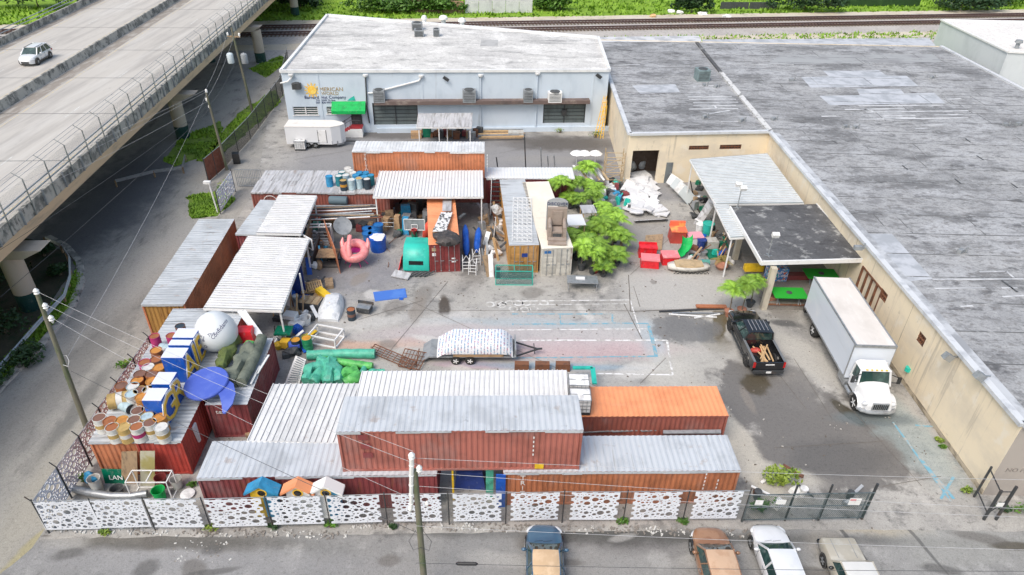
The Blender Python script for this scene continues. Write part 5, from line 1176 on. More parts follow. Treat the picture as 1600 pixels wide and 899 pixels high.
def greenhouse(par, xf0, xf1, xr1, xr0, zb, zr, hb, hr, roofm, paint, bp=(.5,), crown=.05):
    P = lambda x, y, z: Vector((x, y, z))
    mb = MB(); mb.hexa([P(xr0, -hb, zb), P(xf0, -hb, zb), P(xf0, hb, zb), P(xr0, hb, zb), P(xr1, -hr, zr), P(xf1, -hr, zr), P(xf1, hr, zr), P(xr1, hr, zr)])
    mb.build('windows', M['glass'], par)
    rings = []
    n = 7
    for i in range(n+1):
        x = xr1+(xf1-xr1)*i/n; e = math.sin(math.pi*min(1, max(0, i/n)))**.5*crown; ring = []
        w_ = hr+.03-(.03 if i in (0, n) else 0)
        for a, b in ((-1, -.03), (-1, .015), (-.85, .045+e*.5), (-.4, .055+e), (0, .06+e*1.1), (.4, .055+e), (.85, .045+e*.5), (1, .015), (1, -.03)): ring.append(P(x, a*w_, zr+b))
        rings.append(ring)
    mb = MB(); mb.loft(rings); mb.build('roof_panel', roofm, par, True)
    mb = MB()
    for s in (-1, 1):
        mb.bar(P(xf0, s*hb, zb-.02), P(xf1, s*hr, zr+.02), .09, .07); mb.bar(P(xr0, s*hb, zb-.02), P(xr1, s*hr, zr+.02), .12, .1)
        for f in bp:
            mb.bar(P(xr0+(xf0-xr0)*f, s*(hb+.005), zb), P(xr1+(xf1-xr1)*f, s*(hr+.005), zr), .09, .05)
        mb.bar(P(xf1, s*hr, zr), P(xr1, s*hr, zr), .06, .07)
    mb.each('pillar', paint, par)
def arches(par, xs, hw, r, z=None):
    mb = MB()
    for x in xs:
        for s in (-1, 1): mb.lathe((x, s*(hw-.06), r+.02), [(r*1.14, -.09), (r*1.14, .08)], 18, Matrix.Rotation(R(90), 3, 'X'))
    mb.each('wheel_arch', M['black'], par)
def boxpart(par, name, mat, *bs):
    mb = MB()
    for b in bs: mb.bx(*b)
    return mb.build(name, M[mat] if isinstance(mat, str) else mat, par)
M['lamp_clear'] = pm('headlamp_glass', (.6, .62, .65), (), .15, coat=.5); M['lamp_red'] = pm('tail_lamp_red', (.45, .01, .01), (), .2, coat=.5)
def sedan(label, cat, loc, rz, L=4.75, W=1.82, H=1.45, paint='', roofm=None, suv=False, boxy=False):
    t = thing('parked_car' , label, cat, loc, rz, None); hw = W/2; pt = paint; h = L/2
    zb = .22 if not suv else .3; belt = .92 if not suv else 1.02; hood = .86 if not suv else .98
    if boxy: st = [(-h, .95, hw*.96, .45, .0), (-h+.1, 1.02, hw, .35, .02), (0, 1.04, hw, .35, .02), (h-1.25, 1.04, hw, .35, .02), (h-.12, 1.0, hw*.97, .35, .015), (h, .92, hw*.95, .42, 0)]
    else:
        st = [(-h, .72, hw*.74, .4, .0), (-h+.12, .86, hw*.88, .3, .02), (-h+.5, belt, hw*.97, zb, .03), (-.6, belt, hw, zb, .03), (h-1.75, belt+.0, hw, zb, .04), (h-1.35, hood+.05, hw*.995, zb, .06), (h-.85, hood, hw*.975, zb, .07), (h-.5, hood-.05, hw*.91, .24, .07), (h-.27, hood-.11, hw*.80, .26, .06), (h-.10, hood-.2, hw*.64, .3, .04), (h-.02, hood-.3, hw*.50, .34, .02), (h, .5, hw*.42, .36, 0)]
    carbody(t, st, pt)
    r = .33 if not suv else .37
    arches(t, (h-.9, -h+.95), hw, r)
    for x in (h-.9, -h+.95):
        for s in (-1, 1): wheel(t, x, s*(hw-.08), r, .23, s)
    rf = roofm or pt
    if boxy: greenhouse(t, h-1.35, h-1.85, -h+.15, -h+.05, 1.0, H-.05, hw*.93, hw*.84, rf, pt, (.35, .68), .02)
    elif suv: greenhouse(t, h-1.15, h-1.95, -h+.65, -h+.2, belt-.03, H-.06, hw*.93, hw*.74, rf, pt, (.33, .66), .04)
    else: greenhouse(t, h-1.25, h-2.05, -h+1.35, -h+.55, belt-.03, H-.06, hw*.92, hw*.70, rf, pt, (.52,), .05)
    zf = .62 if not boxy else .78
    for s in (-1, 1):
        y = s*hw*.66; mb = MB()
        if boxy: mb.box((h+.0, y, .75), (.06, .22, .2))
        else: mb.ell((h-.36, s*hw*.76, zf+.07), (.26, .13, .09), 12, 6, Matrix.Rotation(-s*.75, 3, 'Z'))
        mb.build('headlight', M['lamp_clear'], t, True)
        mb = MB(); mb.ell((h-1.75, s*(hw+.11), belt+.08), (.09, .13, .09), 10, 6); mb.bar((h-1.72, s*hw*.92, belt), (h-1.75, s*(hw+.06), belt+.05), .05); mb.build('mirror', pt if not boxy else M['black'], t, True)
        mb = MB(); mb.box((-h+.12, s*hw*.78, .8), (.12, .3, .16)); mb.build('tail_light', M['lamp_red'], t)
    boxpart(t, 'grille', 'black', (h-.10, -.42, .38, h+.015, .42, .56) if not boxy else (h-.02, -.55, .62, h+.04, .55, .88))
    if boxy: boxpart(t, 'bumper', 'black', (h, -hw*.95, .42, h+.18, hw*.95, .58)); mb = MB(); mb.bx(h-1.3, -.9*hw, 1.045, h-.1, -.88*hw, 1.055); 
    mb = MB()   # shut lines of hood and doors
    zz = hood+.02
    for s in (-1, 1): mb.bar((h-1.3, s*hw*.80, zz+.0), (h-.45, s*hw*.72, zz-.09), .014, .02)
    mb.each('hood_seam', M['black'], t)
    mb = MB(); mb.bar((h-1.2, -hw*.4, belt+.035), (h-1.32, hw*.1, belt+.12), .010); mb.bar((h-1.2, hw*.1, belt+.035), (h-1.32, hw*.55, belt+.12), .010); mb.each('wiper', M['black'], t)
    mb = MB()
    if not boxy:
        for s in (-1, 1):
            for x in (h-1.75, h-2.75, h-3.55): mb.bar((x, s*(hw+.002), .4), (x, s*(hw*.985), belt-.06), .018, .012)
        mb.each('door_seam', M['black'], t); mb = MB()
        for s in (-1, 1):
            for x in (h-2.6, h-3.4): mb.box((x, s*(hw+.015), belt-.14), (.18, .03, .03))
        mb.each('door_handle', M['steel'], t)
    else:
        for y in (-.45, .45): mb.bar((h-1.25, y, 1.062), (h-.15, y, 1.02), .02, .015)
        mb.each('hood_crease', M['grey'], t)
    return t
def cpaint(name, c, c2=None, rough=.3, coat=.7):
    L = [(tuple(x*.85 for x in c), .42, .7, (1, 1, 1), 4, .6)]
    if c2: L.append((c2, .48, .62, (1.4, 1.4, 1.4), 6, .85))
    return pm(name, c, L, rough, .1, coat=coat)
pb = cpaint('car_blue_grey', (.05, .12, .20)); ptan = cpaint('faded_tan_roof', (.62, .44, .27), (.70, .52, .34), .6, .1)
nb = at(849, 822, .5); sedan('blue-grey sedan with a faded tan roof, nose towards the perforated fence', 'car', (nb.x+.02, nb.y-2.37, 0), R(90), 4.75, 1.84, 1.45, pb, ptan)
pz = cpaint('car_bronze', (.30, .15, .08), (.38, .21, .12)); pzr = cpaint('bronze_roof_faded', (.62, .42, .28), (.52, .32, .2), .5, .2)
nb = at(1104, 827, .55); sedan('bronze crossover with a sun-faded copper roof, left of the white car', 'car', (nb.x, nb.y-2.35, 0), R(90.5), 4.7, 1.86, 1.62, pz, pzr, suv=True)
pw = cpaint('car_white', (.76, .77, .79)); nb = at(1195, 821, .5); sedan('white sedan with a big windscreen parked between the bronze and the beige car', 'car', (nb.x, nb.y-2.42, 0), R(91), 4.8, 1.84, 1.46, pw)
pg = cpaint('car_beige', (.50, .46, .38), (.58, .55, .48), .45, .3); pgr = cpaint('beige_roof', (.70, .69, .66), None, .4, .3); nb = at(1309, 840, .9); t_ = sedan('boxy beige old off-road estate parked at the right of the front row', 'car', (nb.x, nb.y-2.15, 0), R(91), 4.25, 1.79, 1.63, pg, pgr, boxy=True)
p = at(58, 96, ZR); sv = sedan('small white crossover driving on the raised bridge', 'car', (p.x, p.y, ZR), math.atan2(-bd.y, -bd.x), 4.6, 1.84, 1.66, pw, suv=True)
boxpart(sv, 'lower_trim', 'black', (-1.2, -.935, .3, 1.2, .935, .42)); boxpart(sv, 'roof_rack', 'black', (-1.2, -.6, 1.66, .6, -.56, 1.7), (-1.2, .56, 1.66, .6, .6, 1.7))
# ---- black pickup, tail towards the camera
tb = at(1196, 586, 0); L = 5.85; t = thing('pickup_truck', 'black crew-cab pickup with lumber in its open bed, tail towards the front', 'pickup truck', (tb.x-.15, tb.y+L/2-.1, 0), R(92)); h = L/2; hw = 1.0; bk = M['black']
carbody(t, [(-.55, 1.16, hw, .42, .02), (0, 1.18, hw, .42, .02), (1.1, 1.2, hw, .42, .04), (1.5, 1.2, hw, .42, .09), (h-.35, 1.12, hw*.97, .42, .08), (h-.08, 1.0, hw*.9, .45, .03), (h, .8, hw*.85, .5, 0)], bk)
boxpart(t, 'cargo_bed', bk, (-h+.06, -hw, .5, -.55, -hw+.10, 1.22), (-h+.06, hw-.10, .5, -.55, hw, 1.22), (-.65, -hw+.1, .5, -.55, hw-.1, 1.22), (-h+.06, -hw+.1, .5, -.6, hw-.1, .62))
boxpart(t, 'bed_rail', pm('rail_cap', (.16, .17, .18), (), .35), (-h+.06, -hw-.01, 1.22, -.55, -hw+.13, 1.25), (-h+.06, hw-.13, 1.22, -.55, hw+.01, 1.25))
tg = boxpart(t, 'tailgate', bk, (-h, -hw+.12, .55, -h+.08, hw-.12, 1.20)); boxpart(tg, 'badge', 'white', (-h-.012, -.3, 1.0, -h, .25, 1.08))
boxpart(t, 'bumper', 'dsteel', (-h-.12, -hw+.05, .42, -h, hw-.05, .6)); boxpart(t, 'licence_plate', 'white', (-h-.135, -.16, .46, -h-.12, .16, .6)); boxpart(t, 'step', 'dsteel', (-1.2, -hw-.1, .38, 1.4, -hw, .43), (-1.2, hw, .38, 1.4, hw+.1, .43))
for s in (-1, 1): boxpart(t, 'tail_light', 'lamp_red', (-h-.01, s*(hw-.13), .8, -h+.06, s*(hw+.005), 1.18)); boxpart(t, 'headlight', 'lamp_clear', (h-.2, s*.6, .8, h-.02, s*.88, 1.0))
greenhouse(t, 1.35, .65, -.75, -.62, 1.17, 1.84, .93, .76, bk, bk, (.5,), .03)
mb = MB()
for k in range(5): mb.bar((-.55, -.5+.25*k, 1.925), (.55, -.5+.25*k, 1.93), .04, .02)
mb.build('roof_ribs', pm('rib_grey', (.35, .34, .36), (), .3, .3), t)
arches(t, (h-1.0, -h+1.25), hw, .42)
for x in (h-1.0, -h+1.25):
    for s in (-1, 1): wheel(t, x, s*(hw-.10), .42, .29, s, 'dsteel')
for s in (-1, 1): mb = MB(); mb.box((1.05, s*(hw+.14), 1.3), (.08, .22, .22)); mb.bar((1.05, s*hw*.9, 1.2), (1.05, s*(hw+.1), 1.25), .05); mb.build('mirror', bk, t)
XFt = XF[t.name]
for k in range(9):
    a = XFt@Vector((-h+.35+rr(0, .3), rr(-.6, .35), .70+.03*k)); b = XFt@Vector((-h+1.9+rr(0, .3), rr(-.6, .4), .74+.04*k))
    mb = MB(); mb.bar(a, b, .09, .05); single(mb, 'lumber', M['wood_l'], f'sawn timber in the black pickup bed, piece {("at the bottom", "second from the bottom", "third from the bottom", "fourth from the bottom", "in the middle", "fourth from the top", "third from the top", "second from the top", "on top")[k]} of the bundle', 'timber', 'sawn timbers in the pickup bed')
mb = MB(); mb.ell(XFt@Vector((-1.1, .25, .72)), (.35, .3, .2), 10, 6, wob=.5); single(mb, 'work_bag', M['c_red'], 'red rag bundle at the front of the pickup bed', 'bundle')
t.scale = (1.06, 1.06, 1.06)
# ---- white box truck
r1, r2 = at(1341, 539, 3.75), at(1262, 432, 3.75)
Lb = (r2-r1).length; t = thing('box_truck', 'white box truck with conventional cab parked along the cream wall', 'truck', (22.75, r1.y, 0), R(-91)); 
# local: x forward (towards camera), box behind x<0
mb = MB(); mb.bx(-Lb, -1.27, 1.05, 0, 1.27, 3.68); mb.build('cargo_box', pm('box_white', (.64, .69, .77), [((.54, .58, .64), .5, .75, (.3, .3, 2), 5, .5), ((.78, .80, .82), .5, .7, (.5, .5, .5), 4, .5)], .35), t)
mb = MB(); mb.bx(-Lb+.04, -1.2, 3.684, -.04, 1.2, 3.72); mb.build('roof', pm('truck_roof', (.68, .64, .60), [((.58, .54, .50), .45, .7, (.4, .4, 1), 6, .8), ((.78, .75, .72), .5, .7, (.5, 2, 1), 4, .5)], .6), t)
mb = MB()
for s in (-1, 1):
    mb.bar((-Lb, s*1.25, 3.70), (0, s*1.25, 3.70), .09, .1); mb.bar((-Lb, s*1.27, 1.1), (0, s*1.27, 1.1), .06, .12); mb.bar((-.05, s*1.25, 1.05), (-.05, s*1.25, 3.7), .14, .08)
mb.bar((.02, -1.3, 3.66), (.02, 1.3, 3.66), .08, .18); mb.build('edge_trim', M['steel'], t)
boxpart(t, 'chassis', 'dsteel', (-Lb+.2, -.45, .6, 2.6, .45, .95), (-Lb-.1, -1.1, .5, -Lb, 1.1, .62))
boxpart(t, 'fuel_tank', 'steel', (-.9, -1.2, .5, .15, -.75, .95)); boxpart(t, 'fuel_tank', 'steel', (-.9, .75, .5, .15, 1.2, .95))
boxpart(t, 'lift_gate', 'black', (-Lb-.35, -1.15, .5, -Lb-.02, 1.15, 1.5))
cw = M['white_s']
# cab: hood loft and cabin
rings = []
for x, zt, hw_, zb in ((.25, 1.75, .98, .8), (1.05, 1.75, 1.0, .8), (1.3, 1.72, .98, .8), (2.1, 1.52, .86, .75), (2.5, 1.38, .78, .7), (2.62, 1.2, .72, .7)):
    rings.append([Vector((x, a*hw_, z)) for a, z in ((-1, zb), (-1, zt-.3), (-.88, zt-.08), (-.5, zt), (0, zt+.03), (.5, zt), (.88, zt-.08), (1, zt-.3), (1, zb))])
mb = MB(); mb.loft(rings); mb.build('hood', cw, t, True)
mb = MB(); mb.hexa([Vector(q) for q in ((.2, -1.0, 1.5), (1.22, -1.0, 1.5), (1.22, 1.0, 1.5), (.2, 1.0, 1.5), (.2, -.9, 2.52), (.85, -.88, 2.52), (.85, .88, 2.52), (.2, .9, 2.52))]); mb.build('windows', M['glass'], t)
mb = MB(); mb.hexa([Vector(q) for q in ((.1, -.98, 2.48), (1.0, -.95, 2.46), (1.0, .95, 2.46), (.1, .98, 2.48), (.15, -.8, 2.7), (.8, -.75, 2.66), (.8, .75, 2.66), (.15, .8, 2.7))]); mb.build('cab_roof', cw, t)
mb = MB()
for s in (-1, 1):
    mb.bar((1.24, s*1.0, 1.5), (.88, s*.9, 2.5), .1, .08); mb.bar((.2, s*1.0, 1.4), (.2, s*.92, 2.55), .16, .06); mb.bx(.2, s*.97, .8, 1.2, s*1.015, 1.62)
mb.bx(.1, -.98, .8, .2, .98, 2.5); mb.build('cab_shell', cw, t)
for s in (-1, 1):
    mb = MB()
    pr = [Vector((1.72+.68*math.cos(a), 0, .52+.68*math.sin(a))) for a in [math.pi*k/10 for k in range(11)]]
    rings = [[q+Vector((0, s*.62, 0)) for q in pr], [q+Vector((0, s*1.1, 0)) for q in pr], [Vector((1.72, s*1.19, .5))+(q-Vector((1.72, 0, .5)))*.93 for q in pr]]
    mb.loft(rings, False, False); mb.build('fender', cw, t, True)
    mb = MB(); mb.ell((2.42, s*.86, 1.08), (.14, .2, .14), 12, 6); mb.build('headlight', M['lamp_clear'], t, True)
    mb = MB(); mb.box((1.25, s*1.42, 2.0), (.1, .2, .5)); mb.bar((1.1, s*.95, 2.3), (1.25, s*1.4, 2.2), .04); mb.bar((1.1, s*.95, 1.7), (1.25, s*1.4, 1.8), .04); mb.build('mirror', M['black'], t)
    wheel(t, 1.72, s*1.0, .50, .30, s, 'white'); wheel(t, -Lb+2.1, s*.98, .50, .5, s, 'white')
mb = MB(); mb.tube([(2.2, -1.12, .6), (2.5, -1.0, .6), (2.66, -.6, .6), (2.68, 0, .6), (2.66, .6, .6), (2.5, 1.0, .6), (2.2, 1.12, .6)], .13, 8); mb.build('bumper', M['steel'], t, True); gr = boxpart(t, 'grille', 'steel', (2.56, -.5, .8, 2.68, .5, 1.28))
mb = MB()
for k in range(8): mb.bx(2.68, -.44+.115*k, .85, 2.70, -.37+.115*k, 1.23)
mb.build('slats', M['black'], gr)
mb = MB()
for k in range(5): mb.box((.98, -.6+.3*k, 2.56), (.08, .12, .05))
mb.build('marker_lamp', M['gold'], t)
for s in (-1, 1): mb = MB(); mb.tube([(.3, s*1.12, .6), (1.0, s*1.12, .6)], .12, 10); mb.build('step_tube', M['steel'], t, True)
# ---- enclosed cargo trailer
a, b = at(450, 226, .45), at(515, 228, .45); rz = R(2); t = thing('cargo_trailer', 'white enclosed cargo trailer with a pointed nose in front of the blue warehouse', 'trailer', (a.x-.1, a.y, 0), rz)
oc = [(0, 0), (5.0, 0), (5.9, .5), (6.3, 1.05), (5.9, 1.6), (5.0, 2.1), (0, 2.1)]; mb = MB()
prism(mb, oc, .5, 2.45); mb.poly([(*p, .5) for p in reversed(oc)]); mb.build('body', M['white_s'], t)
mb = MB(); prism(mb, [(p[0]*1.005-.02, p[1]*1.02-.02) for p in oc], 2.452, 2.52); mb.build('roof', pm('trailer_roof', (.75, .72, .68), [((.55, .52, .48), .5, .75, (1, 1, 1), 6, .6)], .6), t)
d = boxpart(t, 'door', 'white', (3.55, -.03, .75, 4.4, -.004, 2.1)); boxpart(d, 'hinge', 'dsteel', (3.5, -.05, .9, 3.6, -.03, 1.0), (3.5, -.05, 1.8, 3.6, -.03, 1.9)); boxpart(d, 'frame', 'dsteel', (3.5, -.04, .7, 3.54, -.003, 2.15), (4.41, -.04, .7, 4.45, -.003, 2.15))
boxpart(t, 'stone_guard', 'steel', (4.95, -.02, .5, 5.0, .05, .9)); mb = MB(); mb.bar((5.45, .24, .55), (6.1, .78, .55), .04, .5); mb.build('stone_guard', M['steel'], t)
for x in (2.3, 3.1):
    for y in (.1, 2.0): wheel(t, x, y, .36, .22, -1 if y < 1 else 1)
boxpart(t, 'mudguard', 'steel', (1.85, -.12, .72, 3.55, .0, .78)); mb = MB(); mb.bar((6.2, 1.05, .5), (7.4, 1.05, .5), .12); mb.build('tow_bar', M['dsteel'], t)
# ---- flatbed trailer with a striped cover
a = at(690, 570, 0); t = thing('flatbed_trailer', 'twin-axle flatbed trailer with a plywood side and steel tow bar in mid yard', 'trailer', (a.x-.2, a.y+.1, 0), R(2))
boxpart(t, 'deck', M['grey'], (-.6, 0, .5, 5.2, 1.9, .62)); boxpart(t, 'side_panel', M['card'], (1.0, -.06, .62, 4.3, 0, 1.02), (4.3, 0, .62, 4.36, 1.9, 1.0))
mb = MB(); mb.hexa([Vector(q) for q in ((-1.1, .05, .12), (-.6, .05, .5), (-.6, 1.85, .5), (-1.1, 1.85, .12), (-1.15, .05, .2), (-.6, .05, .6), (-.6, 1.85, .6), (-1.15, 1.85, .2))]); mb.build('ramp', M['grey'], t)
boxpart(t, 'front_board', M['grey'], (5.1, .1, .6, 5.2, 1.8, 1.1))
for x in (1.15, 2.1):
    for y in (-.05, 1.95): wheel(t, x, y, .32, .2, -1 if y < 1 else 1, 'white')
mb = MB(); mb.bar((5.2, .2, .5), (6.7, .95, .5), .09); mb.bar((5.2, 1.7, .5), (6.7, .95, .5), .09); mb.bar((6.45, .4, .55), (6.45, 1.5, .55), .06); mb.bar((6.6, .95, .5), (7.0, .95, .55), .1); mb.build('tow_bar', M['dsteel'], t)
stripe = pm('striped_cover', (.74, .74, .78), (), .6)
def stripemat():
    mt, t_, b = _new('striped_cover_print'); n = N(t_); v = n('TexCoord').outputs['Object']; s = n('SeparateXYZ', i={0: v})
    w_ = n('TexNoise', i={'Vector': v, 'Scale': 3., 'Detail': 2}).outputs[0]
    fr = n.math('FRACT', n.math('ADD', n.math('MULTIPLY', s.outputs[0], 4.6), n.math('MULTIPLY', w_, .25)))
    st_ = n.math('LESS_THAN', fr, .38)
    cr = n('ValToRGB', i={0: n.noise(sc3(n, v, (9, 4, 4)), 1., 2)}); e = cr.color_ramp.elements; e[0].color = (.05, .25, .45, 1); e[1].color = (.45, .15, .25, 1); e[0].position = .35; e[1].position = .6
    ne = cr.color_ramp.elements.new(.5); ne.color = (.30, .42, .52, 1)
    dsh = n.ramp(n.noise(sc3(n, v, (6, 9, 9)), 1., 1), .42, .5)
    c = n.mix(n.math('MULTIPLY', st_, dsh), (.74, .75, .78), cr.outputs[0]); t_.links.new(c, b.inputs['Base Color']); b.inputs['Roughness'].default_value = .5
    return mt
sm_ = stripemat()
rings = []
for i in range(15):
    x = -.1+i*.36; f = 1 if .9 < x < 4.4 else (max(0, 1-(.9-x)/1.1) if x <= .9 else max(0, 1-(x-4.4)/.6)); zt = .85+f*.75
    rings.append([Vector((x+.03*math.sin(i), y, z)) for y, z in ((-.12*f, .9-.25*(1-f)), (-.1, zt-.35), (.15, zt), (.95, zt+.05+.03*math.sin(i*2)), (1.75, zt), (2.0, zt-.35), (2.0, .7))])
XFt = XF[t.name]; mb = MB(); mb.loft([[XFt@q for q in r_] for r_ in rings], False, False)
single(mb, 'load_cover', sm_, 'white cover with rows of coloured dashes over the load on the flatbed trailer', 'cover', smooth=True)
# ================================================================ DRUMS, LETTERS AND OTHER THINGS ON THE ROOFS
def pcol(name, c): 
    return pm('drum_'+name, c, [(tuple(x*.6 for x in c), .45, .7, (3, 3, 3), 6, .7), (rust, .63, .75, (4, 4, 4), 6, .6)], .6)
DC = {k: pcol(k, c) for k, c in dict(white=(.62, .62, .60), tan=(.48, .33, .12), rust=(.34, .12, .045), brown=(.20, .10, .07), orange=(.55, .24, .05), pink=(.45, .03, .16), blue=(.03, .26, .50), pale=(.42, .55, .60), dark=(.03, .05, .07), amber=(.60, .28, .03), teal=(.02, .20, .25), green=(.02, .28, .12)).items()}
def drum(label, p, body, band, lid, r=.30, h=.88, tilt=None, group='rusty striped drums', rz=0, name='steel_drum', openr=True):
    t = thing(name, label, 'drum', p, rz, group); mt = tilt or Matrix.Identity(3); n = 16; off = Vector((0, 0, r)) if tilt is not None else Vector((0, 0, 0))
    def rg(z0, z1, rr_): return [(rr_, z0), (rr_, z0+.03), (rr_*.965, z0+.05), (rr_*.965, z1-.02), (rr_, z1)]
    mb = MB(); mb.lathe(off, [(r*.97, 0), (r, .02)] + [(r*.97, .05), (r*.97, h*.33), (r*1.01, h*.345), (r*.97, h*.36), (r*.97, h*.64), (r*1.01, h*.655), (r*.97, h*.67), (r*.97, h-.03), (r*1.01, h-.015), (r*1.0, h), (r*.93, h), (r*.92, h-.05)], n, mt, True); mb.build('shell', DC[body], t, True)
    if band:
        mb = MB(); mb.lathe(off, [(r*.985, h*.37), (r*.985, h*.63)], n, mt, False); mb.build('band', DC[band], t, True)
    mb = MB(); mb.lathe(off, [(r*.925, h-.06), (r*.925, h-.035)], n, mt); mb.build('lid', DC[lid], t)
    return t
ZL = 2.64
dl = [(154.5, 652, 'white', 'tan', 'brown', 'leftmost of the front row'), (171, 657, 'rust', 'tan', 'rust', 'dark, second from the left near the front'), (174.5, 667, 'white', 'tan', 'rust', 'with a rust-red lid in the very front row'), (190, 656, 'tan', 'orange', 'orange', 'with a bright orange rusty lid'), (193, 667, 'tan', 'white', 'tan', 'with a pale tan lid in the front row'), (209, 655, 'white', 'tan', 'brown', 'small brown-lidded behind the crimson one'), (213, 666, 'white', 'pink', 'rust', 'with a crimson band in the front row'), (214.5, 641, 'white', None, 'brown', 'brown-lidded in the third row'), (229, 650, 'tan', 'white', 'pale', 'with a dished pale lid'), (233.5, 660, 'white', 'tan', 'brown', 'brown-lidded right of the crimson one'), (249, 652, 'orange', 'white', 'orange', 'with a plain orange lid beside the blue letter'), (251, 667, 'white', 'tan', 'white', 'open white one at the right end of the front row'), (231, 637, 'rust', None, 'rust', 'rust-red beside the blue letter'), (221, 620, 'orange', None, 'orange', 'small orange in the middle'), (232, 608, 'white', 'tan', 'white', 'tall white with tan band in the middle'), (205, 615, 'white', None, 'pale', 'white one left of the middle'), (207, 603, 'pale', None, 'white', 'pale blue-white one'), (218, 609, 'tan', None, 'brown', 'tan one in the middle'), (189, 602, 'rust', 'brown', 'brown', 'with a broad brown lid at the left edge'), (214, 594, 'rust', None, 'orange', 'orange-lidded in the back part'), (218, 584, 'brown', None, 'brown', 'dark brown at the left edge'), (236, 584, 'rust', None, 'brown', 'brown-lidded beside the white spool'), (237, 595, 'orange', None, 'orange', 'faded orange near the white spool'), (225.5, 566, 'pink', None, 'rust', 'pinkish with a rusty lid'), (231, 573, 'white', None, 'white', 'with a clean white lid'), (243.5, 561, 'brown', None, 'rust', 'very rusty, open'), (248, 574, 'orange', None, 'orange', 'flat orange lid'), (242, 601, 'orange', None, 'tan', 'orange with tan lid'), (243.5, 547, 'rust', None, 'orange', 'rust lidded under the magenta one'), (278, 532, 'brown', None, 'rust', 'rusty lidded below the purple one')]
for (x, y, b_, bd_, l_, w_) in dl:
    p = at(x, y, ZL+.98); drum(f'roof drum, {w_}', (p.x, p.y, ZL), b_, bd_, l_, .345, .98, rz=rr(0, 6))
for x, y, b_, w_ in ((241, 525, 'pink', 'magenta ribbed'), (267, 524, 'pink', 'pink and red open'), (287, 526, 'brown', 'purple-brown dented'), (281, 509, 'brown', 'dark brown leaning')):
    p = at(x, y, ZL+.95); drum(f'{w_} drum at the back end of the left container roof', (p.x, p.y, ZL), b_, None, 'dark' if b_ == 'brown' else 'rust', .31, .95, rz=rr(0, 6))
ly = lambda a: Matrix.Rotation(a, 3, 'Z') @ Matrix.Rotation(R(90), 3, 'Y')
p = at(186, 630, ZL+.4); t = drum('large tan and white drum lying on its side at the left roof edge', (p.x-.55, p.y, ZL), 'tan', 'white', 'pale', .46, 1.2, ly(.35))
p = at(201, 632, ZL+.3); drum('grey-blue open drum tipped over among the rusty drums', (p.x-.4, p.y, ZL), 'pale', None, 'dark', .3, .8, ly(-.5))
p = at(222, 630, ZL+.3); drum('white drum lying on its side in front of the blue letter', (p.x-.4, p.y, ZL), 'white', None, 'white', .3, .85, ly(.2))
p = at(261, 541, ZL+.5); drum('pale blue open drum lying on its side by the plank-clad end', (p.x-.4, p.y, ZL), 'pale', None, 'teal', .34, .9, ly(-.25))
p = at(266, 553, ZL+.2); drum('white drum lying on its side behind the oblong tank', (p.x-.6, p.y, ZL), 'white', None, 'white', .3, 1.1, ly(.1))
p = at(202, 640, ZL+.3); drum('crumpled white drum lying between the lying tan one and the front rows', (p.x-.3, p.y, ZL), 'white', None, 'white', .26, .6, ly(.9))
p = at(251, 588, ZL+.4); mb = MB(); mb.lathe((p.x, p.y, ZL), [(.3, 0), (.3, .08), (.16, .1), (.16, .5), (.3, .52), (.3, .6), (.06, .6), (.06, .3)], 18); single(mb, 'cable_spool', M['white'], 'small white cable spool among the rusty drums', 'spool', smooth=True)
p = at(262, 575, ZL+.4); mb = MB(); rings = []
for i in range(9):
    a = -math.pi/2+math.pi*i/8; rings.append([Vector((p.x+.33*c_*1+.22*math.sin(a), p.y+.75*math.sin(a), ZL+.32+.32*s_)) if 0 else Vector((p.x+.36*c_*max(.2, math.cos(a))**.4+.2*math.sin(a), p.y+.7*math.sin(a), ZL+.34+.34*s_*max(.2, math.cos(a))**.4)) for c_, s_ in [(math.cos(2*math.pi*k/12), math.sin(2*math.pi*k/12)) for k in range(12)]])
mb.loft(rings); single(mb, 'oblong_tank', M['white'], 'white oblong tank lying beside the blue and gold letters', 'tank', smooth=True)
# big letters
def bigletter(ch, p0, w_, h, depth, label):
    d = (at(292, 619, ZL)-at(267, 664, ZL)).normalized(); nrm = Vector((d.y, -d.x, 0))
    t = thing('sign_letter', label, 'letter', p0, 0, 'blue and gold letters on the red container'); P0 = Vector(p0)
    def q(a, b, z): return P0+d*a-nrm*b+Vector((0, 0, z))
    mb = MB(); mb.hexa([q(0, 0, 0), q(w_, 0, 0), q(w_, depth, 0), q(0, depth, 0), q(0, 0, h), q(w_, 0, h), q(w_, depth, h), q(0, depth, h)]); mb.f = [tuple(f) for f in mb.f]; mb.build('body', M['royal'], t, world=True)
    mb = MB(); mb.hexa([q(0, 0, h+.003), q(w_, 0, h+.003), q(w_, depth, h+.003), q(0, depth, h+.003), q(0, 0, h+.03), q(w_, 0, h+.03), q(w_, depth, h+.03), q(0, depth, h+.03)]); mb.build('top', pm('letter_top', (.66, .68, .80), ()), t, world=True)
    f = text(ch, h*1.42, q(w_/2, -.02, .02), d, (0, 0, 1), M['white'], t, 'letter_outline', ext=.02, world=True)
    f.data.transform(Matrix.Identity(4)); g = text(ch, h*1.28, q(w_/2, -.06, .07), d, (0, 0, 1), M['gold'], t, 'letter_face', ext=.02, world=True)
    return t
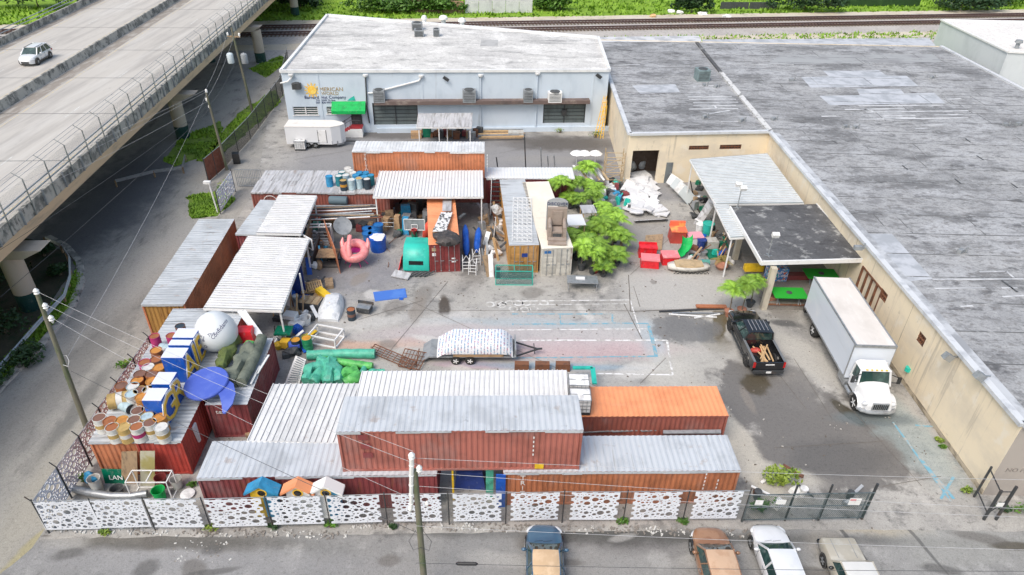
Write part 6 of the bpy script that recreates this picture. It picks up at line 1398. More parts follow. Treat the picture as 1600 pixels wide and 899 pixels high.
for ch, (x, y), w_, lb in (('G', (266, 664), .98, 'blue box letter G with a gold face, nearest the front of the roof'), ('R', (279, 638), 1.0, 'blue box letter R with a gold face beside the periwinkle disc'), ('A', (299, 598), .9, 'blue and gold letter just behind the gap in the row'), ('I', (309, 578), .5, 'narrow blue and gold letter near the white balloon'), ('B', (315, 566), .9, 'farthest blue and gold letter touching the white balloon')):
    p = at(x, y, ZL); bigletter(ch, (p.x-.05, p.y, ZL), w_, 1.75 if ch in 'GR' else 1.85, 1.0 if ch in 'GR' else 1.25, lb)
p = at(312, 595, ZL+.5); mb = MB(); mb.box((p.x+.15, p.y, ZL+.3), (.9, 1.5, .6), -.25, top=.9); single(mb, 'white_case', M['white'], 'pale sloping case between the letters and the green tents', 'case')
# balloon
ec = at(337, 517, 3.85); er = Vector((1.28, 1.22, 1.3))
t = thing('balloon', 'big white egg-shaped balloon with blue handwriting on the red container', 'balloon', (ec.x, ec.y, ZL-.05))
rings = []
mb = MB(); rings = []
for i in range(19):
    ph = max(-1.54, min(1.54, -math.pi/2+math.pi*i/18)); k = 1-.10*math.sin(ph); rings.append([ec+Vector((er.x*k*math.cos(ph)*math.cos(a), er.y*k*math.cos(ph)*math.sin(a), er.z*math.sin(ph))) for a in [2*math.pi*j/28 for j in range(28)]])
mb.loft(rings); mb.build('skin', pm('balloon_skin', (.70, .73, .76), [((.58, .62, .66), .45, .75, (.6, .6, .6), 4, .6)], .4), t, True, True)
eo = XF[t.name].inverted()@ec
def etext(s, size, xp, yp, ang, mat):
    # put the words on the skin, where the photograph shows them
    o = Vector((0, 0, CH)); d = ray(xp, yp); S = lambda v: Vector((v.x/er.x, v.y/er.y, v.z/er.z)); oo = S(o-ec); dd_ = S(d); A = dd_.dot(dd_); B = 2*oo.dot(dd_); C_2 = oo.dot(oo)-1; D = max(0, B*B-4*A*C_2); hit = o+d*((-B-D**.5)/(2*A))
    nn = (hit-ec).normalized(); rt = Vector((0, 0, 1)).cross(nn).normalized(); up = nn.cross(rt); r2 = rt*math.cos(ang)+up*math.sin(ang); u2 = -rt*math.sin(ang)+up*math.cos(ang)
    ob = text(s, size, hit+nn*.03, r2, u2, mat, t, 'lettering', ext=.004)
    for v in ob.data.vertices:
        q = v.co-eo; ph = q.z/er.z; k = 1-.10*max(-1, min(1, ph)); l = math.sqrt((q.x/(er.x*k))**2+(q.y/(er.y*k))**2+(q.z/er.z)**2); v.co = eo+q/l*(1.008)
etext('The', .3, 331, 525, .35, inkb); etext('Confidante', .42, 347, 516, .5, inkb)
etext('T H E', .22, 313, 527, -.3, inkb); etext('G  Q', .28, 318, 541, -.2, inkb); etext('&', .3, 318, 534, 0, inkb)
# periwinkle disc and crescent
p = at(322, 598, 3.45); tl = Matrix.Rotation(.12, 3, 'X') @ Matrix.Rotation(-.08, 3, 'Y')
t = thing('disc_sign', 'large periwinkle blue disc lying across the letters and the red container', 'disc', (p.x, p.y, ZL))
mb = MB(); mb.lathe((0, 0, .75), [(1.2, -.1), (1.24, -.05), (1.24, .05), (1.2, .1)], 36, tl); mb.build('disc', M['peri'], t)
mb = MB(); mb.tube([(.3, .2, 0), (.2, .1, .68)], .06, 8); mb.tube([(-.5, -.2, 0), (-.4, -.1, .62)], .06, 8); mb.build('support', M['dsteel'], t)
t2 = thing('crescent_sign', 'curved periwinkle blue crescent hanging over the end of the tent container', 'crescent', (at(350, 625, 3.0).x, at(350, 625, 3.0).y, 2.61))
mb = MB(); rings = []
c0 = at(322, 640, 3.05); 
pts = [at(330, 596, 3.4), at(343, 598, 3.4), at(352, 606, 3.35), at(356, 618, 3.25), at(355, 632, 3.1), at(350, 646, 2.9)]
for i, q in enumerate(pts):
    w_ = (.18, .42, .48, .42, .3, .08)[i]; d = (pts[min(i+1, 5)]-pts[max(i-1, 0)]).normalized(); s_ = Vector((d.y, -d.x, 0)).normalized()*w_; u_ = Vector((0, 0, .05)); rings.append([q-s_-u_, q+s_-u_, q+s_+u_, q-s_+u_])
mb.loft(rings); mb.build('crescent', M['peri'], t2, True, True); q = pts[3]; mb = MB(); mb.tube([(q.x, q.y, 2.61), (q.x, q.y, 3.2)], .05, 6); mb.build('support', M['dsteel'], t2, world=True)
# rolled tents on the burgundy container
def roll(label, pts, r, mat, name='rolled_tarp', n=12, wob=.14, cat='tarp', grp=None, zs=None):
    k = 9; P = []; 
    for i in range(k*(len(pts)-1)+1):
        f = i/k; j = min(int(f), len(pts)-2); P.append(Vector(pts[j]).lerp(Vector(pts[j+1]), f-j))
    mb = MB(); mb.tube(P, [r]*len(P), n)
    c = Vector(pts[0]); out = []
    for idx, v in enumerate(mb.v):
        i = idx//n; v = Vector(v); ax = P[min(i, len(P)-1)]; d = v-ax; out.append(tuple(ax+d*(1+wob*noise.noise(v*2.2)*2)))
    mb.v = out; return single(mb, name, M[mat] if isinstance(mat, str) else mat, label, cat, grp, smooth=True)
z_ = 3.0
gt = 'rolled tents on the burgundy container'
roll('olive green rolled tent, leftmost of the three on the burgundy container', [at(370, 530, z_), at(350, 557, z_), at(344, 582, z_)], .36, 'olive', grp=gt, wob=.35)
roll('crumpled grey-green rolled tent, middle of the three on the burgundy container', [at(392, 545, z_), at(376, 567, z_), at(358, 598, z_)], .46, 'gtarp', grp=gt, wob=.3)
roll('smooth grey-green rolled tent, rightmost of the three on the burgundy container', [at(409, 528, z_), at(396, 560, z_), at(377, 598, z_)], .33, 'gtarp', grp=gt, wob=.06)
p = at(388, 535, 3.3); mb = MB(); mb.ell((p.x, p.y, 3.15), (.3, .4, .2), 10, 6, wob=.4); single(mb, 'lime_cloth', M['lime'], 'small lime green cloth between the rolled tents', 'cloth')
p = at(384, 522, 3.0); mb = MB(); mb.box((p.x, p.y, 3.0), (1.1, .9, .8), .1, top=.8); single(mb, 'red_cushion', M['red'], 'red ribbed cushion behind the olive tent', 'cushion')
for k, (a, b) in enumerate((((412, 540, 2.75), (405, 548, 2.75)), ((420, 555, 2.75), (402, 584, 2.75)), ((406, 572, 2.75), (392, 600, 2.75)))):
    mb = MB(); mb.bar(at(*a), at(*b), .12, .06); single(mb, 'white_batten', M['white'], ('short', 'long', 'middle')[k]+' white batten lying right of the rolled tents', 'batten')
for k in range(2):
    mb = MB(); mb.bar(at(374+6*k, 486, 3.6), at(404+3*k, 524, 2.9), .3, .05); single(mb, 'white_shutter', M['white'], ('left', 'right')[k]+' of two white louvred boards leaning by the wide shed roof', 'board')
# ---- blue drums on the far roof
fd = [(514, 283, 'blue', 'blue'), (529, 282, 'teal', 'white'), (534, 276, 'teal', 'white'), (546, 274, 'white', 'white'), (540, 281, 'pale', 'white'), (551, 277, 'white', 'white'), (543, 270, 'white', 'white'), (556, 281, 'blue', 'blue'), (562, 277, 'blue', 'blue'), (571, 277, 'blue', 'blue'), (569, 283, 'blue', 'blue'), (549, 288, 'pale', 'white'), (561, 286, 'pale', 'tan'), (573, 287, 'dark', 'white'), (579, 281, 'teal', 'blue'), (536, 289, 'dark', 'tan')]
for k, (x, y, b_, l_) in enumerate(fd):
    p = at(x, y-6, 2.64+.85); hh = .95
    lb = {0: 'single blue drum standing apart at the left on the dirty roof', 15: 'dark blue drum with an amber stain at the left of the cluster'}.get(k)
    wh = ('front', 'middle', 'back')[0 if y > 284 else 1 if y > 278 else 2]
    drum(lb or f'{"sky blue" if b_ == "blue" else "teal" if b_ == "teal" else "white" if b_ == "white" else "pale blue" if b_ == "pale" else "dark navy"} plastic drum with {"a white" if l_ == "white" else "a blue" if l_ == "blue" else "a tan"} lid, {wh} part of the cluster, {"left" if x < 545 else "centre" if x < 560 else "right"} side', (p.x, p.y, 2.64), b_, 'amber' if k == 15 else None, l_, .33, hh, group='plastic drums on the dirty ribbed roof', name='plastic_drum')
mb = MB(); p = at(527, 311, 2.2); mb.lathe((p.x-.8, p.y+.1, 2.0), [(.05, 0), (.36, .05), (.40, .2), (.40, 1.5), (.36, 1.65), (.05, 1.7)], 16, Matrix.Rotation(R(90), 3, 'Y')); single(mb, 'tank', pm('slate_tank', (.10, .15, .18), ()), 'dark slate cylinder tank resting against the red-brown container', 'tank', smooth=True)
# ---- IBC totes
def ibc(label, p, rz=0):
    t = thing('liquid_tote', label, 'tote', p, rz, 'caged white liquid totes')
    mb = MB(); mb.box((0, 0, .62), (1.1, .95, .92)); mb.lathe((0, 0, 1.08), [(.16, 0), (.16, .05), (.02, .06)], 12); mb.build('tank', M['foam'], t)
    mb = MB()
    for z in (.2, .45, .7, .95, 1.1):
        for s in (-1, 1): mb.bar((-.58, s*.5, z), (.58, s*.5, z), .025); mb.bar((s*.58, -.5, z), (s*.58, .5, z), .025)
    for i in range(6):
        x = -.58+1.16*i/5
        for s in (-1, 1): mb.bar((x, s*.5, .15), (x, s*.5, 1.1), .022)
        y = -.5+i/5
        for s in (-1, 1): mb.bar((s*.58, y, .15), (s*.58, y, 1.1), .022)
    mb.bar((-.58, 0, 1.11), (.58, 0, 1.11), .03); mb.build('cage', M['steel'], t)
    mb = MB(); mb.box((0, 0, .07), (1.15, 1.0, .12)); mb.build('pallet', M['dsteel'], t)
    return t
p = at(469, 236); ibc('caged white liquid tote standing in front of the cargo trailer', (p.x, p.y+.5, 0), .05)
p = at(905, 641, 2.66); ibc('caged tote nearest the upper pink-red container', (p.x, p.y+.1, 2.66)); ibc('caged tote behind the first on the bright orange container roof', (p.x-.0, p.y+1.35, 2.66))
for k in range(3):
    p = at(815+32*k, 578, 0); mb = MB(); mb.box((p.x, p.y, .3), (.95, .4, .6)); o = single(mb, 'planter_box', M['rusty'], ('left', 'middle', 'right')[k]+' of three rust-brown planter boxes behind the white ribbed roof', 'planter', 'rust-brown planter boxes')
mb = MB(); a, b = at(895, 575, 1.0), at(926, 575, 1.0); mb.bar(a, b, .25, .1); mb.bar(b, at(929, 600, 1.0), .3, .1); single(mb, 'green_frame', M['teal'], 'teal green frame beside the totes behind the white roof', 'frame')  # a teal frame made of two bars
# ================================================================ FRONT FENCE CORNER AND PASSAGE
def fr(xp, yp, Y): return onplane(xp, yp, (0, Y, 0), Vector((0, -1, 0)))
def bird(label, xp, roofc, c1, c2):
    q = fr(xp, 752, 22.85); t = thing('birdhouse', label, 'birdhouse', (q.x, 22.85, 0), 0, 'oversized painted birdhouses'); H = q.z; w_ = .60
    mb = MB(); mb.hexa([Vector(v) for v in ((-w_, -.2, .5), (0, -.2, .5), (0, .25, .5), (-w_, .25, .5), (-w_, -.2, H-.6), (0, -.2, H-.12), (0, .25, H-.12), (-w_, .25, H-.6))]); mb.build('body', M[c1], t)
    mb = MB(); mb.hexa([Vector(v) for v in ((0, -.205, .5), (w_, -.205, .5), (w_, .25, .5), (0, .25, .5), (0, -.205, H-.12), (w_, -.205, H-.6), (w_, .25, H-.6), (0, .25, H-.12))]); mb.build('body', M[c2], t)
    for s in (-1, 1): mb = MB(); mb.bar((0, .02, H), (s*.86, .02, H-.66), .62, .12, (0, 1, 0)) if 0 else mb.hexa([Vector(v) for v in ((0, -.35, H-.1), (s*.85, -.35, H-.72), (s*.85, .3, H-.72), (0, .3, H-.1), (0, -.35, H+.02), (s*.85, -.35, H-.58), (s*.85, .3, H-.58), (0, .3, H+.02))]); mb.build('roof_board', M[roofc], t)
    mb = MB(); mb.lathe((0, -.21, H-.62), [(.2, -.01), (.2, .03)], 16, Matrix.Rotation(R(90), 3, 'X')); mb.build('entrance', M['black'], t); mb = MB(); mb.lathe((0, -.215, H-.62), [(.27, 0), (.27, .02)], 16, Matrix.Rotation(R(90), 3, 'X')); mb.build('ring', M['gold'], t)
bird('birdhouse with a sky blue roof and yellow front behind the fence', 407, 'blue_l', 'yellow', 'blue_l'); bird('birdhouse with an orange roof and white front behind the fence', 464, 'c_otop', 'white', 'white'); bird('birdhouse with a white roof and blue front behind the fence', 508, 'white', 'white', 'blue_l')
def panel(name, label, pts, mat, cat, th=.04, group=None):
    mb = MB(); pts = [Vector(p) for p in pts]; n = (pts[1]-pts[0]).cross(pts[3]-pts[0]).normalized()*th/2
    mb.hexa([p-n for p in pts]+[p+n for p in pts]); return single(mb, name, M[mat] if isinstance(mat, str) else mat, label, cat, group)
Y0 = 25.3
panel('plywood_sheet', 'tall brown plywood sheet leaning on the orange container corner', [fr(190, 766, 24.9), fr(216, 765, 24.9), fr(214, 705, Y0), fr(190, 706, Y0)], 'wood', 'board')
panel('tall_board', 'tall pale board with a yellow foot leaning on the red container', [fr(220, 768, 24.8), fr(242, 768, 24.8), fr(242, 705, Y0), fr(219, 705, Y0)], pm('pale_board', (.42, .40, .30), [((.30, .26, .08), .5, .65, (.6, .6, .6), 4, .9)], .8), 'board')
t = thing('road_sign', 'green street name sign reading LAN, leaning behind plastic bins', 'sign', (fr(178, 765, 24.95).x, 24.95, 0)); a, b = fr(166, 762, 24.9), fr(192, 732, 25.2)
mb = MB(); mb.hexa([Vector((a.x, 24.9, a.z)), Vector((b.x, 24.9, a.z)), Vector((b.x, 24.94, a.z)), Vector((a.x, 24.94, a.z)), Vector((a.x, 25.1, b.z)), Vector((b.x, 25.1, b.z)), Vector((b.x, 25.14, b.z)), Vector((a.x, 25.14, b.z))]); mb.build('plate', M['sgreen'], t, world=True)
text('LAN', .40, ((a.x+b.x)/2+.16, 24.93, a.z+.62), (1, 0, 0), (0, .2, 1), M['white'], t, 'lettering')
M['frost'] = pm('frosted_plastic', (.50, .50, .48), [((.35, .30, .24), .45, .7, (3, 3, 3), 5, .8)], .4)
def bucket(label, p, r, h, mat, open_=True, tilt=None, name='bin', cat='bin', g=None):
    mb = MB(); mb.lathe(p, [(r*.78, 0), (r, h), (r*1.06, h), (r*1.06, h-.04)] if not open_ else [(r*.78, 0), (r, h), (r*1.07, h), (r*.95, h-.02), (r*.76, .04)], 16, tilt); return single(mb, name, M[mat], label, cat, g, True)
q = fr(156, 770, 24.4); bucket('frosted grey plastic bin in front of the green LAN sign', (q.x, 24.4, .05), .32, 1.0, 'frost'); q = fr(183, 770, 24.3); bucket('dark netted basket beside the brown plywood sheet', (q.x+.05, 24.3, .0), .33, .42, 'dgrey')
q = fr(252, 780, 24.0); bucket('green wire basket beside the silver duct', (q.x, 24.0, .0), .33, .75, 'green'); q = fr(253, 760, 24.7); bucket('faded red and white bucket inside the white frame', (q.x, 24.8, .1), .3, .7, 'c_dred'); q = fr(277, 762, 24.7); bucket('pale grey crushed bucket at the right of the white frame', (q.x, 24.8, .0), .3, .7, 'frost')
q = fr(147, 758, 24.7); mb = MB(); mb.ell((q.x, 24.8, .5), (.4, .3, .55), 12, 8, wob=.5); single(mb, 'tarp_bundle', M['peri'] if 0 else M['blue_l'], 'crumpled blue tarp bundle at the left of the bins', 'bundle')
mb = MB(); pts = [at(112, 763, .25), at(140, 770, .3), at(175, 775, .3), at(205, 775, .3), at(230, 771, .3)]; mb.tube(pts, .2, 12); single(mb, 'duct_pipe', M['steel'], 'curved silver duct pipe lying just inside the corner of the fence', 'pipe', smooth=True)
mb = MB(); q = at(293, 772, .1); mb.lathe((q.x, q.y, .02), [(.35, 0), (.38, .1), (.2, .16)], 16); single(mb, 'round_lid', M['foam'], 'round white lid lying inside the fence by the burgundy container', 'lid', smooth=True)  # a loose round lid
def frame(name, label, c, d, rz, w_=.06, mat='white', cat='frame', extra=0, tilt=None):
    t = thing(name, label, cat, c, rz); x, y, z = d[0]/2, d[1]/2, d[2]; mt = tilt or Matrix.Identity(3); mb = MB(); V = lambda a, b, e: mt@Vector((a, b, e))
    for zz in (w_/2, z):
        mb.bar(V(-x, -y, zz), V(x, -y, zz), w_); mb.bar(V(-x, y, zz), V(x, y, zz), w_); mb.bar(V(-x, -y, zz), V(-x, y, zz), w_); mb.bar(V(x, -y, zz), V(x, y, zz), w_)
    if extra: mb.bar(V(0, -y, z), V(0, y, z), w_)
    mb.build('rails', M[mat], t); mb = MB()
    for a in (-x, x):
        for b in (-y, y): mb.bar(V(a, b, 0), V(a, b, z), w_)
    mb.each('leg', M[mat], t); return t
q = fr(246, 770, 24.5); frame('box_frame', 'white tubular box frame standing over the bins', (q.x, 24.35, 0), (2.1, .8, 1.35), .03, .05, extra=1)  # open box frame of tubes
# passage between the front containers
for nm, lb, x, y0, y1, Y, w_, mat in (('yellow_pole', 'yellow upright post in the dark passage under the upper container', 708, 738, 765, 24.4, .1, 'yellow'), ('blue_divider', 'blue door leaf at the right of the dark passage', 782, 738, 778, 24.0, .5, 'royal'), ('grey_board', 'pale green board standing in the dark passage', 765, 738, 768, 24.6, .4, 'mint')):  # the blue upright is a door leaf
    a = fr(x, y1, Y); b = fr(x, y0, Y); mb = MB(); mb.bx(a.x-w_/2, Y, 0, a.x+w_/2, Y+.08, 2.5); single(mb, nm, M[mat], lb, nm.split('_')[-1])
q = fr(735, 765, 25.4); mb = MB(); mb.box((q.x, 25.9, .6), (1.7, 1.6, 1.2), top=.8); single(mb, 'covered_machine', M['navy'], 'dark covered machine parked in the passage between the front containers', 'machine')
t = thing('awning_frames', 'stack of glazed metal frames lying between the orange and the grey-roofed container', 'frames', (7.5, 27.0, 0))
for k in range(4):
    a, b = at(912+45*k, 676-k, 1.4), at(990+38*k, 672-k, 1.4); mb = MB()
    mb.bar(a, b, .06); mb.bar(a+Vector((0, .9, .3)), b+Vector((0, .9, .3)), .06)
    for f in (0, .5, 1): mb.bar(a.lerp(b, f), a.lerp(b, f)+Vector((0, .9, .3)), .05)
    mb.build('frame', M['grey'], t, world=True)
mb = MB()
for k in range(3): mb.tube([at(1036, 674+1.5*k, 1.5), at(1126, 673+1.5*k, 1.5)], .07, 8)
single(mb, 'pipe_bundle', M['steel'], 'bundle of grey pipes at the right between the two front container rows', 'pipes')
# ================================================================ YARD THINGS
def box(label, xp, yp, d, mat, name, cat, rz=0, z=0, top=1., group=None):
    p = at(xp, yp, z); mb = MB(); mb.box((p.x, p.y+d[1]/2, z+d[2]/2), d, rz, top=top); return single(mb, name, M[mat] if isinstance(mat, str) else mat, label, cat, group)
# flamingo float on its pink stand
p = at(555, 394, 1.1); t = thing('flamingo_float', 'pink inflatable flamingo ring resting on a pink wire stand', 'pool float', (p.x, p.y, 1.0))
mb = MB(); rings = []
for i in range(24):
    a = 2*math.pi*i/24; c = Vector((math.cos(a)*.82, math.sin(a)*.82, .3)); rings.append([c+Vector((math.cos(a)*math.cos(b), math.sin(a)*math.cos(b), math.sin(b)))*.36 for b in [2*math.pi*j/12 for j in range(12)]])
rings.append(rings[0]); tb = Matrix.Rotation(.35, 3, 'X'); rings = [[tb@v for v in r_] for r_ in rings]; mb.loft(rings, False); mb.build('ring', M['pink'], t, True)
mb = MB(); mb.tube([(-.25, -.9, .2), (-.3, -.75, .9), (-.3, -.3, 1.35), (-.3, .1, 1.45), (-.3, .25, 1.3)], [.26, .2, .17, .2, .12], 10); mb.build('neck', M['pink'], t, True)
mb = MB(); mb.tube([(-.3, .25, 1.3), (-.3, .42, 1.1)], [.1, .03], 8); mb.build('beak', M['black'], t, True)
for s in (-1, 1): mb = MB(); mb.tube([(s*.95, .1, .4), (s*1.05, .35, .8), (s*1.0, .5, 1.15)], [.25, .18, .05], 8); mb.build('wing', M['pink'], t, True)
mb = MB(); mb.lathe((0, .1, .25), [(.5, 0), (.5, .05)], 16); mb.build('seat', pm('magenta_vinyl', (.35, .01, .16)), t)
t = thing('wire_stand', 'hot pink wire stand with legs under the flamingo ring', 'stand', (p.x, p.y, 0)); mb = MB()
for a in range(6):
    c, s = math.cos(a*1.05), math.sin(a*1.05); mb.tube([(c*.95, s*.7, 0), (c*.5, s*.4, .5), (c*.9, s*.65, 1.15)], .04, 6); mb.tube([(c*.5, s*.4, .45), (-c*.5, -s*.4, .5)], .03, 6)
mb.build('legs', M['pink_d'], t, True)
panel('orange_door', 'orange-brown door panel leaning beside the pink flamingo', [at(520, 398, .0), at(536, 420, .0), at(530, 350, 2.3), at(517, 342, 2.3)] if 0 else [at(514, 380, 0), at(532, 428, 0), at(532, 428, 0)+Vector((-.15, 0, 2.3)), at(514, 380, 0)+Vector((-.15, 0, 2.3))], 'c_orange_b', 'door')  # a loose door
t = thing('satellite_dish', 'grey satellite dish propped behind the orange-brown door', 'dish', (*at(538, 378)[:2], 0)); mb = MB(); mb.lathe((0, 0, 1.5), [(.05, .0), (.5, .06), (.8, .2), (.78, .22), (.45, .1)], 20, Matrix.Rotation(.6, 3, 'Y') @ Matrix.Rotation(.7, 3, 'X')); mb.build('bowl', M['grey'], t, True); mb = MB(); mb.tube([(0, 0, 0), (0, 0, 1.4)], .05, 8); mb.build('mast', M['steel'], t)
for k in range(5):
    p = at(572+9*(k % 3), 376+8*(k//3)); bucket(('rightmost front', 'second', 'third', 'rear left', 'rear right')[k]+' blue plastic tub in the group behind the flamingo', (p.x, p.y+.8, 0), .42, 1.15 if k == 2 else .8, 'blue', open_=False, g='blue tubs')
p = at(590, 395); t = thing('blue_tub', 'large royal blue tub with a foamy white top behind the flamingo', 'tub', (p.x, p.y+.5, 0)); mb = MB(); mb.lathe((0, 0, 0), [(.65, 0), (.72, 1.25)], 20); mb.build('tub', M['royal'], t, True); mb = MB(); mb.ell((0, 0, 1.25), (.66, .66, .15), 14, 6, wob=.6); mb.build('white_fill', M['foam'], t)
# pipe and timber racks in front of the red-brown container
t = thing('pipe_rack', 'long rack of dull steel pipes and boards in front of the red-brown container', 'rack', (*at(540, 350)[:2], 0))
for k in range(12):
    a, b = at(470+rr(-6, 10), 322+k*2.0, 1.7), at(590+rr(-15, 12), 318+k*2.1, 1.7); mb = MB(); mb.tube([a+Vector((0, 0, rr(-.2, .2))), b+Vector((0, 0, rr(-.2, .2)))], rr(.04, .09), 6); mb.build('pipe', M[('steel', 'grey', 'wood', 'dsteel', 'white', 'rusty')[k % 6]], t, world=True)
mb = MB()
for xp in (485, 540, 590):
    for yp in (345, 333): q = at(xp, yp+18, 0); mb.bar(q, q+Vector((0, 0, 1.7)), .08)
mb.each('upright', M['dsteel'], t, world=True)
for k in range(14):
    p = at(450+k*11+rr(-3, 3), 350+rr(0, 14)+(k % 3)*4); c = random.choice(['dgrey', 'wood', 'blue_l', 'dgrey', 'steel', 'white', 'c_burg', 'mint'])
    mb = MB(); mb.box((p.x, p.y+.3, .35), (rr(.4, .9), rr(.4, .8), rr(.4, 1.0)), rr(-.5, .5), top=rr(.7, 1)); single(mb, 'crate', M[c], f'{ {"dgrey": "dark grey", "wood": "wooden", "blue_l": "bright blue", "steel": "metal", "white": "white", "c_burg": "burgundy", "mint": "mint green"}[c]} box {("farthest left", "left end, second", "left end, third", "left end, fourth", "left of centre, first", "left of centre, second", "left of centre, third", "left of centre, fourth", "middle, first", "middle, second", "middle, third", "middle, fourth", "right end, first", "farthest right")[k]} in the jumble below the pipe rack', 'box', 'jumbled boxes below the pipe rack')
frame('timber_stand', 'white painted timber frame standing in the jumble left of the dish', (*at(503, 380)[:2], 0), (1.9, .5, 1.7), .1, .1, extra=1)
t = thing('slatted_stack', 'stack of dark slats with orange trays left of the satellite dish', 'slats', (*at(500, 395)[:2], 0))
for k in range(7): mb = MB(); mb.bar((-.8, .2*k, .1+.2*k), (.8, .2*k, .1+.2*k), .09, .05); mb.build('slat', M['grey'], t)
panel('standing_door', 'weathered grey door standing on edge left of the work table', [at(478, 410, 0), at(488, 372, 0), at(488, 372, 0)+Vector((.1, 0, 1.9)), at(478, 410, 0)+Vector((.1, 0, 1.9))], 'wood', 'door', .12)  # two loose doors standing on edge
panel('standing_door', 'second weathered door standing right of the first, by the wide shed', [at(488, 420, 0), at(500, 385, 0), at(500, 385, 0)+Vector((.1, 0, 1.2)), at(488, 420, 0)+Vector((.1, 0, 1.2))], 'dgrey', 'door', .15)
wt_ = frame('work_table', 'grey work table frame in front of the orange-brown door', (*at(515, 412)[:2], 0), (1.7, 1.2, .9), .05, .07, 'dsteel', 'table')
mb = MB(); mb.box((0, 0, .98), (1.7, 1.4, .06)); mb.build('table_top', M['wood'], wt_)
# basketball hoop, kayak
p = at(650, 392); t = thing('basketball_hoop', 'basketball hoop with a clear backboard under the white ribbed roof', 'basketball hoop', (p.x, p.y, 0))
mb = MB(); mb.tube([(0, 0, 0), (0, .1, 2.5)], .06, 8); mb.box((0, .2, .1), (.7, 1, .2)); mb.build('stand', M['dsteel'], t); mb = MB(); 
for a, b in (((-.85, 2.0), (.85, 2.0)), ((-.85, 3.0), (.85, 3.0)), ((-.85, 2.0), (-.85, 3.0)), ((.85, 2.0), (.85, 3.0)), ((-.25, 2.15), (.25, 2.15)), ((-.25, 2.15), (-.25, 2.5)), ((.25, 2.15), (.25, 2.5)), ((-.25, 2.5), (.25, 2.5))): mb.bar((a[0], 0, a[1]), (b[0], 0, b[1]), .05)
mb.build('backboard_frame', M['white'], t); mb = MB(); mb.bx(-.84, .02, 2.0, .84, .035, 3.0); mb.build('backboard', M['grey'], t)
mb = MB(); mb.tube([(.23*math.cos(a), -.3+.23*math.sin(a), 2.2) for a in [2*math.pi*k/12 for k in range(13)]], .02, 5); mb.build('rim', M['red'], t); mb = MB(); mb.lathe((0, -.3, 1.8), [(.12, 0), (.22, .4)], 10, cap=False); mb.build('net', M['c_dred'], t)
a, b = at(662, 378, .2), at(676, 338, 2.4); mb = MB(); P = [a.lerp(b, i/10) for i in range(11)]; mb.tube(P, [.03, .16, .27, .34, .38, .4, .38, .33, .25, .14, .03], 12); single(mb, 'kayak', pm('kayak_red', (.75, .09, .05), ()), 'red kayak standing on end beside the basketball hoop', 'kayak', smooth=True)
# teal truck cap
p0 = at(630, 426); t = thing('truck_cap', 'teal green truck cap standing on end beside the dark red container', 'truck cap', (p0.x, p0.y, 0), 0)
W_ = at(671, 426).x-p0.x; rings = []
for i in range(9):
    f = i/8; y = .12+1.35*(1-math.cos(f*math.pi/2)) ; z = .12+1.75*math.sin(f*math.pi/2)
    rings.append([Vector((.0, y, z)), Vector((.06, y-.05, z+.03)), Vector((W_-.06, y-.05, z+.03)), Vector((W_, y, z))])
mb = MB(); mb.loft(rings, False, False); 
for x in (0, W_): mb.poly([(x, rings[i][0].y, rings[i][0].z) for i in range(9)]+[(x, 1.5, .1)])
mb.poly([(0, 1.47, 1.87), (W_, 1.47, 1.87), (W_, 2.6, 1.80), (0, 2.6, 1.80)]); mb.poly([(0, 1.47, 1.87), (0, 2.6, 1.8), (0, 2.6, .2), (0, 1.47, .2)])
mb.build('shell', M['teal'], t, 2)
mb = MB(); mb.box((W_/2, .18, .82), (W_*.55, .06, .32), 0, Matrix.Rotation(-.25, 3, 'X')); mb.build('rear_window', M['black'], t)
panel('red_sign', 'red and white board leaning at the left of the teal truck cap', [at(622, 425, 0), at(634, 405, 0), at(638, 385, 1.0), at(627, 402, 1.0)], 'red', 'board')
panel('white_board', 'flat dirty white board on the ground left of the teal truck cap', [at(611, 432, .1), at(637, 437, .15), at(643, 428, .2), at(618, 422, .2)], 'sheet_dirty', 'board', .1)
for k in range(5): p = at(640+7*k, 434); mb = MB(); mb.bar((p.x-.3, p.y, .1), (p.x+.5, p.y+.5, .3), .12, .08); single(mb, 'scrap_bar', M['dgrey'], ('first', 'second', 'third', 'fourth', 'fifth')[k]+' dark scrap bar from the left below the teal truck cap', 'scrap', 'dark scrap bars')
# things on the dark red container
zt = 2.66
panel('printed_board', 'white printed panel with black marks on the dark red container roof', [at(676, 362, zt+.5), at(697, 362, zt+.5), at(707, 332, zt+.2), at(689, 332, zt+.2)], pm('printed_panel', (.74, .74, .74), [((.04, .04, .04), .53, .56, (3, 3, 3), 3, .95)], .6), 'panel')
panel('white_sheet', 'plain white sheet running back under the white ribbed roof', [at(691, 330, zt+.25), at(705, 330, zt+.25), at(706, 308, zt+.1), at(692, 308, zt+.1)], 'sheet_dirty', 'sheet')
p = at(697, 372, zt+.3); mb = MB(); mb.ell((p.x+.1, p.y, zt+.25), (1.15, 1.0, .4), 16, 8, wob=.5); single(mb, 'black_tarp', pm('black_tarp', (.05, .045, .045), [((.16, .13, .12), .5, .7, (3, 3, 3), 6, .8)], .6, bump=.8, bscale=6), 'crumpled black tarp draped on the front of the dark red container', 'tarp', smooth=True)
box('wooden hatch lying at the left of the black tarp', 681, 368, (.55, .7, .3), 'wood', 'wooden_crate', 'crate', z=zt); box('small dark block lying on the orange roof of the dark red container', 722, 343, (.25, .8, .2), 'dgrey', 'dark_block', 'block', -.5, zt)
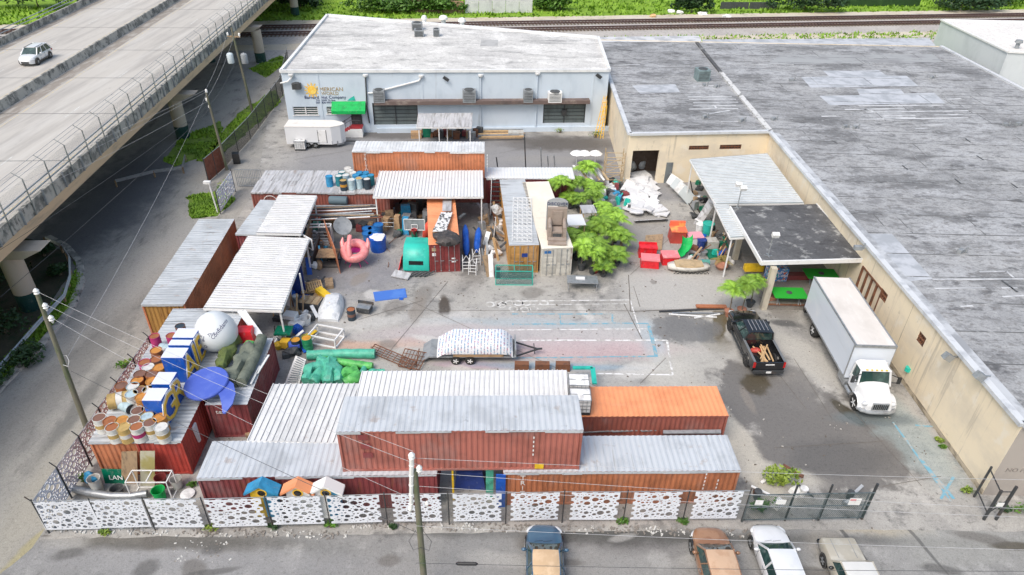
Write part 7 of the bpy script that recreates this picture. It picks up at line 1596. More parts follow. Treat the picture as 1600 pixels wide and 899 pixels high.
# metal goods between the red and the ochre container
def loopchair(label, xp, yp, rz=0):
    p = at(xp, yp); t = thing('wire_chair', label, 'chair', (p.x, p.y, 0), rz, 'white wire loop chairs'); mb = MB()
    for s in (-.3, .3): mb.tube([(s, 0, 0), (s, .05, .9), (s, .5, 1.3), (s*.9, .6, .9), (s, .7, 0)], .03, 6)
    for f in (.3, .6, .9): mb.tube([(-.3, .02, f), (.3, .02, f)], .025, 6)
    mb.build('frame', M['white'], t, True)
    mb = MB(); mb.tube([(-.3, .05, 1.0), (0, .05, 1.5), (.3, .05, 1.0)], .03, 6); mb.build('back_loop', M['white'], t, True)
loopchair('leftmost white wire loop chair right of the dark red container', 729, 425, .1); loopchair('middle white wire loop chair right of the dark red container', 738, 430, -.1); loopchair('rightmost, farther white wire loop chair near the blue slides', 745, 415, .2)
for k, (a, b) in enumerate((((729, 400, .3), (727, 352, 1.6)), ((745, 395, .3), (748, 356, 1.7)))):
    a, b = at(*a), at(*b); mb = MB(); P = [a.lerp(b, i/8)+Vector((0, 0, .15*math.sin(i*.8))) for i in range(9)]; mb.tube(P, [.1, .26, .3, .3, .3, .3, .3, .26, .08], 8); single(mb, 'blue_slide', M['royal'], ('left', 'right')[k]+' of two bright blue slides standing behind the white wire chairs', 'slide', smooth=True)
for k in range(16):
    xp, yp = 757+(k % 4)*7+rr(-3, 3), 430-(k//4)*26+rr(-6, 6); a = at(xp, yp); h = rr(.8, 2.2); c = ('steel', 'wood', 'white', 'dgrey', 'card', 'steel', 'rusty', 'wood_l')[k % 8]
    b = Vector((a.x+rr(-.5, .3), a.y+rr(.2, .9), h)); mb = MB(); mb.bar(a, b, rr(.08, .5), .05); 
    nm = {'steel': 'steel', 'wood': 'weathered wooden', 'white': 'white', 'dgrey': 'dark grey', 'card': 'tan', 'rusty': 'rusty', 'wood_l': 'pale wooden'}[c]
    single(mb, 'leaning_board', M[c], f'{nm} board leaning left of the ochre container, {("near the front", "second from the front", "second from the back", "at the back")[k//4]}', 'board', 'leaning boards by the ochre container')
p = at(776, 350); mb = MB(); mb.ell((p.x, p.y, 1.4), (.5, .4, .5), 10, 6, wob=.6); single(mb, 'plastic_bundle', M['poly'], 'white plastic bundle on the boards left of the grey roof', 'bundle')
t = thing('steel_ladder', 'dark slatted steel stair standing left of the grey-roofed ochre container', 'stairs', (*at(775, 340)[:2], 0))
for k in range(8): mb = MB(); mb.bar((-.5, .35*k, .3+.3*k), (.5, .35*k, .3+.3*k), .22, .05); mb.build('step', M['dsteel'], t)
for s in (-1, 1): mb = MB(); mb.bar((s*.52, 0, .2), (s*.52, 2.8, 2.7), .05, .2); mb.build('stringer', M['steel'], t)
mb = MB(); mb.bx(-.0, 0, 0, .06, .06, 2.8); 
# teal mesh cart
mc_ = frame('mesh_cage', 'teal wire mesh cage in front of the ochre doors', (*at(803, 441)[:2], 0), (2.9, .9, 1.3), .03, .05, 'teal', 'cage', 1)
mb = MB(); mb.bx(-1.45, -.46, .1, 1.45, -.44, 1.25); mb.bx(-1.45, .44, .1, 1.45, .46, 1.25); mb.each('mesh_panel', meshmat('teal_mesh', (.04, .18, .17), .16, 7.), mc_)
# ironwork on the grey roof
t = thing('ironwork', 'white scrolled ironwork panel lying on the grey roof', 'ironwork', (*at(815, 330, 2.7)[:2], 2.64)); mb = MB(); a = at(800, 309, 2.7); b = at(825, 379, 2.7)
x0, x1, y0, y1 = -.75, .85, at(815, 378, 2.7).y, at(815, 309, 2.7).y; cy = at(815, 330, 2.7).y
for i in range(5): x = x0+(x1-x0)*i/4; mb.bar((x, y0-cy, .08), (x-.3*0, y1-cy, .08), .04)
n_ = 12
for j in range(n_+1): y = y0+(y1-y0)*j/n_-cy; mb.bar((x0, y, .08), (x1, y, .08), .035)
mb.build('bars', M['white'], t); mb = MB()
for j in range(n_):
    for i in range(4):
        c = Vector((x0+(x1-x0)*(i+.5)/4, y0+(y1-y0)*(j+.5)/n_-cy, .1)); mb.tube([c+Vector((math.cos(a)*.17, math.sin(a)*.2, 0)) for a in [k*math.pi/4 for k in range(7)]], .022, 4)
tag(mb.build('scrolls', M['white'], t), kind='stuff')
# throne with its arch
p = at(870, 388, 2.66); tm = pm('throne_stone', (.33, .27, .23), [((.24, .19, .16), .45, .7, (2, 2, 2), 6, .8)], .9); TX = lambda x, y: at(x, y, 2.66)
t = thing('throne', 'stone-look throne with stepped base under a lettered arch on the white container', 'throne', (TX(869, 362).x, TX(869, 380).y, 2.64)); M['throne'] = tm; sc_ = 1.0
boxpart(t, 'step', 'throne', (-.75, -.35, 0, .75, .0, .14), (-.72, 0, 0, .72, .4, .28)); boxpart(t, 'seat', 'throne', (-.42, .5, 0, .42, 1.4, .75)); boxpart(t, 'plinth', 'throne', (-.78, .4, 0, .78, 2.0, .3))
for s in (-1, 1): boxpart(t, 'arm', 'throne', (s*.72, .42, .3, s*.45, 1.7, 1.05)); mb = MB(); mb.tube([(s*.585, .42, 1.05), (s*.585, 1.8, 1.25)], .16, 10); mb.build('arm_rest', tm, t, True)
boxpart(t, 'back', 'throne', (-.78, 1.7, 0, .78, 2.05, 2.2)); boxpart(t, 'back_cushion', 'throne', (-.4, 1.58, .8, .4, 1.7, 2.0)); boxpart(t, 'back_slats', 'dgrey', (-.36, .485, .3, .36, .50, .6))
ap = t.location; ar = thing('arch_sign', 'pale curved sign reading DISCOVER above the back of the throne', 'sign', (ap.x, ap.y+2.2, 2.64))
mb = MB(); pts = [(-.85, 0, 2.2)]+[(.85*math.cos(a), 0, 2.45+.45*math.sin(a)) for a in [math.pi*(1-k/10) for k in range(11)]]+[(.85, 0, 2.2)]
mb.hexa([Vector((-.85, -.03, 0)), Vector((-.75, -.03, 0)), Vector((-.75, .03, 0)), Vector((-.85, .03, 0)), Vector((-.85, -.03, 2.2)), Vector((-.75, -.03, 2.2)), Vector((-.75, .03, 2.2)), Vector((-.85, .03, 2.2))]); mb.hexa([Vector((.75, -.03, 0)), Vector((.85, -.03, 0)), Vector((.85, .03, 0)), Vector((.75, .03, 0)), Vector((.75, -.03, 2.2)), Vector((.85, -.03, 2.2)), Vector((.85, .03, 2.2)), Vector((.75, .03, 2.2))]); mb.build('posts', M['steel'], ar)
mb = MB(); k = len(pts); mb.add([Vector(q)+Vector((0, -.04, 0)) for q in pts]+[Vector(q)+Vector((0, .04, 0)) for q in pts], [tuple(range(k)), tuple(range(2*k-1, k-1, -1))]+[(i, (i+1) % k, (i+1) % k+k, i+k) for i in range(k)]); mb.build('board', flat('arch_grey', (.40, .42, .44)), ar)
text('DISCOVER', .36, (0, -.06, 2.28), (1, 0, 0), (0, 0, 1), inkb, ar, 'lettering', world=False)
# tables
def table(label, xp, yp, d, mat='white', legm='steel', z=.75, rz=0):
    p = at(xp, yp, z); t = thing('table', label, 'table', (p.x, p.y, 0), rz); mb = MB(); mb.box((0, 0, z), (d[0], d[1], .06)); mb.build('table_top', M[mat], t)
    for a in (-1, 1):
        for b in (-1, 1): mb = MB(); mb.bar((a*(d[0]/2-.1), b*(d[1]/2-.1), 0), (a*(d[0]/2-.1), b*(d[1]/2-.1), z-.03), .06); mb.build('leg', M[legm], t)
    return t
table('grey metal table with clutter in front of the white container doors', 910, 437, (2.4, 1.1), 'steel', 'steel', .75)
table('large white table top between the throne and the palms', 899, 344, (1.5, 1.9), 'sheet_white', 'wood', 2.3, .12); table('second white table top raised higher among the palms', 919, 327, (1.25, 1.5), 'sheet_dirty', 'wood_l', 2.5, .12)
box('white tray of papers on the grey metal table', 907, 437, (.7, .3, .08), 'white', 'tray', 'tray', z=.78)
# white foam heap
foam = pm('foam_scrap', (.66, .66, .67), [((.55, .56, .58), .5, .7, (3, 3, 3), 6, .7)], .8)
for k in range(52):
    u, v = rr(0, 1), rr(0, 1); xp = 984+u*36+(1-v)*0+v*20*u; yp = 285+v*52; xp = 984+v*(-2)+u*(30+v*25)
    p = at(xp, yp); z = rr(.02, .4)*(1-abs(u-.5)); d = (rr(.8, 1.9), rr(.7, 1.7), rr(.05, .22)); tl = Matrix.Rotation(rr(0, 3), 3, 'Z') @ Matrix.Rotation(rr(-.22, .22), 3, 'X') @ Matrix.Rotation(rr(-.22, .22), 3, 'Y')
    mb = MB()
    if k % 6 == 5: mb.ell((p.x, p.y, z+.2), (rr(.5, .9), rr(.4, .7), .2), 12, 6, tl, .3)
    else: mb.box((p.x, p.y, z+.15), d, 0, tl)
    single(mb, 'foam_piece', foam, f'{"rounded" if k % 6 == 5 else "flat"} white foam piece, {("near", "middle", "far")[0 if v > .66 else 1 if v > .33 else 2]} {("left", "centre", "right")[min(2, int(u*3))]} part of the white heap', 'foam piece', 'white foam pieces in a heap')
box('big white foam sculpture slab lying at the doorway end of the heap', 1000, 284, (2.6, 1.6, .5), 'foam', 'foam_slab', 'foam slab', .4, top=.8)
panel('low_divider', 'low white board standing along the near edge of the foam heap', [at(991, 345, 0), at(1043, 342, 0), at(1043, 342, .4), at(991, 345, .4)], 'sheet_dirty', 'board', .08)
for k in range(4):
    p = at(1072-6*k, 318-8*k); mb = MB(); mb.box((p.x, p.y+.3, .75-.08*k), (1.5, 1.3, .1), 0, Matrix.Rotation(-.35, 3, 'Z') @ Matrix.Rotation(.75-.1*k, 3, 'Y') @ Matrix.Rotation(.5, 3, 'X')); single(mb, 'white_slab', M['foam' if k % 2 else 'sheet_tint'], ('nearest', 'second', 'third', 'farthest')[k]+' white slab leaning in the row below the grey door', 'slab')
for k, (xp, yp, hh, c) in enumerate(((988, 262, 1.9, 'poly'), (996, 262, 2.2, 'frost'), (1002, 268, 1.2, 'poly'), (986, 272, 1.3, 'frost'), (1010, 262, 1.0, 'wood_l'))):
    p = at(xp, yp); mb = MB(); mb.ell((p.x, p.y+.3, hh/2+.1), (.5, .45, hh/2), 12, 8, wob=.5); single(mb, 'wrapped_sculpture' if c != 'wood_l' else 'cardboard_pile', M[c] if c != 'wood_l' else M['card'], ('tallest wrapped grey sculpture at the left of the open doorway', 'second wrapped sculpture inside the open doorway', 'small wrapped sculpture beneath the tall ones', 'low wrapped sculpture by the doorway corner', 'brown pile deeper inside the open doorway')[k], 'sculpture', smooth=True)
panel('ramp_board', 'long grey board leaning from the canopy edge towards the ground', [at(1083, 350, 0), at(1095, 352, 0), at(1118, 318, 2.2), at(1108, 310, 2.2)], 'sheet_dirty', 'board')
# dark clutter left of the foam heap
for k in range(22):
    xp, yp = rr(940, 985), rr(285, 330); p = at(xp, yp); c = ('dgrey', 'white', 'teal', 'dgrey', 'steel', 'foam', 'blue_l', 'c_burg')[k % 8]; mb = MB(); mb.box((p.x, p.y, .35), (rr(.3, .9), rr(.3, .8), rr(.2, .8)), rr(0, 3), top=rr(.6, 1)); nm = {'dgrey': 'dark', 'white': 'white', 'teal': 'teal', 'steel': 'metal', 'foam': 'off-white', 'blue_l': 'blue', 'c_burg': 'maroon'}[c]
    single(mb, 'scrap_box', M[c], f'{nm} scrap box {"near" if yp > 307 else "far"} side of the clutter between the palms and the foam heap', 'box', 'scrap boxes left of the foam heap')
# red booths etc.
def lbox(name, label, xp, yp, d, mat, cat, topm=None, rz=0, back=0):
    p = at(xp, yp); t = thing(name, label, cat, (p.x, p.y+d[1]/2, 0), rz); mb = MB(); mb.box((0, 0, d[2]/2), d, top=.92); mb.build('base', M[mat] if isinstance(mat, str) else mat, t)
    mb = MB(); mb.box((0, 0, d[2]+.05), (d[0]*1.02, d[1]*1.02, .1)); mb.build('top', M[topm or mat] if isinstance(topm or mat, str) else topm, t)
    if back: mb = MB(); mb.box((0, d[1]*.42, d[2]+back/2), (d[0], d[1]*.16, back)); mb.build('backrest', M[topm or mat] if isinstance(topm or mat, str) else topm, t)
    return t
pkr = pm('faded_red_top', (.80, .22, .24), [((.8, .42, .42), .5, .7, (1.5, 1.5, 1.5), 4, .8)], .6)
lbox('red_sofa', 'bright red box seat with a backrest, left of the red pair', 1016, 420, (1.5, 1.1, .7), 'red', 'seat', pkr, -.1); lbox('red_sofa', 'red box seat with a hump behind the left red seat', 1012, 404, (1.5, .9, .9), 'red', 'seat', 'red', -.05, .2); lbox('red_sofa', 'red box seat right of the pair with a faded top', 1047, 415, (1.4, 1.1, .7), 'red', 'seat', pkr, .05)
lbox('orange_booth', 'tall red-orange booth with a glowing orange faded top', 1059, 381, (1.35, 1.3, 1.1), 'c_red', 'booth', pm('booth_top', (.80, .16, .08), [((.9, .45, .12), .5, .64, (1, 1, 1), 3, .8)], .6), .0, .5)
panel('wood_tray', 'large weathered wooden tray board behind the red seats', [at(1006, 392, .05), at(1034, 391, .05), at(1036, 366, .3), at(1009, 368, .3)], 'wood', 'board')
t = thing('slide', 'curved green slide with a wooden rim beside the red booth', 'slide', (*at(1065, 400)[:2], 0)); a, b = at(1062, 402, .2), at(1073, 372, 1.3); mb = MB(); rings = []
for i in range(9):
    f = i/8; q = a.lerp(b, f)+Vector((.25*math.sin(f*3.1), 0, -.3*math.sin(f*3.1))); rings.append([q+Vector((-.45*math.cos(g), 0, .45*(1-math.sin(g)))) for g in [math.pi*k/8 for k in range(9)]])
mb.loft(rings, False, False); mb.build('trough', M['green'], t, True, True)
lbox('pink_bench', 'faded pink bench box right of the green slide', 1086, 386, (1.3, 1.1, .8), 'white', 'bench', pm('pink_top', (.75, .35, .42), ()), .1)
for k, (xp, yp, r_, h, m_, lb) in enumerate(((1096, 392, .4, .9, 'navy', 'navy blue barrel tub beside the pink bench'), (1106, 370, .5, 1.1, 'teal', 'dark teal tank standing by the narrow canopy roof'), (1094, 364, .4, .7, 'foam', 'white round stool behind the pink bench'), (1083, 408, .35, .4, 'dgrey', 'dark basket in front of the pink bench'), (1100, 402, .3, .4, 'steel', 'small steel pot beside the green mat'))):
    p = at(xp, yp); bucket(lb, (p.x, p.y+r_, 0), r_, h, m_, k == 3)
box('white plastic crate between the teal tank and the green mat', 1112, 390, (1.0, .9, .7), 'frost', 'crate', 'crate', .1); box('dark green mat board in front of the white crate', 1119, 406, (1.3, 1.5, .15), 'sgreen', 'green_mat', 'mat', .05)
for k in range(10): xp, yp = 1112+rr(0, 24), 378+k*4; p = at(xp, yp); mb = MB(); mb.bar((p.x, p.y, 0), (p.x+rr(-.6, .6), p.y+rr(0, .8), rr(.8, 1.7)), .08, .05); single(mb, 'dry_branch', M['wood_l' if k % 2 else 'rusty'], f'{"pale" if k % 2 else "rust-brown"} stick in the tangle under the canopy edge, {"far" if k < 4 else "middle" if k < 7 else "near"} part', 'stick', 'sticks under the canopy edge')
# boat shaped lounge
p = at(1078, 428, 0); t = thing('boat_lounge', 'pale boat-shaped daybed with scalloped base in the right of the yard', 'daybed', (p.x, p.y+.5, 0), .03); rings = []
for i in range(13):
    x = -1.8+3.4*i/12; f = math.sin(math.pi*(i+.6)/13.2)**.6; rings.append([Vector((x, -.6*f, .25)), Vector((x, -.72*f, .6)), Vector((x, .72*f, .6)), Vector((x, .6*f, .25))])
mb = MB(); mb.loft(rings); mb.build('hull', pm('pale_hull', (.62, .60, .55), [((.35, .34, .33), .5, .7, (2, 2, 2), 6, .7)], .7), t, 2); rings = [[v*Vector((1, 1, 1)).x for v in r_] for r_ in rings[2:-2]]
mb = MB(); mb.loft([[Vector((r_[1].x, r_[1].y*.82, .61)), Vector((r_[1].x, r_[1].y*.78, .75)), Vector((r_[1].x, -r_[1].y*.78, .75)), Vector((r_[1].x, -r_[1].y*.82, .61))] for r_ in rings]); mb.build('cushion', M['tan'], t, True)
mb = MB()
for i in range(9): mb.tube([(-1.35+.32*i, -.55, 0), (-1.2+.32*i, -.62, .26), (-1.05+.32*i, -.55, 0)], .03, 5)
mb.build('scallops', M['dsteel'], t)
a, b = at(1056, 412, .45), at(1108, 410, .45); mb = MB(); mb.tube([a, a.lerp(b, .5), b], .26, 10); single(mb, 'green_bolster', pm('bolster_green', (.08, .28, .24), ()), 'long dull green bolster behind the boat-shaped daybed', 'bolster', smooth=True)
# yellow tray and rods by the dock
box('shallow orange metal tray on the rods left of the potted palms', 1112, 482, (2.3, .35, .12), 'c_orange', 'metal_tray', 'tray', .02, .15)
for k, (a, b, m_) in enumerate((((1030, 487, .1), (1135, 482, .1), 'dsteel'), ((1045, 491, .1), (1120, 496, .1), 'white'), ((1050, 489, .1), (1130, 490, .1), 'steel'), ((1085, 497, .1), (1125, 491, .1), 'white'))): mb = MB(); mb.bar(at(*a), at(*b), .1, .08); single(mb, 'metal_bar', M[m_], ('long dark', 'lower white', 'middle grey', 'short white')[k]+' bar on the ground left of the black pickup', 'bar')
# ping pong tables and mosaic drum stage under the canopy
for k, (xp, yp) in enumerate(((1233, 458), (1283, 428))):
    p = at(xp, yp, 1.3); t = thing('game_table', ('green table tennis top nearer the dock edge', 'green table tennis top deeper under the canopy')[k], 'game table', (p.x, p.y, .56)); mb = MB(); mb.box((0, 0, .74), (2.5, 1.45, .05)); mb.build('table_top', pm('table_green', (.02, .36, .03), ()), t)
    for a in (-1, 1): mb = MB(); mb.bar((a*.9, -.5, 0), (a*.7, .4, .7), .05); mb.bar((a*.7, -.5, 0), (a*.9, .4, .7), .05); mb.build('leg', M['grey'], t)
    mb = MB(); mb.lathe((0, 0, .77), [(.22, 0), (.22, .04)], 14); mb.build('stain', M['dgrey'], t)
mos = pm('mosaic', (.05, .2, .5), [((.6, .6, .7), .5, .53, (4, 4, 4), 2, 1.), ((.6, .12, .06), .6, .62, (3, 3, 3), 2, 1.), ((.02, .35, .4), .58, .62, (5, 5, 2), 2, 1.)], .5)
p = at(1213, 440, .6); mb = MB(); mb.box((p.x, p.y+.4, 1.15), (1.6, .7, 1.15)); single(mb, 'mosaic_bar', mos, 'blue mosaic bar counter beside the cream canopy column', 'bar counter')
box('red-brown wooden bench deeper under the canopy', 1245, 438, (2.4, .6, .4), 'c_burg', 'bench', 'bench', .05, .56); box('terracotta patterned rug block by the nearer green table', 1207, 470, (.8, .8, .25), 'terra', 'stool', 'stool', .2, .56)
box('yellow and gold artificial flower bed left of the canopy column', 1178, 425, (1.5, .5, .5), 'yellow', 'flower_box', 'flower box', .05, .7)
# left yard group
def pallet(label, p, rz, mat='wood_l', tl=None):
    t = thing('pallet', label, 'pallet', p, rz, 'wooden pallets'); mt = tl or Matrix.Identity(3)
    for k in range(7): mb = MB(); mb.box(mt@Vector((-.5+k/6., 0, .13)), (.1, 1.2, .025), 0, mt); mb.build('slat', M[mat], t)
    for y in (-.55, 0, .55): mb = MB(); mb.box(mt@Vector((0, y, .06)), (1.1, .09, .1), 0, mt); mb.build('bearer', M[mat], t)
pallet('pale wooden pallet on top of the heap beside the wide shed', (*at(492, 448, .5)[:2], .5), .4); pallet('second pale pallet under the top one beside the wide shed', (*at(484, 452, .3)[:2], .3), .1); pallet('pallet standing on edge at the shed roof corner', (*at(474, 448, .2)[:2], .2), 1.2, 'wood_l', Matrix.Rotation(1.2, 3, 'Y'))
box('dark striped wooden rack right of the pallets', 512, 452, (.6, 1.2, .3), 'wood', 'slatted_rack', 'rack', .3)
mb = MB(); a, b = at(497, 452, .7), at(517, 468, .5); mb.bar(a, b, .55, .35); single(mb, 'yellow_chute', M['yellow'], 'bright yellow plastic chute lying across the pallets', 'chute')
t = thing('display_crate', 'dark crate with gridded tan top between the pallets and the white sheeting', 'crate', (*at(487, 480)[:2], 0), -.15); boxpart(t, 'box', 'dgrey', (-.8, -.5, 0, .8, .6, .6)); boxpart(t, 'grid_top', 'tan', (-.75, -.45, .6, .75, .55, .64))
for k in range(4): boxpart(t, 'grid_bar', 'wood', (-.75+.45*k, -.45, .64, -.68+.45*k, .55, .70))
rings = []
a, b = at(513, 503, 0), at(525, 463, 0)
for i in range(8):
    q = a.lerp(b, i/7); h = (.25, .55, .75, .8, .8, .75, .6, .3)[i]; w_ = (.75, .85, .85, .8, .8, .75, .7, .5)[i]; rings.append([q+Vector((s*w_+.1*noise.noise(q+Vector((s, 0, 0))), 0, z*h)) for s, z in ((-1, 0), (-.95, .6), (-.6, 1), (0, 1.05), (.6, .95), (.95, .5), (1, 0))])
mb = MB(); mb.loft(rings); single(mb, 'wrapped_bundle', M['poly'], 'large bundle wrapped in crinkled white sheeting in the left yard', 'bundle', smooth=True)
p = at(549, 502); drum('dark steel drum with a rusty red lid standing alone in the left yard', (p.x, p.y+.25, 0), 'dark', 'brown', 'rust', .31, .9, group='loose yard drums')
p = at(570, 488); t = thing('grey_machine', 'small pale-topped grill machine standing right of the lone drum', 'grill', (p.x, p.y, 0), -.2); boxpart(t, 'body', 'dgrey', (-.5, -.3, .15, .5, .35, .5)); boxpart(t, 'lid', 'steel', (-.5, -.3, .5, .5, .35, .56)); boxpart(t, 'handle', 'dsteel', (-.6, .3, .5, .6, .4, .75))
frame('white_cube_frame', 'open white tube frame lying on the ground below the wrapped bundle', (*at(511, 532)[:2], 0), (2.0, 1.3, .7), -.25, .09)
for k, (xp, yp, z_, d, m_, lb) in enumerate(((440, 525, 1.0, (1.1, 1.0, .12), 'sgreen', 'dark green square table top beside the burgundy container'), (452, 500, .6, (.9, .7, .3), 'white', 'white carton on the pile by the shed post'), (462, 512, .3, (1.0, .6, .25), 'white', 'white tilted board box right of the carton'), (445, 545, .2, (.6, .6, .5), 'gold', 'ochre crate under the green table top'), (458, 545, .5, (.7, .6, .2), 'peri', 'lavender bin lid right of the ochre crate'))): box(lb, xp, yp, d, m_, 'yard_box', 'box', rr(-.4, .4), z_)
t = thing('table_stand', 'dark trestle holding the green square table top', 'trestle', (*at(440, 530)[:2], 0))
for a in (-.4, .4): mb = MB(); mb.bar((a, 0, 0), (a, .2, 1.0), .06); mb.build('leg', M['dsteel'], t)
p = at(463, 552); drum('ochre-lidded dark drum left of the green one', (p.x, p.y+.3, 0), 'dark', None, 'amber', .33, .95, group='loose yard drums'); p = at(480, 550); drum('green drum with an ochre lid beside the white ladder', (p.x, p.y+.3, 0), 'green', None, 'amber', .35, 1.0, group='loose yard drums')
for k in range(6):
    p = at(428+9*k, 498); mb = MB(); mb.bar((p.x, p.y, 0), (p.x-.1+.05*k, p.y+.6, 1.8), .09, .06); single(mb, 'leaning_timber', M['wood_l' if k % 2 == 0 else 'wood'], ('first', 'second', 'third', 'fourth', 'fifth', 'sixth')[k]+' upright timber from the left below the front edge of the wide shed', 'timber', 'upright timbers at the wide shed')
bk_ = thing('store_curtain', 'dark blue back wall of the store under the wide shed roof', 'wall', (*at(420, 470)[:2], 0)); mb = MB(); q = at(400, 500); mb.bx(-1.8, .9, 0, 2.6, 1.0, 2.6); mb.build('sheet', M['navy'], bk_)
for k in range(14):
    xp, yp = 440+(k % 5)*8+rr(-3, 3), 425+(k//5)*26+rr(-5, 5); xp += (k//5)*-8+10; a = at(xp, yp); c = ('white', 'dgrey', 'wood', 'steel', 'royal', 'white', 'rusty')[k % 7]; mb = MB(); mb.bar(a, a+Vector((rr(-.7, .3), rr(.2, .9), rr(.6, 1.5))), rr(.1, .5), .06); nm = {'white': 'white', 'dgrey': 'dark', 'wood': 'brown wooden', 'steel': 'grey metal', 'royal': 'blue', 'rusty': 'rusty'}[c]
    single(mb, 'leaning_sheet', M[c], f'{nm} panel leaning along the right side of the wide shed, {("far", "middle", "near")[min(2, k//5)]} part', 'panel', 'panels leaning along the wide shed')
bucket('open white plastic basket on the ground beside the shed pile', (*at(478, 506)[:2], 0), .42, .6, 'foam')
# louvred panel, tarps, tubes, rusty frames
panel('louvred_board', 'white slatted panel with a wooden edge left of the mint tarps', [at(445, 600, 0), at(468, 600, 0), at(478, 562, 1.0), at(462, 556, 1.0)], pm('slats_print', (.70, .70, .70), (), .6), 'panel', .06)
t = thing('louvre_rack', 'grey slats across the white panel left of the mint tarps', 'slats', (*at(460, 590)[:2], 0))
for k in range(12): f = k/12+.04; a = at(446, 599, .1).lerp(at(463, 557, 1.1), f); b = at(467, 599, .1).lerp(at(477, 563, 1.1), f); mb = MB(); mb.bar(a+Vector((.1, 0, .05)), b+Vector((-.1, 0, .05)), .06, .03); mb.build('slat', M['grey'], t, world=True)
roll('long mint green inflatable tube lying behind the tarps', [at(480, 555, .35), at(530, 553, .3), at(586, 553, .3)], .33, 'mint', 'inflatable_tube', 14, .05, 'inflatable')
roll('brighter green tube slanting in front of the long mint one', [at(500, 562, .3), at(545, 568, .3), at(582, 573, .25)], .27, 'lime', 'inflatable_tube', 12, .08, 'inflatable')
tp = [((480, 597), (484, 578), (507, 572), 'mint', .38, 'curled mint roll at the left end'), ((490, 598), (498, 585), (512, 583), 'mint', .42, 'second mint roll inside the curl'), ((512, 600), (514, 580), (516, 566), 'mint', .45, 'broad pale mint roll running front to back'), ((527, 598), (527, 585), (524, 572), 'mint', .35, 'short pale mint roll right of the broad one'), ((535, 590), (545, 580), (556, 578), 'lime', .36, 'bright green bundle in the middle'), ((540, 600), (552, 592), (560, 590), 'lime', .40, 'bright green folded bundle near the roof'), ((558, 598), (565, 585), (570, 575), 'mint', .22, 'narrow pale green strip at the right'), ((572, 590), (580, 582), (600, 580), 'mint', .2, 'thin mint roll by the rusty frames'), ((495, 572), (510, 566), (500, 562), 'mint', .3, 'small mint fold at the back')]
for a, b, c, m_, r_, lb in tp: roll(lb+' of the green tarp pile', [at(*a, r_*.9), at(*b, r_+.15), at(*c, r_*.9)], r_, m_, 'folded_tarp', 12, .3, 'tarp', 'green tarps piled behind the white roof')
panel('blue_mat', 'flat bright blue mat lying alone on the yard', [at(583, 457, .03), at(586, 471, .03), at(636, 465, .03), at(633, 451, .03)], pm('blue_mat', (.06, .17, .55), [((.10, .24, .62), .5, .7, (1, 1, 1), 4, .6)], .6), 'mat', .05)
mb = MB(); q = at(627, 467, .04); mb.box((q.x, q.y, .03), (.3, .25, .06)); single(mb, 'blue_tab', M['royal'], 'small blue tab at the near edge of the blue mat', 'tab')
for k, (pts, lb) in enumerate(((((586, 538), (650, 565), (641, 577), (577, 550)), 'larger rusty steel grille lying right of the green tubes'), (((633, 545), (668, 552), (655, 578), (622, 572)), 'smaller rusty grille tilted beside the flatbed ramp'))):
    t = thing('rusty_grille', lb, 'grille', (*at(620+20*k, 560)[:2], 0)); Q = [at(x, y, .15+.25*(i in (0, 1))) for i, (x, y) in enumerate(pts)]
    mb = MB()
    for i in range(4): mb.bar(Q[i], Q[(i+1) % 4], .05)
    mb.build('rim', M['rusty'], t, world=True); mb = MB()
    for i in range(1, 7): mb.bar(Q[0].lerp(Q[1], i/7), Q[3].lerp(Q[2], i/7), .035)
    for i in range(1, 4): mb.bar(Q[0].lerp(Q[3], i/4), Q[1].lerp(Q[2], i/4), .035)
    tag(mb.build('bars', M['rusty'], t, world=True), kind='stuff')
mb = MB(); mb.tube([at(650, 573, 0), at(655, 545, 1.2)], .04, 6); single(mb, 'rusty_rod', M['rusty'], 'rusty rod standing up from the grilles by the flatbed ramp', 'rod')
# clutter under the centre canopy
for k in range(16):
    xp, yp = 600+rr(0, 75), 330+rr(0, 40); p = at(xp, yp); c = ('dgrey', 'card', 'grey', 'wood', 'dgrey', 'blue_l', 'rusty', 'steel')[k % 8]; h = rr(.5, 1.7); mb = MB(); mb.box((p.x, p.y+.5, h/2), (rr(.4, 1), rr(.4, .8), h), rr(-.3, .3), top=rr(.8, 1)); nm = {'dgrey': 'dark', 'card': 'cardboard-brown', 'grey': 'grey', 'wood': 'wooden', 'blue_l': 'blue', 'rusty': 'rusty', 'steel': 'metal'}[c]
    single(mb, 'stored_box', M[c], f'{nm} box stored under the centre canopy, {"left" if xp < 625 else "middle" if xp < 650 else "right"} {"back" if yp < 350 else "front"} part, {"taller" if h > 1 else "lower"}', 'box', 'boxes stored under the centre canopy')
for k in range(8):
    xp, yp = 610+rr(-6, 30), 375+k*6; a = at(xp, yp, .05); mb = MB(); mb.tube([a, a+Vector((rr(-.8, .8), rr(.5, 1.6), .1))], .025, 5); single(mb, 'thin_rod', M['rusty' if k % 2 else 'steel'], f'{"rusty" if k % 2 else "grey"} thin rod on the ground left of the teal truck cap, {"far" if k < 4 else "near"} part', 'rod', 'thin rods on the ground')
t = thing('wire_cart', 'small steel wire cart standing right of the blue tubs', 'cart', (*at(607, 362)[:2], 0)); mb = MB()
for z in (.5, .9): mb.tube([(-.5, 0, z), (.5, 0, z), (.5, .7, z), (-.5, .7, z), (-.5, 0, z)], .03, 5)
for x in (-.5, .5): mb.tube([(x, 0, 0), (x, 0, .9)], .03, 5)
mb.build('frame', M['steel'], t)
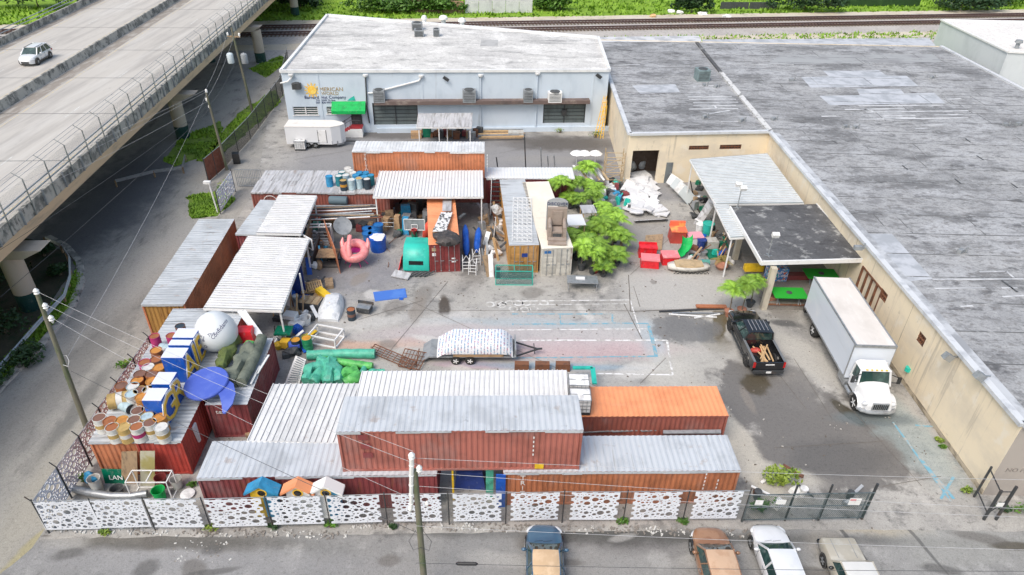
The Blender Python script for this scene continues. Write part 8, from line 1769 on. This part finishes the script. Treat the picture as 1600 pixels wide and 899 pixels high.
# warehouse front clutter
box('green wheeled bin under the small open shelter', 667, 215, (.9, .8, 1.2), 'sgreen', 'wheeled_bin', 'bin'); box('stack of tan boards left of the open shelter', 650, 217, (1.2, .8, .7), 'card', 'board_stack', 'boards', .1)
for k in range(12): xp = 683+k*6; p = at(xp, 215+rr(-2, 4)); c = ('rusty', 'dgrey', 'c_burg', 'wood', 'steel')[k % 5]; mb = MB(); mb.box((p.x, p.y+.4, .4), (rr(.4, .9), .6, rr(.4, 1.1)), rr(-.4, .4)); single(mb, 'scrap_crate', M[c], f'{ {"rusty": "rusty", "dgrey": "dark", "c_burg": "maroon", "wood": "wooden", "steel": "metal"}[c]} crate {"under" if k < 8 else "right of"} the open shelter, {("left", "centre", "right")[k % 12//4]} part', 'crate', 'crates around the open shelter')
for k in range(7): a, b = at(745+rr(0, 10), 207+k*2.2), at(800+rr(0, 20), 206+k*2.2); mb = MB(); mb.bar(a+Vector((0, 0, .3)), b+Vector((0, 0, .3)), .2, .12); single(mb, 'plank', M[('steel', 'wood_l', 'wood', 'wood_l', 'grey', 'wood_l', 'wood')[k]], ('metal-grey, farthest', 'pale, second from the wall', 'brown, third from the wall', 'pale, middle', 'grey, third from the front', 'pale, second from the front', 'brown, nearest')[k]+' long plank right of the open shelter', 'plank', 'long planks by the warehouse wall')
box('low white flat cart by the warehouse wall', 806, 214, (1.8, .9, .5), 'frost', 'flat_cart', 'cart'); 
for k, (xt, xb) in enumerate(((950, 931), (952, 936), (948, 940))):
    a = at(xb, 213+2*k); b = Vector((10.3, 78.9-.5*k, 4.4-.4*k)); mb = MB(); e_ = Vector((.16, .05, 0)); mb.bar(a-e_, b-e_, .06); mb.bar(a+e_, b+e_, .06)
    for j in range(9): mb.bar(a.lerp(b, (j+.5)/9)-e_, a.lerp(b, (j+.5)/9)+e_, .05)
    single(mb, 'orange_ladder', M['gold'], ('leftmost', 'middle', 'rightmost')[k]+' orange ladder leaning in the corner of the two warehouses', 'ladder')
# scaffold tower
p = at(957, 290); t = thing('scaffold_tower', 'pale rusty scaffold tower by the corner of the cream building', 'scaffold', (p.x, p.y+.4, 0)); mb = MB()
for a in (-.9, .9):
    for b in (-.6, .6): mb.tube([(a, b, 0), (a, b, 3.6)], .05, 6)
mb.build('uprights', M['tan'], t); mb = MB()
for z in (.7, 1.5, 2.3, 3.1):
    for b in (-.6, .6): mb.tube([(-.9, b, z), (.9, b, z)], .04, 5)
    for a in (-.9, .9): mb.tube([(a, -.6, z), (a, .6, z)], .04, 5)
    mb.tube([(-.9, -.6, z-.8), (.9, -.6, z)], .03, 5)
mb.build('braces', M['tan'], t)
for k, xp in enumerate((900, 912, 929)):
    p = at(xp, 258); t = thing('lawn_umbrella', ('left', 'middle', 'right')[k]+' of three small white scalloped umbrellas behind the palms', 'umbrella', (p.x, p.y, 0), 0, 'small white umbrellas'); mb = MB(); mb.tube([(0, 0, 0), (0, 0, 1.6)], .04, 6); mb.build('pole', M['white'], t); mb = MB(); mb.lathe((0, 0, 1.3), [(.75, 0), (.5, .2), (.05, .4)], 8); mb.build('canopy', M['white'], t)
for k in range(6): a = at(912+7*k+(4 if k > 2 else 0), 282, 1.5); mb = MB(); mb.bar(a, a+Vector((-.9, 2.4, .5)), .22, .05); single(mb, 'long_batten', M['tan' if k % 2 else 'white'], ('first', 'second', 'third', 'fourth', 'fifth', 'sixth')[k]+' long slat from the left leaning behind the palms', 'slat', 'long slats behind the palms')
for xp, h in ((780, 2.4), (822, 4.6), (847, 3.4), (858, 2.6), (868, 2.6)): p = at(xp, 279); mb = MB(); mb.tube([(p.x, p.y-.2, 0), (p.x-.3, p.y-.2, h)], .07, 6); single(mb, 'steel_pole', M['dsteel'] if xp in (822, 780) else M['steel'], {780: 'short dark post at the left end of the slatted container', 822: 'tall thick dark post rising in front of the slatted container', 847: 'thin tall grey post right of the thick dark one', 858: 'short thin grey post in the middle right by the slatted container', 868: 'rightmost short thin grey post by the slatted container'}[xp], 'post')
p = at(365, 255); mb = MB(); mb.box((p.x+.4, p.y, .6), (.7, .7, 1.1), .3); single(mb, 'black_bin', M['black'], 'black wheeled bin by the end of the screened fence', 'bin')

# ---- small junk heaped in the corners of the yard
JC = dict(dgrey='dark', wood='brown', white='white', steel='grey metal', blue_l='sky blue', rusty='rusty', card='cardboard', red='red', yellow='yellow', sgreen='deep green', wood_l='pale wooden', royal='royal blue', foam='off-white', teal='teal', black='black')
def junk(n, x0, y0, x1, y1, where, group, cols, zmax=.9, long=.3, seed=0):
    rg = random.Random(seed); seen = {}
    for k in range(n):
        xp, yp = rg.uniform(x0, x1), rg.uniform(y0, y1); p = at(xp, yp); c = cols[k % len(cols)]; mb = MB(); kind = rg.random()
        fx = 'left' if xp < x0+(x1-x0)/3 else 'right' if xp > x1-(x1-x0)/3 else 'middle'; fy = 'back' if yp < (y0+y1)/2 else 'front'
        if kind < long: mb.bar((p.x, p.y, rg.uniform(.05, .4)), (p.x+rg.uniform(-1.1, 1.1), p.y+rg.uniform(.2, 1.), rg.uniform(.2, zmax*1.6)), rg.uniform(.06, .3), .05); nm = 'stray_board'; w_ = 'board'
        elif kind < long+.2: h = rg.uniform(.3, .7); mb.lathe((p.x, p.y, 0), [(.14, 0), (rg.uniform(.16, .3), h), (.1, h)], 10); nm = 'bucket'; w_ = 'bucket'
        elif kind < long+.4: mb.ell((p.x, p.y, .25), (rg.uniform(.25, .5), rg.uniform(.2, .4), rg.uniform(.2, .4)), 9, 5, wob=.8); nm = 'rag_bundle'; w_ = 'rag bundle'
        else: h = rg.uniform(.2, zmax); mb.box((p.x, p.y, h/2), (rg.uniform(.3, .8), rg.uniform(.3, .7), h), rg.uniform(0, 3), top=rg.uniform(.7, 1)); nm = 'junk_box'; w_ = 'box'
        lb = f'{JC[c]} {w_} {where}, {fx} {fy} part'; seen[lb] = seen.get(lb, 0)+1
        if seen[lb] > 1: lb = f'{"small" if seen[lb] == 2 else "odd" if seen[lb] == 3 else "spare"} {lb}'
        single(mb, nm, M[c], lb, w_, group)
junk(34, 448, 352, 512, 420, 'in the jumble near the orange board', 'jumble by the sheds', ['dgrey', 'wood', 'white', 'steel', 'blue_l', 'dgrey', 'rusty', 'card'], seed=1)
junk(26, 452, 436, 500, 500, 'in the heap beside the wide shed', 'heap beside the wide shed', ['wood_l', 'white', 'dgrey', 'royal', 'foam', 'wood', 'steel'], .7, seed=2)
junk(22, 432, 500, 480, 560, 'in the pile above the louvred board', 'pile above the louvred board', ['white', 'dgrey', 'foam', 'yellow', 'steel', 'royal'], .6, seed=3)
junk(26, 752, 330, 792, 425, 'in the heap left of the ochre container', 'heap by the ochre container', ['steel', 'white', 'wood', 'foam', 'dgrey', 'card'], .8, .5, seed=4)
junk(24, 602, 318, 668, 372, 'under the centre canopy', 'junk under the centre canopy', ['dgrey', 'wood', 'steel', 'card', 'dgrey', 'sgreen', 'black'], 1.1, seed=5)
junk(26, 1072, 352, 1140, 420, 'in the clutter under the canopy edge', 'clutter under the canopy edge', ['dgrey', 'wood', 'royal', 'rusty', 'white', 'sgreen', 'teal'], .6, .4, seed=6)
junk(24, 938, 288, 982, 330, 'between the palms and the foam heap', 'junk beside the foam heap', ['white', 'dgrey', 'foam', 'blue_l', 'teal', 'wood'], .5, seed=7)
junk(16, 1082, 288, 1110, 345, 'beside the white slabs under the metal canopy', 'junk under the metal canopy', ['dgrey', 'sgreen', 'steel', 'wood', 'black'], .9, seed=8)
junk(18, 330, 640, 392, 684, 'in the gap before the burgundy container', 'junk before the burgundy container', ['rusty', 'wood', 'dgrey', 'card', 'rusty'], .6, .5, seed=9)
junk(14, 655, 205, 740, 222, 'around the open shelter', 'junk around the open shelter', ['rusty', 'wood', 'dgrey', 'card'], .7, seed=10)
junk(12, 1170, 745, 1330, 790, 'on the ground behind the sliding gate', 'junk behind the sliding gate', ['white', 'dgrey', 'steel', 'rusty', 'foam'], .4, .3, seed=11)
junk(14, 505, 330, 600, 352, 'below the pipe rack', 'junk below the pipe rack', ['dgrey', 'wood', 'rusty', 'steel', 'black'], .9, .5, seed=12)
# ================================================================ VEGETATION AND BACKGROUND
def frond_mesh(n_f, ln, seed, up=.9):
    rg = random.Random(seed); mb = MB()
    for k in range(n_f):
        a = rg.uniform(0, 6.28); e = rg.uniform(.5, 1.25)*up; d = Vector((math.cos(a), math.sin(a), 0)); L = ln*rg.uniform(.75, 1.15); pts = []
        for i in range(7):
            f = i/6; pts.append(d*(L*f*math.cos(e)*(1+.2*f))+Vector((0, 0, L*(math.sin(e)*f-.62*f*f))))
        s_ = Vector((-d.y, d.x, 0))
        for i in range(1, 7):
            for j in (0, .2, .4, .6, .8):
                q = pts[i-1].lerp(pts[i], j); w_ = ln*.34*(1-abs((i+j)/7-.45)); tdir = (pts[i]-pts[i-1]).normalized()
                for s in (-1, 1):
                    tip = q+s_*s*w_+tdir*w_*.6+Vector((0, 0, -w_*.35)); b2 = tdir*.016*ln
                    mb.add([q-b2, q+b2, tip], [(0, 1, 2)])
        mb.add([pts[0]+s_*.02, pts[0]-s_*.02, pts[3]-s_*.015, pts[3]+s_*.015], [(0, 1, 2, 3)])
    return mb
palms = []
def palm(label, p, ln, h, n_f, seed, group, pot=None, name='palm'):
    t = thing(name, label, 'palm', p, rr(0, 6), group); z0 = .35 if pot else 0
    if pot: mb = MB(); mb.lathe((0, 0, 0), [(.2, 0), (.34, .5), (.37, .5), (.33, .46)], 14); mb.build('pot', M[pot], t, True)
    mb = MB()
    for k in range(3 if h < 1.4 else 1): mb.tube([(rr(-.1, .1), rr(-.1, .1), z0), (rr(-.15, .15), rr(-.15, .15), z0+h)], [.05, .03], 6)
    mb.build('trunk', M['bark'], t)
    mb = frond_mesh(n_f, ln, seed); mb.v = [(x, y, z+z0+h) for x, y, z in mb.v]; mb.build('crown', M['leaf'], t); return t
protos = [palm('areca palm in the dense group right of the white container', (0, -50, 0), 1.3, .9+.25*i, 44, i, 'areca palms beside the white container', 'dgrey') for i in range(4)]
spots = [(880, 296), (895, 300), (912, 297), (928, 306), (890, 312), (905, 318), (925, 316), (873, 306), (940, 330), (945, 345), (930, 350), (955, 352), (905, 372), (920, 368), (938, 372), (955, 378), (968, 382), (900, 392), (915, 390), (930, 396), (945, 400), (962, 402), (908, 408), (925, 414), (942, 418), (888, 380), (915, 282), (960, 365)]
_o = ('first', 'second', 'third', 'fourth', 'fifth', 'sixth', 'seventh', 'eighth', 'ninth', 'tenth', 'eleventh', 'twelfth', 'thirteenth', 'fourteenth', 'fifteenth')
PL_ = {}
for nm_, lo_, hi_ in (('far', 0, 315), ('middle', 315, 372), ('near', 372, 500)):
    for j_, i_ in enumerate(sorted([i for i in range(len(spots)) if lo_ <= spots[i][1] < hi_], key=lambda i: spots[i][0])): PL_[i_] = f'areca palm, {_o[j_]} from the left in the {nm_} rows beside the white container'
for k, (x, y) in enumerate(spots):
    q = at(x, y+14); s = rr(.85, 1.15); row = 'near' if y > 375 else 'far' if y < 325 else 'middle'; sd_ = 'left' if x < 905 else 'centre' if x < 935 else 'right'
    lb = PL_[k]
    dup(protos[k % 4], (q.x, q.y, 0), rr(0, 6), lb, (s, s, s*rr(.8, 1.25)))
for pr in protos:
    for c in list(pr.children): bpy.data.objects.remove(c)
    bpy.data.objects.remove(pr)
for k, (x, y, h, pr) in enumerate(((1140, 500, 2.1, 'terra'), (1160, 497, 2.3, 'terra'))):
    q = at(x, y); palm(('left', 'right')[k]+' of two thin-stemmed potted palms in front of the canopy column', (q.x, q.y+.5, 0), 1.15, h, 50, 20+k, 'potted palms by the dock', pr, 'potted_palm')
q = at(1176, 490); palm('third slender palm right behind the two potted ones', (q.x, q.y+.9, 0), .9, 2.2, 24, 25, 'potted palms by the dock', 'dgrey', 'potted_palm')
q = at(1128, 424); t = thing('planter', 'round terracotta planter with dry grasses under the canopy edge', 'planter', (q.x, q.y+.4, 0)); mb = MB(); mb.lathe((0, 0, 0), [(.3, 0), (.55, .35), (.52, .7), (.4, .85), (.36, .8)], 18); mb.build('pot', M['terra'], t, True)
mb = frond_mesh(14, .9, 40, 1.1); mb.v = [(x, y, z+.8) for x, y, z in mb.v]; mb.build('grass', flat('dry_grass', (.30, .24, .08), .8), t)
q = at(960, 425); bucket('red plastic pot at the right foot of the palm clump', (q.x-1.6, q.y-.1, 0), .3, .4, 'c_red'); q = at(928, 440)
def leafcloud(mb, c, rad, n, s, flatz=.6, seed=0):
    rg = random.Random(seed); c = Vector(c)
    for k in range(n):
        a = rg.uniform(0, 6.28); z = rg.uniform(-.6, 1); r_ = math.sqrt(max(0, 1-z*z*.9))*rg.uniform(.55, 1.05)
        p = Vector((math.cos(a)*r_*rad[0], math.sin(a)*r_*rad[1], z*rad[2])); nz = noise.noise((p+c)*.9/max(.4, min(rad)))
        if nz < -.28: continue
        p = c+p*(1+.25*nz); d = Vector((rg.uniform(-1, 1), rg.uniform(-1, 1), rg.uniform(-.5, .7))).normalized(); e = d.cross(Vector((rg.uniform(-1, 1), rg.uniform(-1, 1), 1))).normalized(); ss = s*rg.uniform(.6, 1.3)
        mb.add([p-d*ss, p+e*ss*.5, p+d*ss, p-e*ss*.5], [(0, 1, 2, 3)])
def bush(label, p, rad, n, s, mat='leaf2', seed=0, group=None, name='bush', cat='bush'):
    t = thing(name, label, cat, p, 0, group); mb = MB(); mb.tube([(0, 0, 0), (.1, 0, rad[2]*.8)], [.12, .05], 6); mb.build('stem', M['bark'], t)
    mb = MB(); rg = random.Random(seed)
    for k in range(5): leafcloud(mb, (rg.uniform(-.5, .5)*rad[0], rg.uniform(-.4, .4)*rad[1], rad[2]*rg.uniform(.6, 1.)), (rad[0]*.62, rad[1]*.62, rad[2]*.6), n//5, s, seed=seed*7+k)
    mb.build('foliage', M[mat], t); return t
M['leafd'] = pm('leaf_dark', (.022, .06, .016), [((.05, .11, .03), .5, .75, (.6, .6, .6), 5, .8)], .6); M['leafy'] = pm('leaf_yellow_green', (.22, .30, .04), [((.10, .19, .03), .45, .7, (2, 2, 2), 5, .8)], .6)
q = at(1225, 765); bush('yellow-green shrub behind the sliding gate', (q.x, q.y+.3, 0), (1.1, .7, .8), 500, .13, 'leafy', 3); q = at(1195, 805); bush('low dark green shrub at the left end of the sliding gate', (q.x, q.y+.4, 0), (.8, .5, .5), 260, .10, 'leaf2', 4)
for k, (x, y, sc_, m_) in enumerate(((1512, 770, .45, 'leafy'), (1470, 700, .25, 'leaf2'), (1465, 690, .3, 'leafy'), (973, 818, .35, 'leaf2'), (1066, 818, .3, 'leaf2'), (517, 823, .4, 'leaf2'), (427, 826, .3, 'leafd'), (331, 830, .4, 'leafy'), (1590, 800, .7, 'leaf2'), (1570, 800, .5, 'leafd'), (132, 752, .6, 'leaf2'), (300, 760, .3, 'leaf2'), (163, 835, .3, 'leafy'), (615, 826, .25, 'leafd'), (885, 190, .8, 'leaf2'), (905, 188, .8, 'leafy'), (930, 215, .9, 'leaf2'), (355, 292, .8, 'leafy'), (345, 300, .7, 'leaf2'), (420, 165, .8, 'leafy'), (192, 575, .5, 'leaf2'), (202, 570, .45, 'leafy'), (875, 208, .6, 'leafy'))):
    q = at(x, y); nm = {'leafy': 'yellow-green', 'leaf2': 'mid-green', 'leafd': 'dark green'}[m_]
    if y > 755: wh = 'at the front edge, ' + ('far left' if x < 350 else 'left of the front pole' if x < 650 else 'near the gate end' if x > 900 and x < 1200 else 'by the grey corner wall')
    elif x > 1400: wh = 'at the foot of the cream side wall'
    elif y > 500: wh = 'poking through the left side fence'
    elif x > 800: wh = 'in the corner between the two warehouses'
    else: wh = 'beside the screened fence'
    bush(f'{nm} {"tuft" if sc_ < .45 else "weed clump"} {wh}', (q.x, q.y, 0), (sc_, sc_*.7, sc_*.6), 120, .10, m_, 50+k, 'weeds', 'weed', 'weed')
# dark vegetation beneath the bridge at the left
for k, (x, y, r_) in enumerate(((20, 430, 1.8), (10, 520, 2.0), (70, 400, 1.0), (95, 430, .8), (45, 560, 1.2), (-20, 600, 2.0))): q = at(x, y); bush(('shaded shrub behind the nearest bridge column', 'dark shrub left of the guard rail', 'small shrub near the pier cap', 'ivy-like shrub inside the curved guard rail', 'green shrub along the lower guard rail', 'shrub at the left picture edge')[k], (q.x, q.y, 0), (r_, r_, .7), 600, .16, 'leafd', 90+k, 'shrubs under the bridge')
# beyond the tracks
bl_ = [(1080, 16, 4.5, 2.6, 'leafd', 'round dark bush beyond the rails, left of the long dark wall'), (1255, 14, 9, 2.6, 'leafd', 'wide dark bush beyond the rails in the right half'), (1500, 13, 10, 2.4, 'leafd', 'dark clipped bush mass beyond the rails near the right edge'), (875, 12, 6, 2.8, 'leaf2', 'bright green bush right of the white fence'), (600, 14, 8, 2.0, 'leaf2', 'leafy hedge left of the wooden fence'), (655, 14, 7, 2.2, 'leaf2', 'middle part of the hedge behind the warehouse roof'), (700, 16, 6, 2.0, 'leaf2', 'hedge beside the white fence behind the warehouse'), (150, 10, 12, 4.5, 'leafd', 'tall dark trees beyond the bridge at the left'), (60, 8, 10, 4.5, 'leafd', 'dark trees at the far left top corner'), (250, 5, 10, 3.5, 'leafd', 'dark shrubs behind the far bridge rails'), (470, 10, 5, 2.5, 'leafd', 'dark bush under the far end of the bridge'), (1560, 4, 8, 2.5, 'leaf2', 'green bushes at the far right top corner')]
for k, (x, y, r_, h, m_, lb) in enumerate(bl_): q = at(x, y+4); bush(lb, (q.x, q.y, 0), (r_*.9, r_*.36, h*.8), 2600, .36, m_, 120+k, None, 'bush', 'bush')
def longwall(label, a, b, h, mat, name, slats=0, cat='fence'):
    A, B = at(*a), at(*b); t = thing(name, label, cat, A); L = (B-A).length; d = (B-A).normalized(); n_ = max(1, round(L/(slats or L)))
    for i in range(n_): mb = MB(); mb.bar(d*(L*i/n_)+Vector((0, 0, h/2)), d*(L*(i+.97)/n_)+Vector((0, 0, h/2)), .12, h+(rr(-.08, .08) if slats else 0)); mb.build('fence_panel' if slats else 'wall', M[mat], t)
    return t
longwall('white panel fence beyond the rails behind the warehouse roof', (727, 21), (832, 20), 2.6, 'roof_white', 'panel_fence', 2.4); longwall('weathered wooden fence left of the white one beyond the rails', (640, 19), (725, 21), 2.2, 'wood', 'wooden_fence', 2.4)
longwall('long dark low wall in the field beyond the rails', (1125, 14), (1215, 14), 1.3, 'dgrey', 'garden_wall', 5); longwall('dark hedge-like wall between the two dark bushes', (1300, 10), (1440, 10), 1.4, 'leafd', 'hedge', 0, 'hedge')
def house(label, a, b, dep, h, wallm, roofm_):
    A, B = at(*a), at(*b); d = (B-A).normalized(); n_ = Vector((-d.y, d.x, 0)); t = thing('house', label, 'house', A); L = (B-A).length; q = lambda u, v, z: d*u+n_*v+Vector((0, 0, z))
    mb = MB(); mb.hexa([q(0, 0, 0), q(L, 0, 0), q(L, dep, 0), q(0, dep, 0), q(0, 0, h), q(L, 0, h), q(L, dep, h), q(0, dep, h)]); mb.build('wall', M[wallm], t)
    mb = MB(); mb.hexa([q(-.5, -.5, h), q(L+.5, -.5, h), q(L+.5, dep+.5, h), q(-.5, dep+.5, h), q(1, dep/2-.2, h+1.8), q(L-1, dep/2-.2, h+1.8), q(L-1, dep/2+.2, h+1.8), q(1, dep/2+.2, h+1.8)]); mb.build('roof', M[roofm_], t)
    for k in range(max(1, int(L/4))): f = mb = MB(); mb.hexa([q(1.5+4*k, -.04, 1), q(2.7+4*k, -.04, 1), q(2.7+4*k, .02, 1), q(1.5+4*k, .02, 1), q(1.5+4*k, -.04, 2.1), q(2.7+4*k, -.04, 2.1), q(2.7+4*k, .02, 2.1), q(1.5+4*k, .02, 2.1)]); mb.build('window', M['glass'], t)
house('pale low house partly seen above the hedge behind the warehouse', (598, 7), (690, 7), 9, 3, 'white', 'c_otop'); house('house with white wall seen above the white fence', (745, 4), (830, 3), 9, 3, 'white', 'grey'); house('house just beyond the field at the top right', (1330, -6), (1420, -8), 9, 3, 'tan', 'c_orange')
for k, (x, y) in enumerate(((1048, 20), (1062, 22), (1098, 24), (1020, 27), (1135, 28))): q = at(x, y); mb = MB(); mb.ell((q.x, q.y, .25), (rr(.6, 1.1), .5, .35), 8, 5, wob=.8); single(mb, 'litter_pile', M['foam'] if k != 3 else M['wood_l'], ('left white litter pile by the round dark bush', 'larger white litter pile by the round dark bush', 'white litter right of the round dark bush', 'tan litter pile on the sandy track edge', 'small white litter near the long dark wall')[k], 'litter')
# loose debris on the ground
mb = MB()
for k in range(900):
    x, y = rr(-23, 25), rr(23, 62); s = rr(.02, .07); mb.box((x, y, s*.4), (s*2, s, s), rr(0, 3))
struct(mb, 'loose_debris', pm('debris', (.16, .14, .12), [((.5, .48, .45), .5, .55, (1, 1, 1), 2, .9)], .9), kind='stuff')
mb = MB()
for k in range(700):
    x = rr(-23, 14); y = at(800, 822+rr(-3, 10)).y+(-.7 if x < -8 else 0); s = rr(.02, .08); mb.box((x, y, s*.4), (s*2, s, s), rr(0, 3))
for k in range(45):
    q = at(rr(270, 360), rr(845, 880)); s = rr(.02, .08); mb.box((q.x, q.y, .02), (s*1.6, s, .02), rr(0, 3))
struct(mb, 'street_debris', pm('street_debris', (.22, .20, .18), [((.6, .6, .58), .5, .55, (1, 1, 1), 2, .9)], .9), kind='stuff')
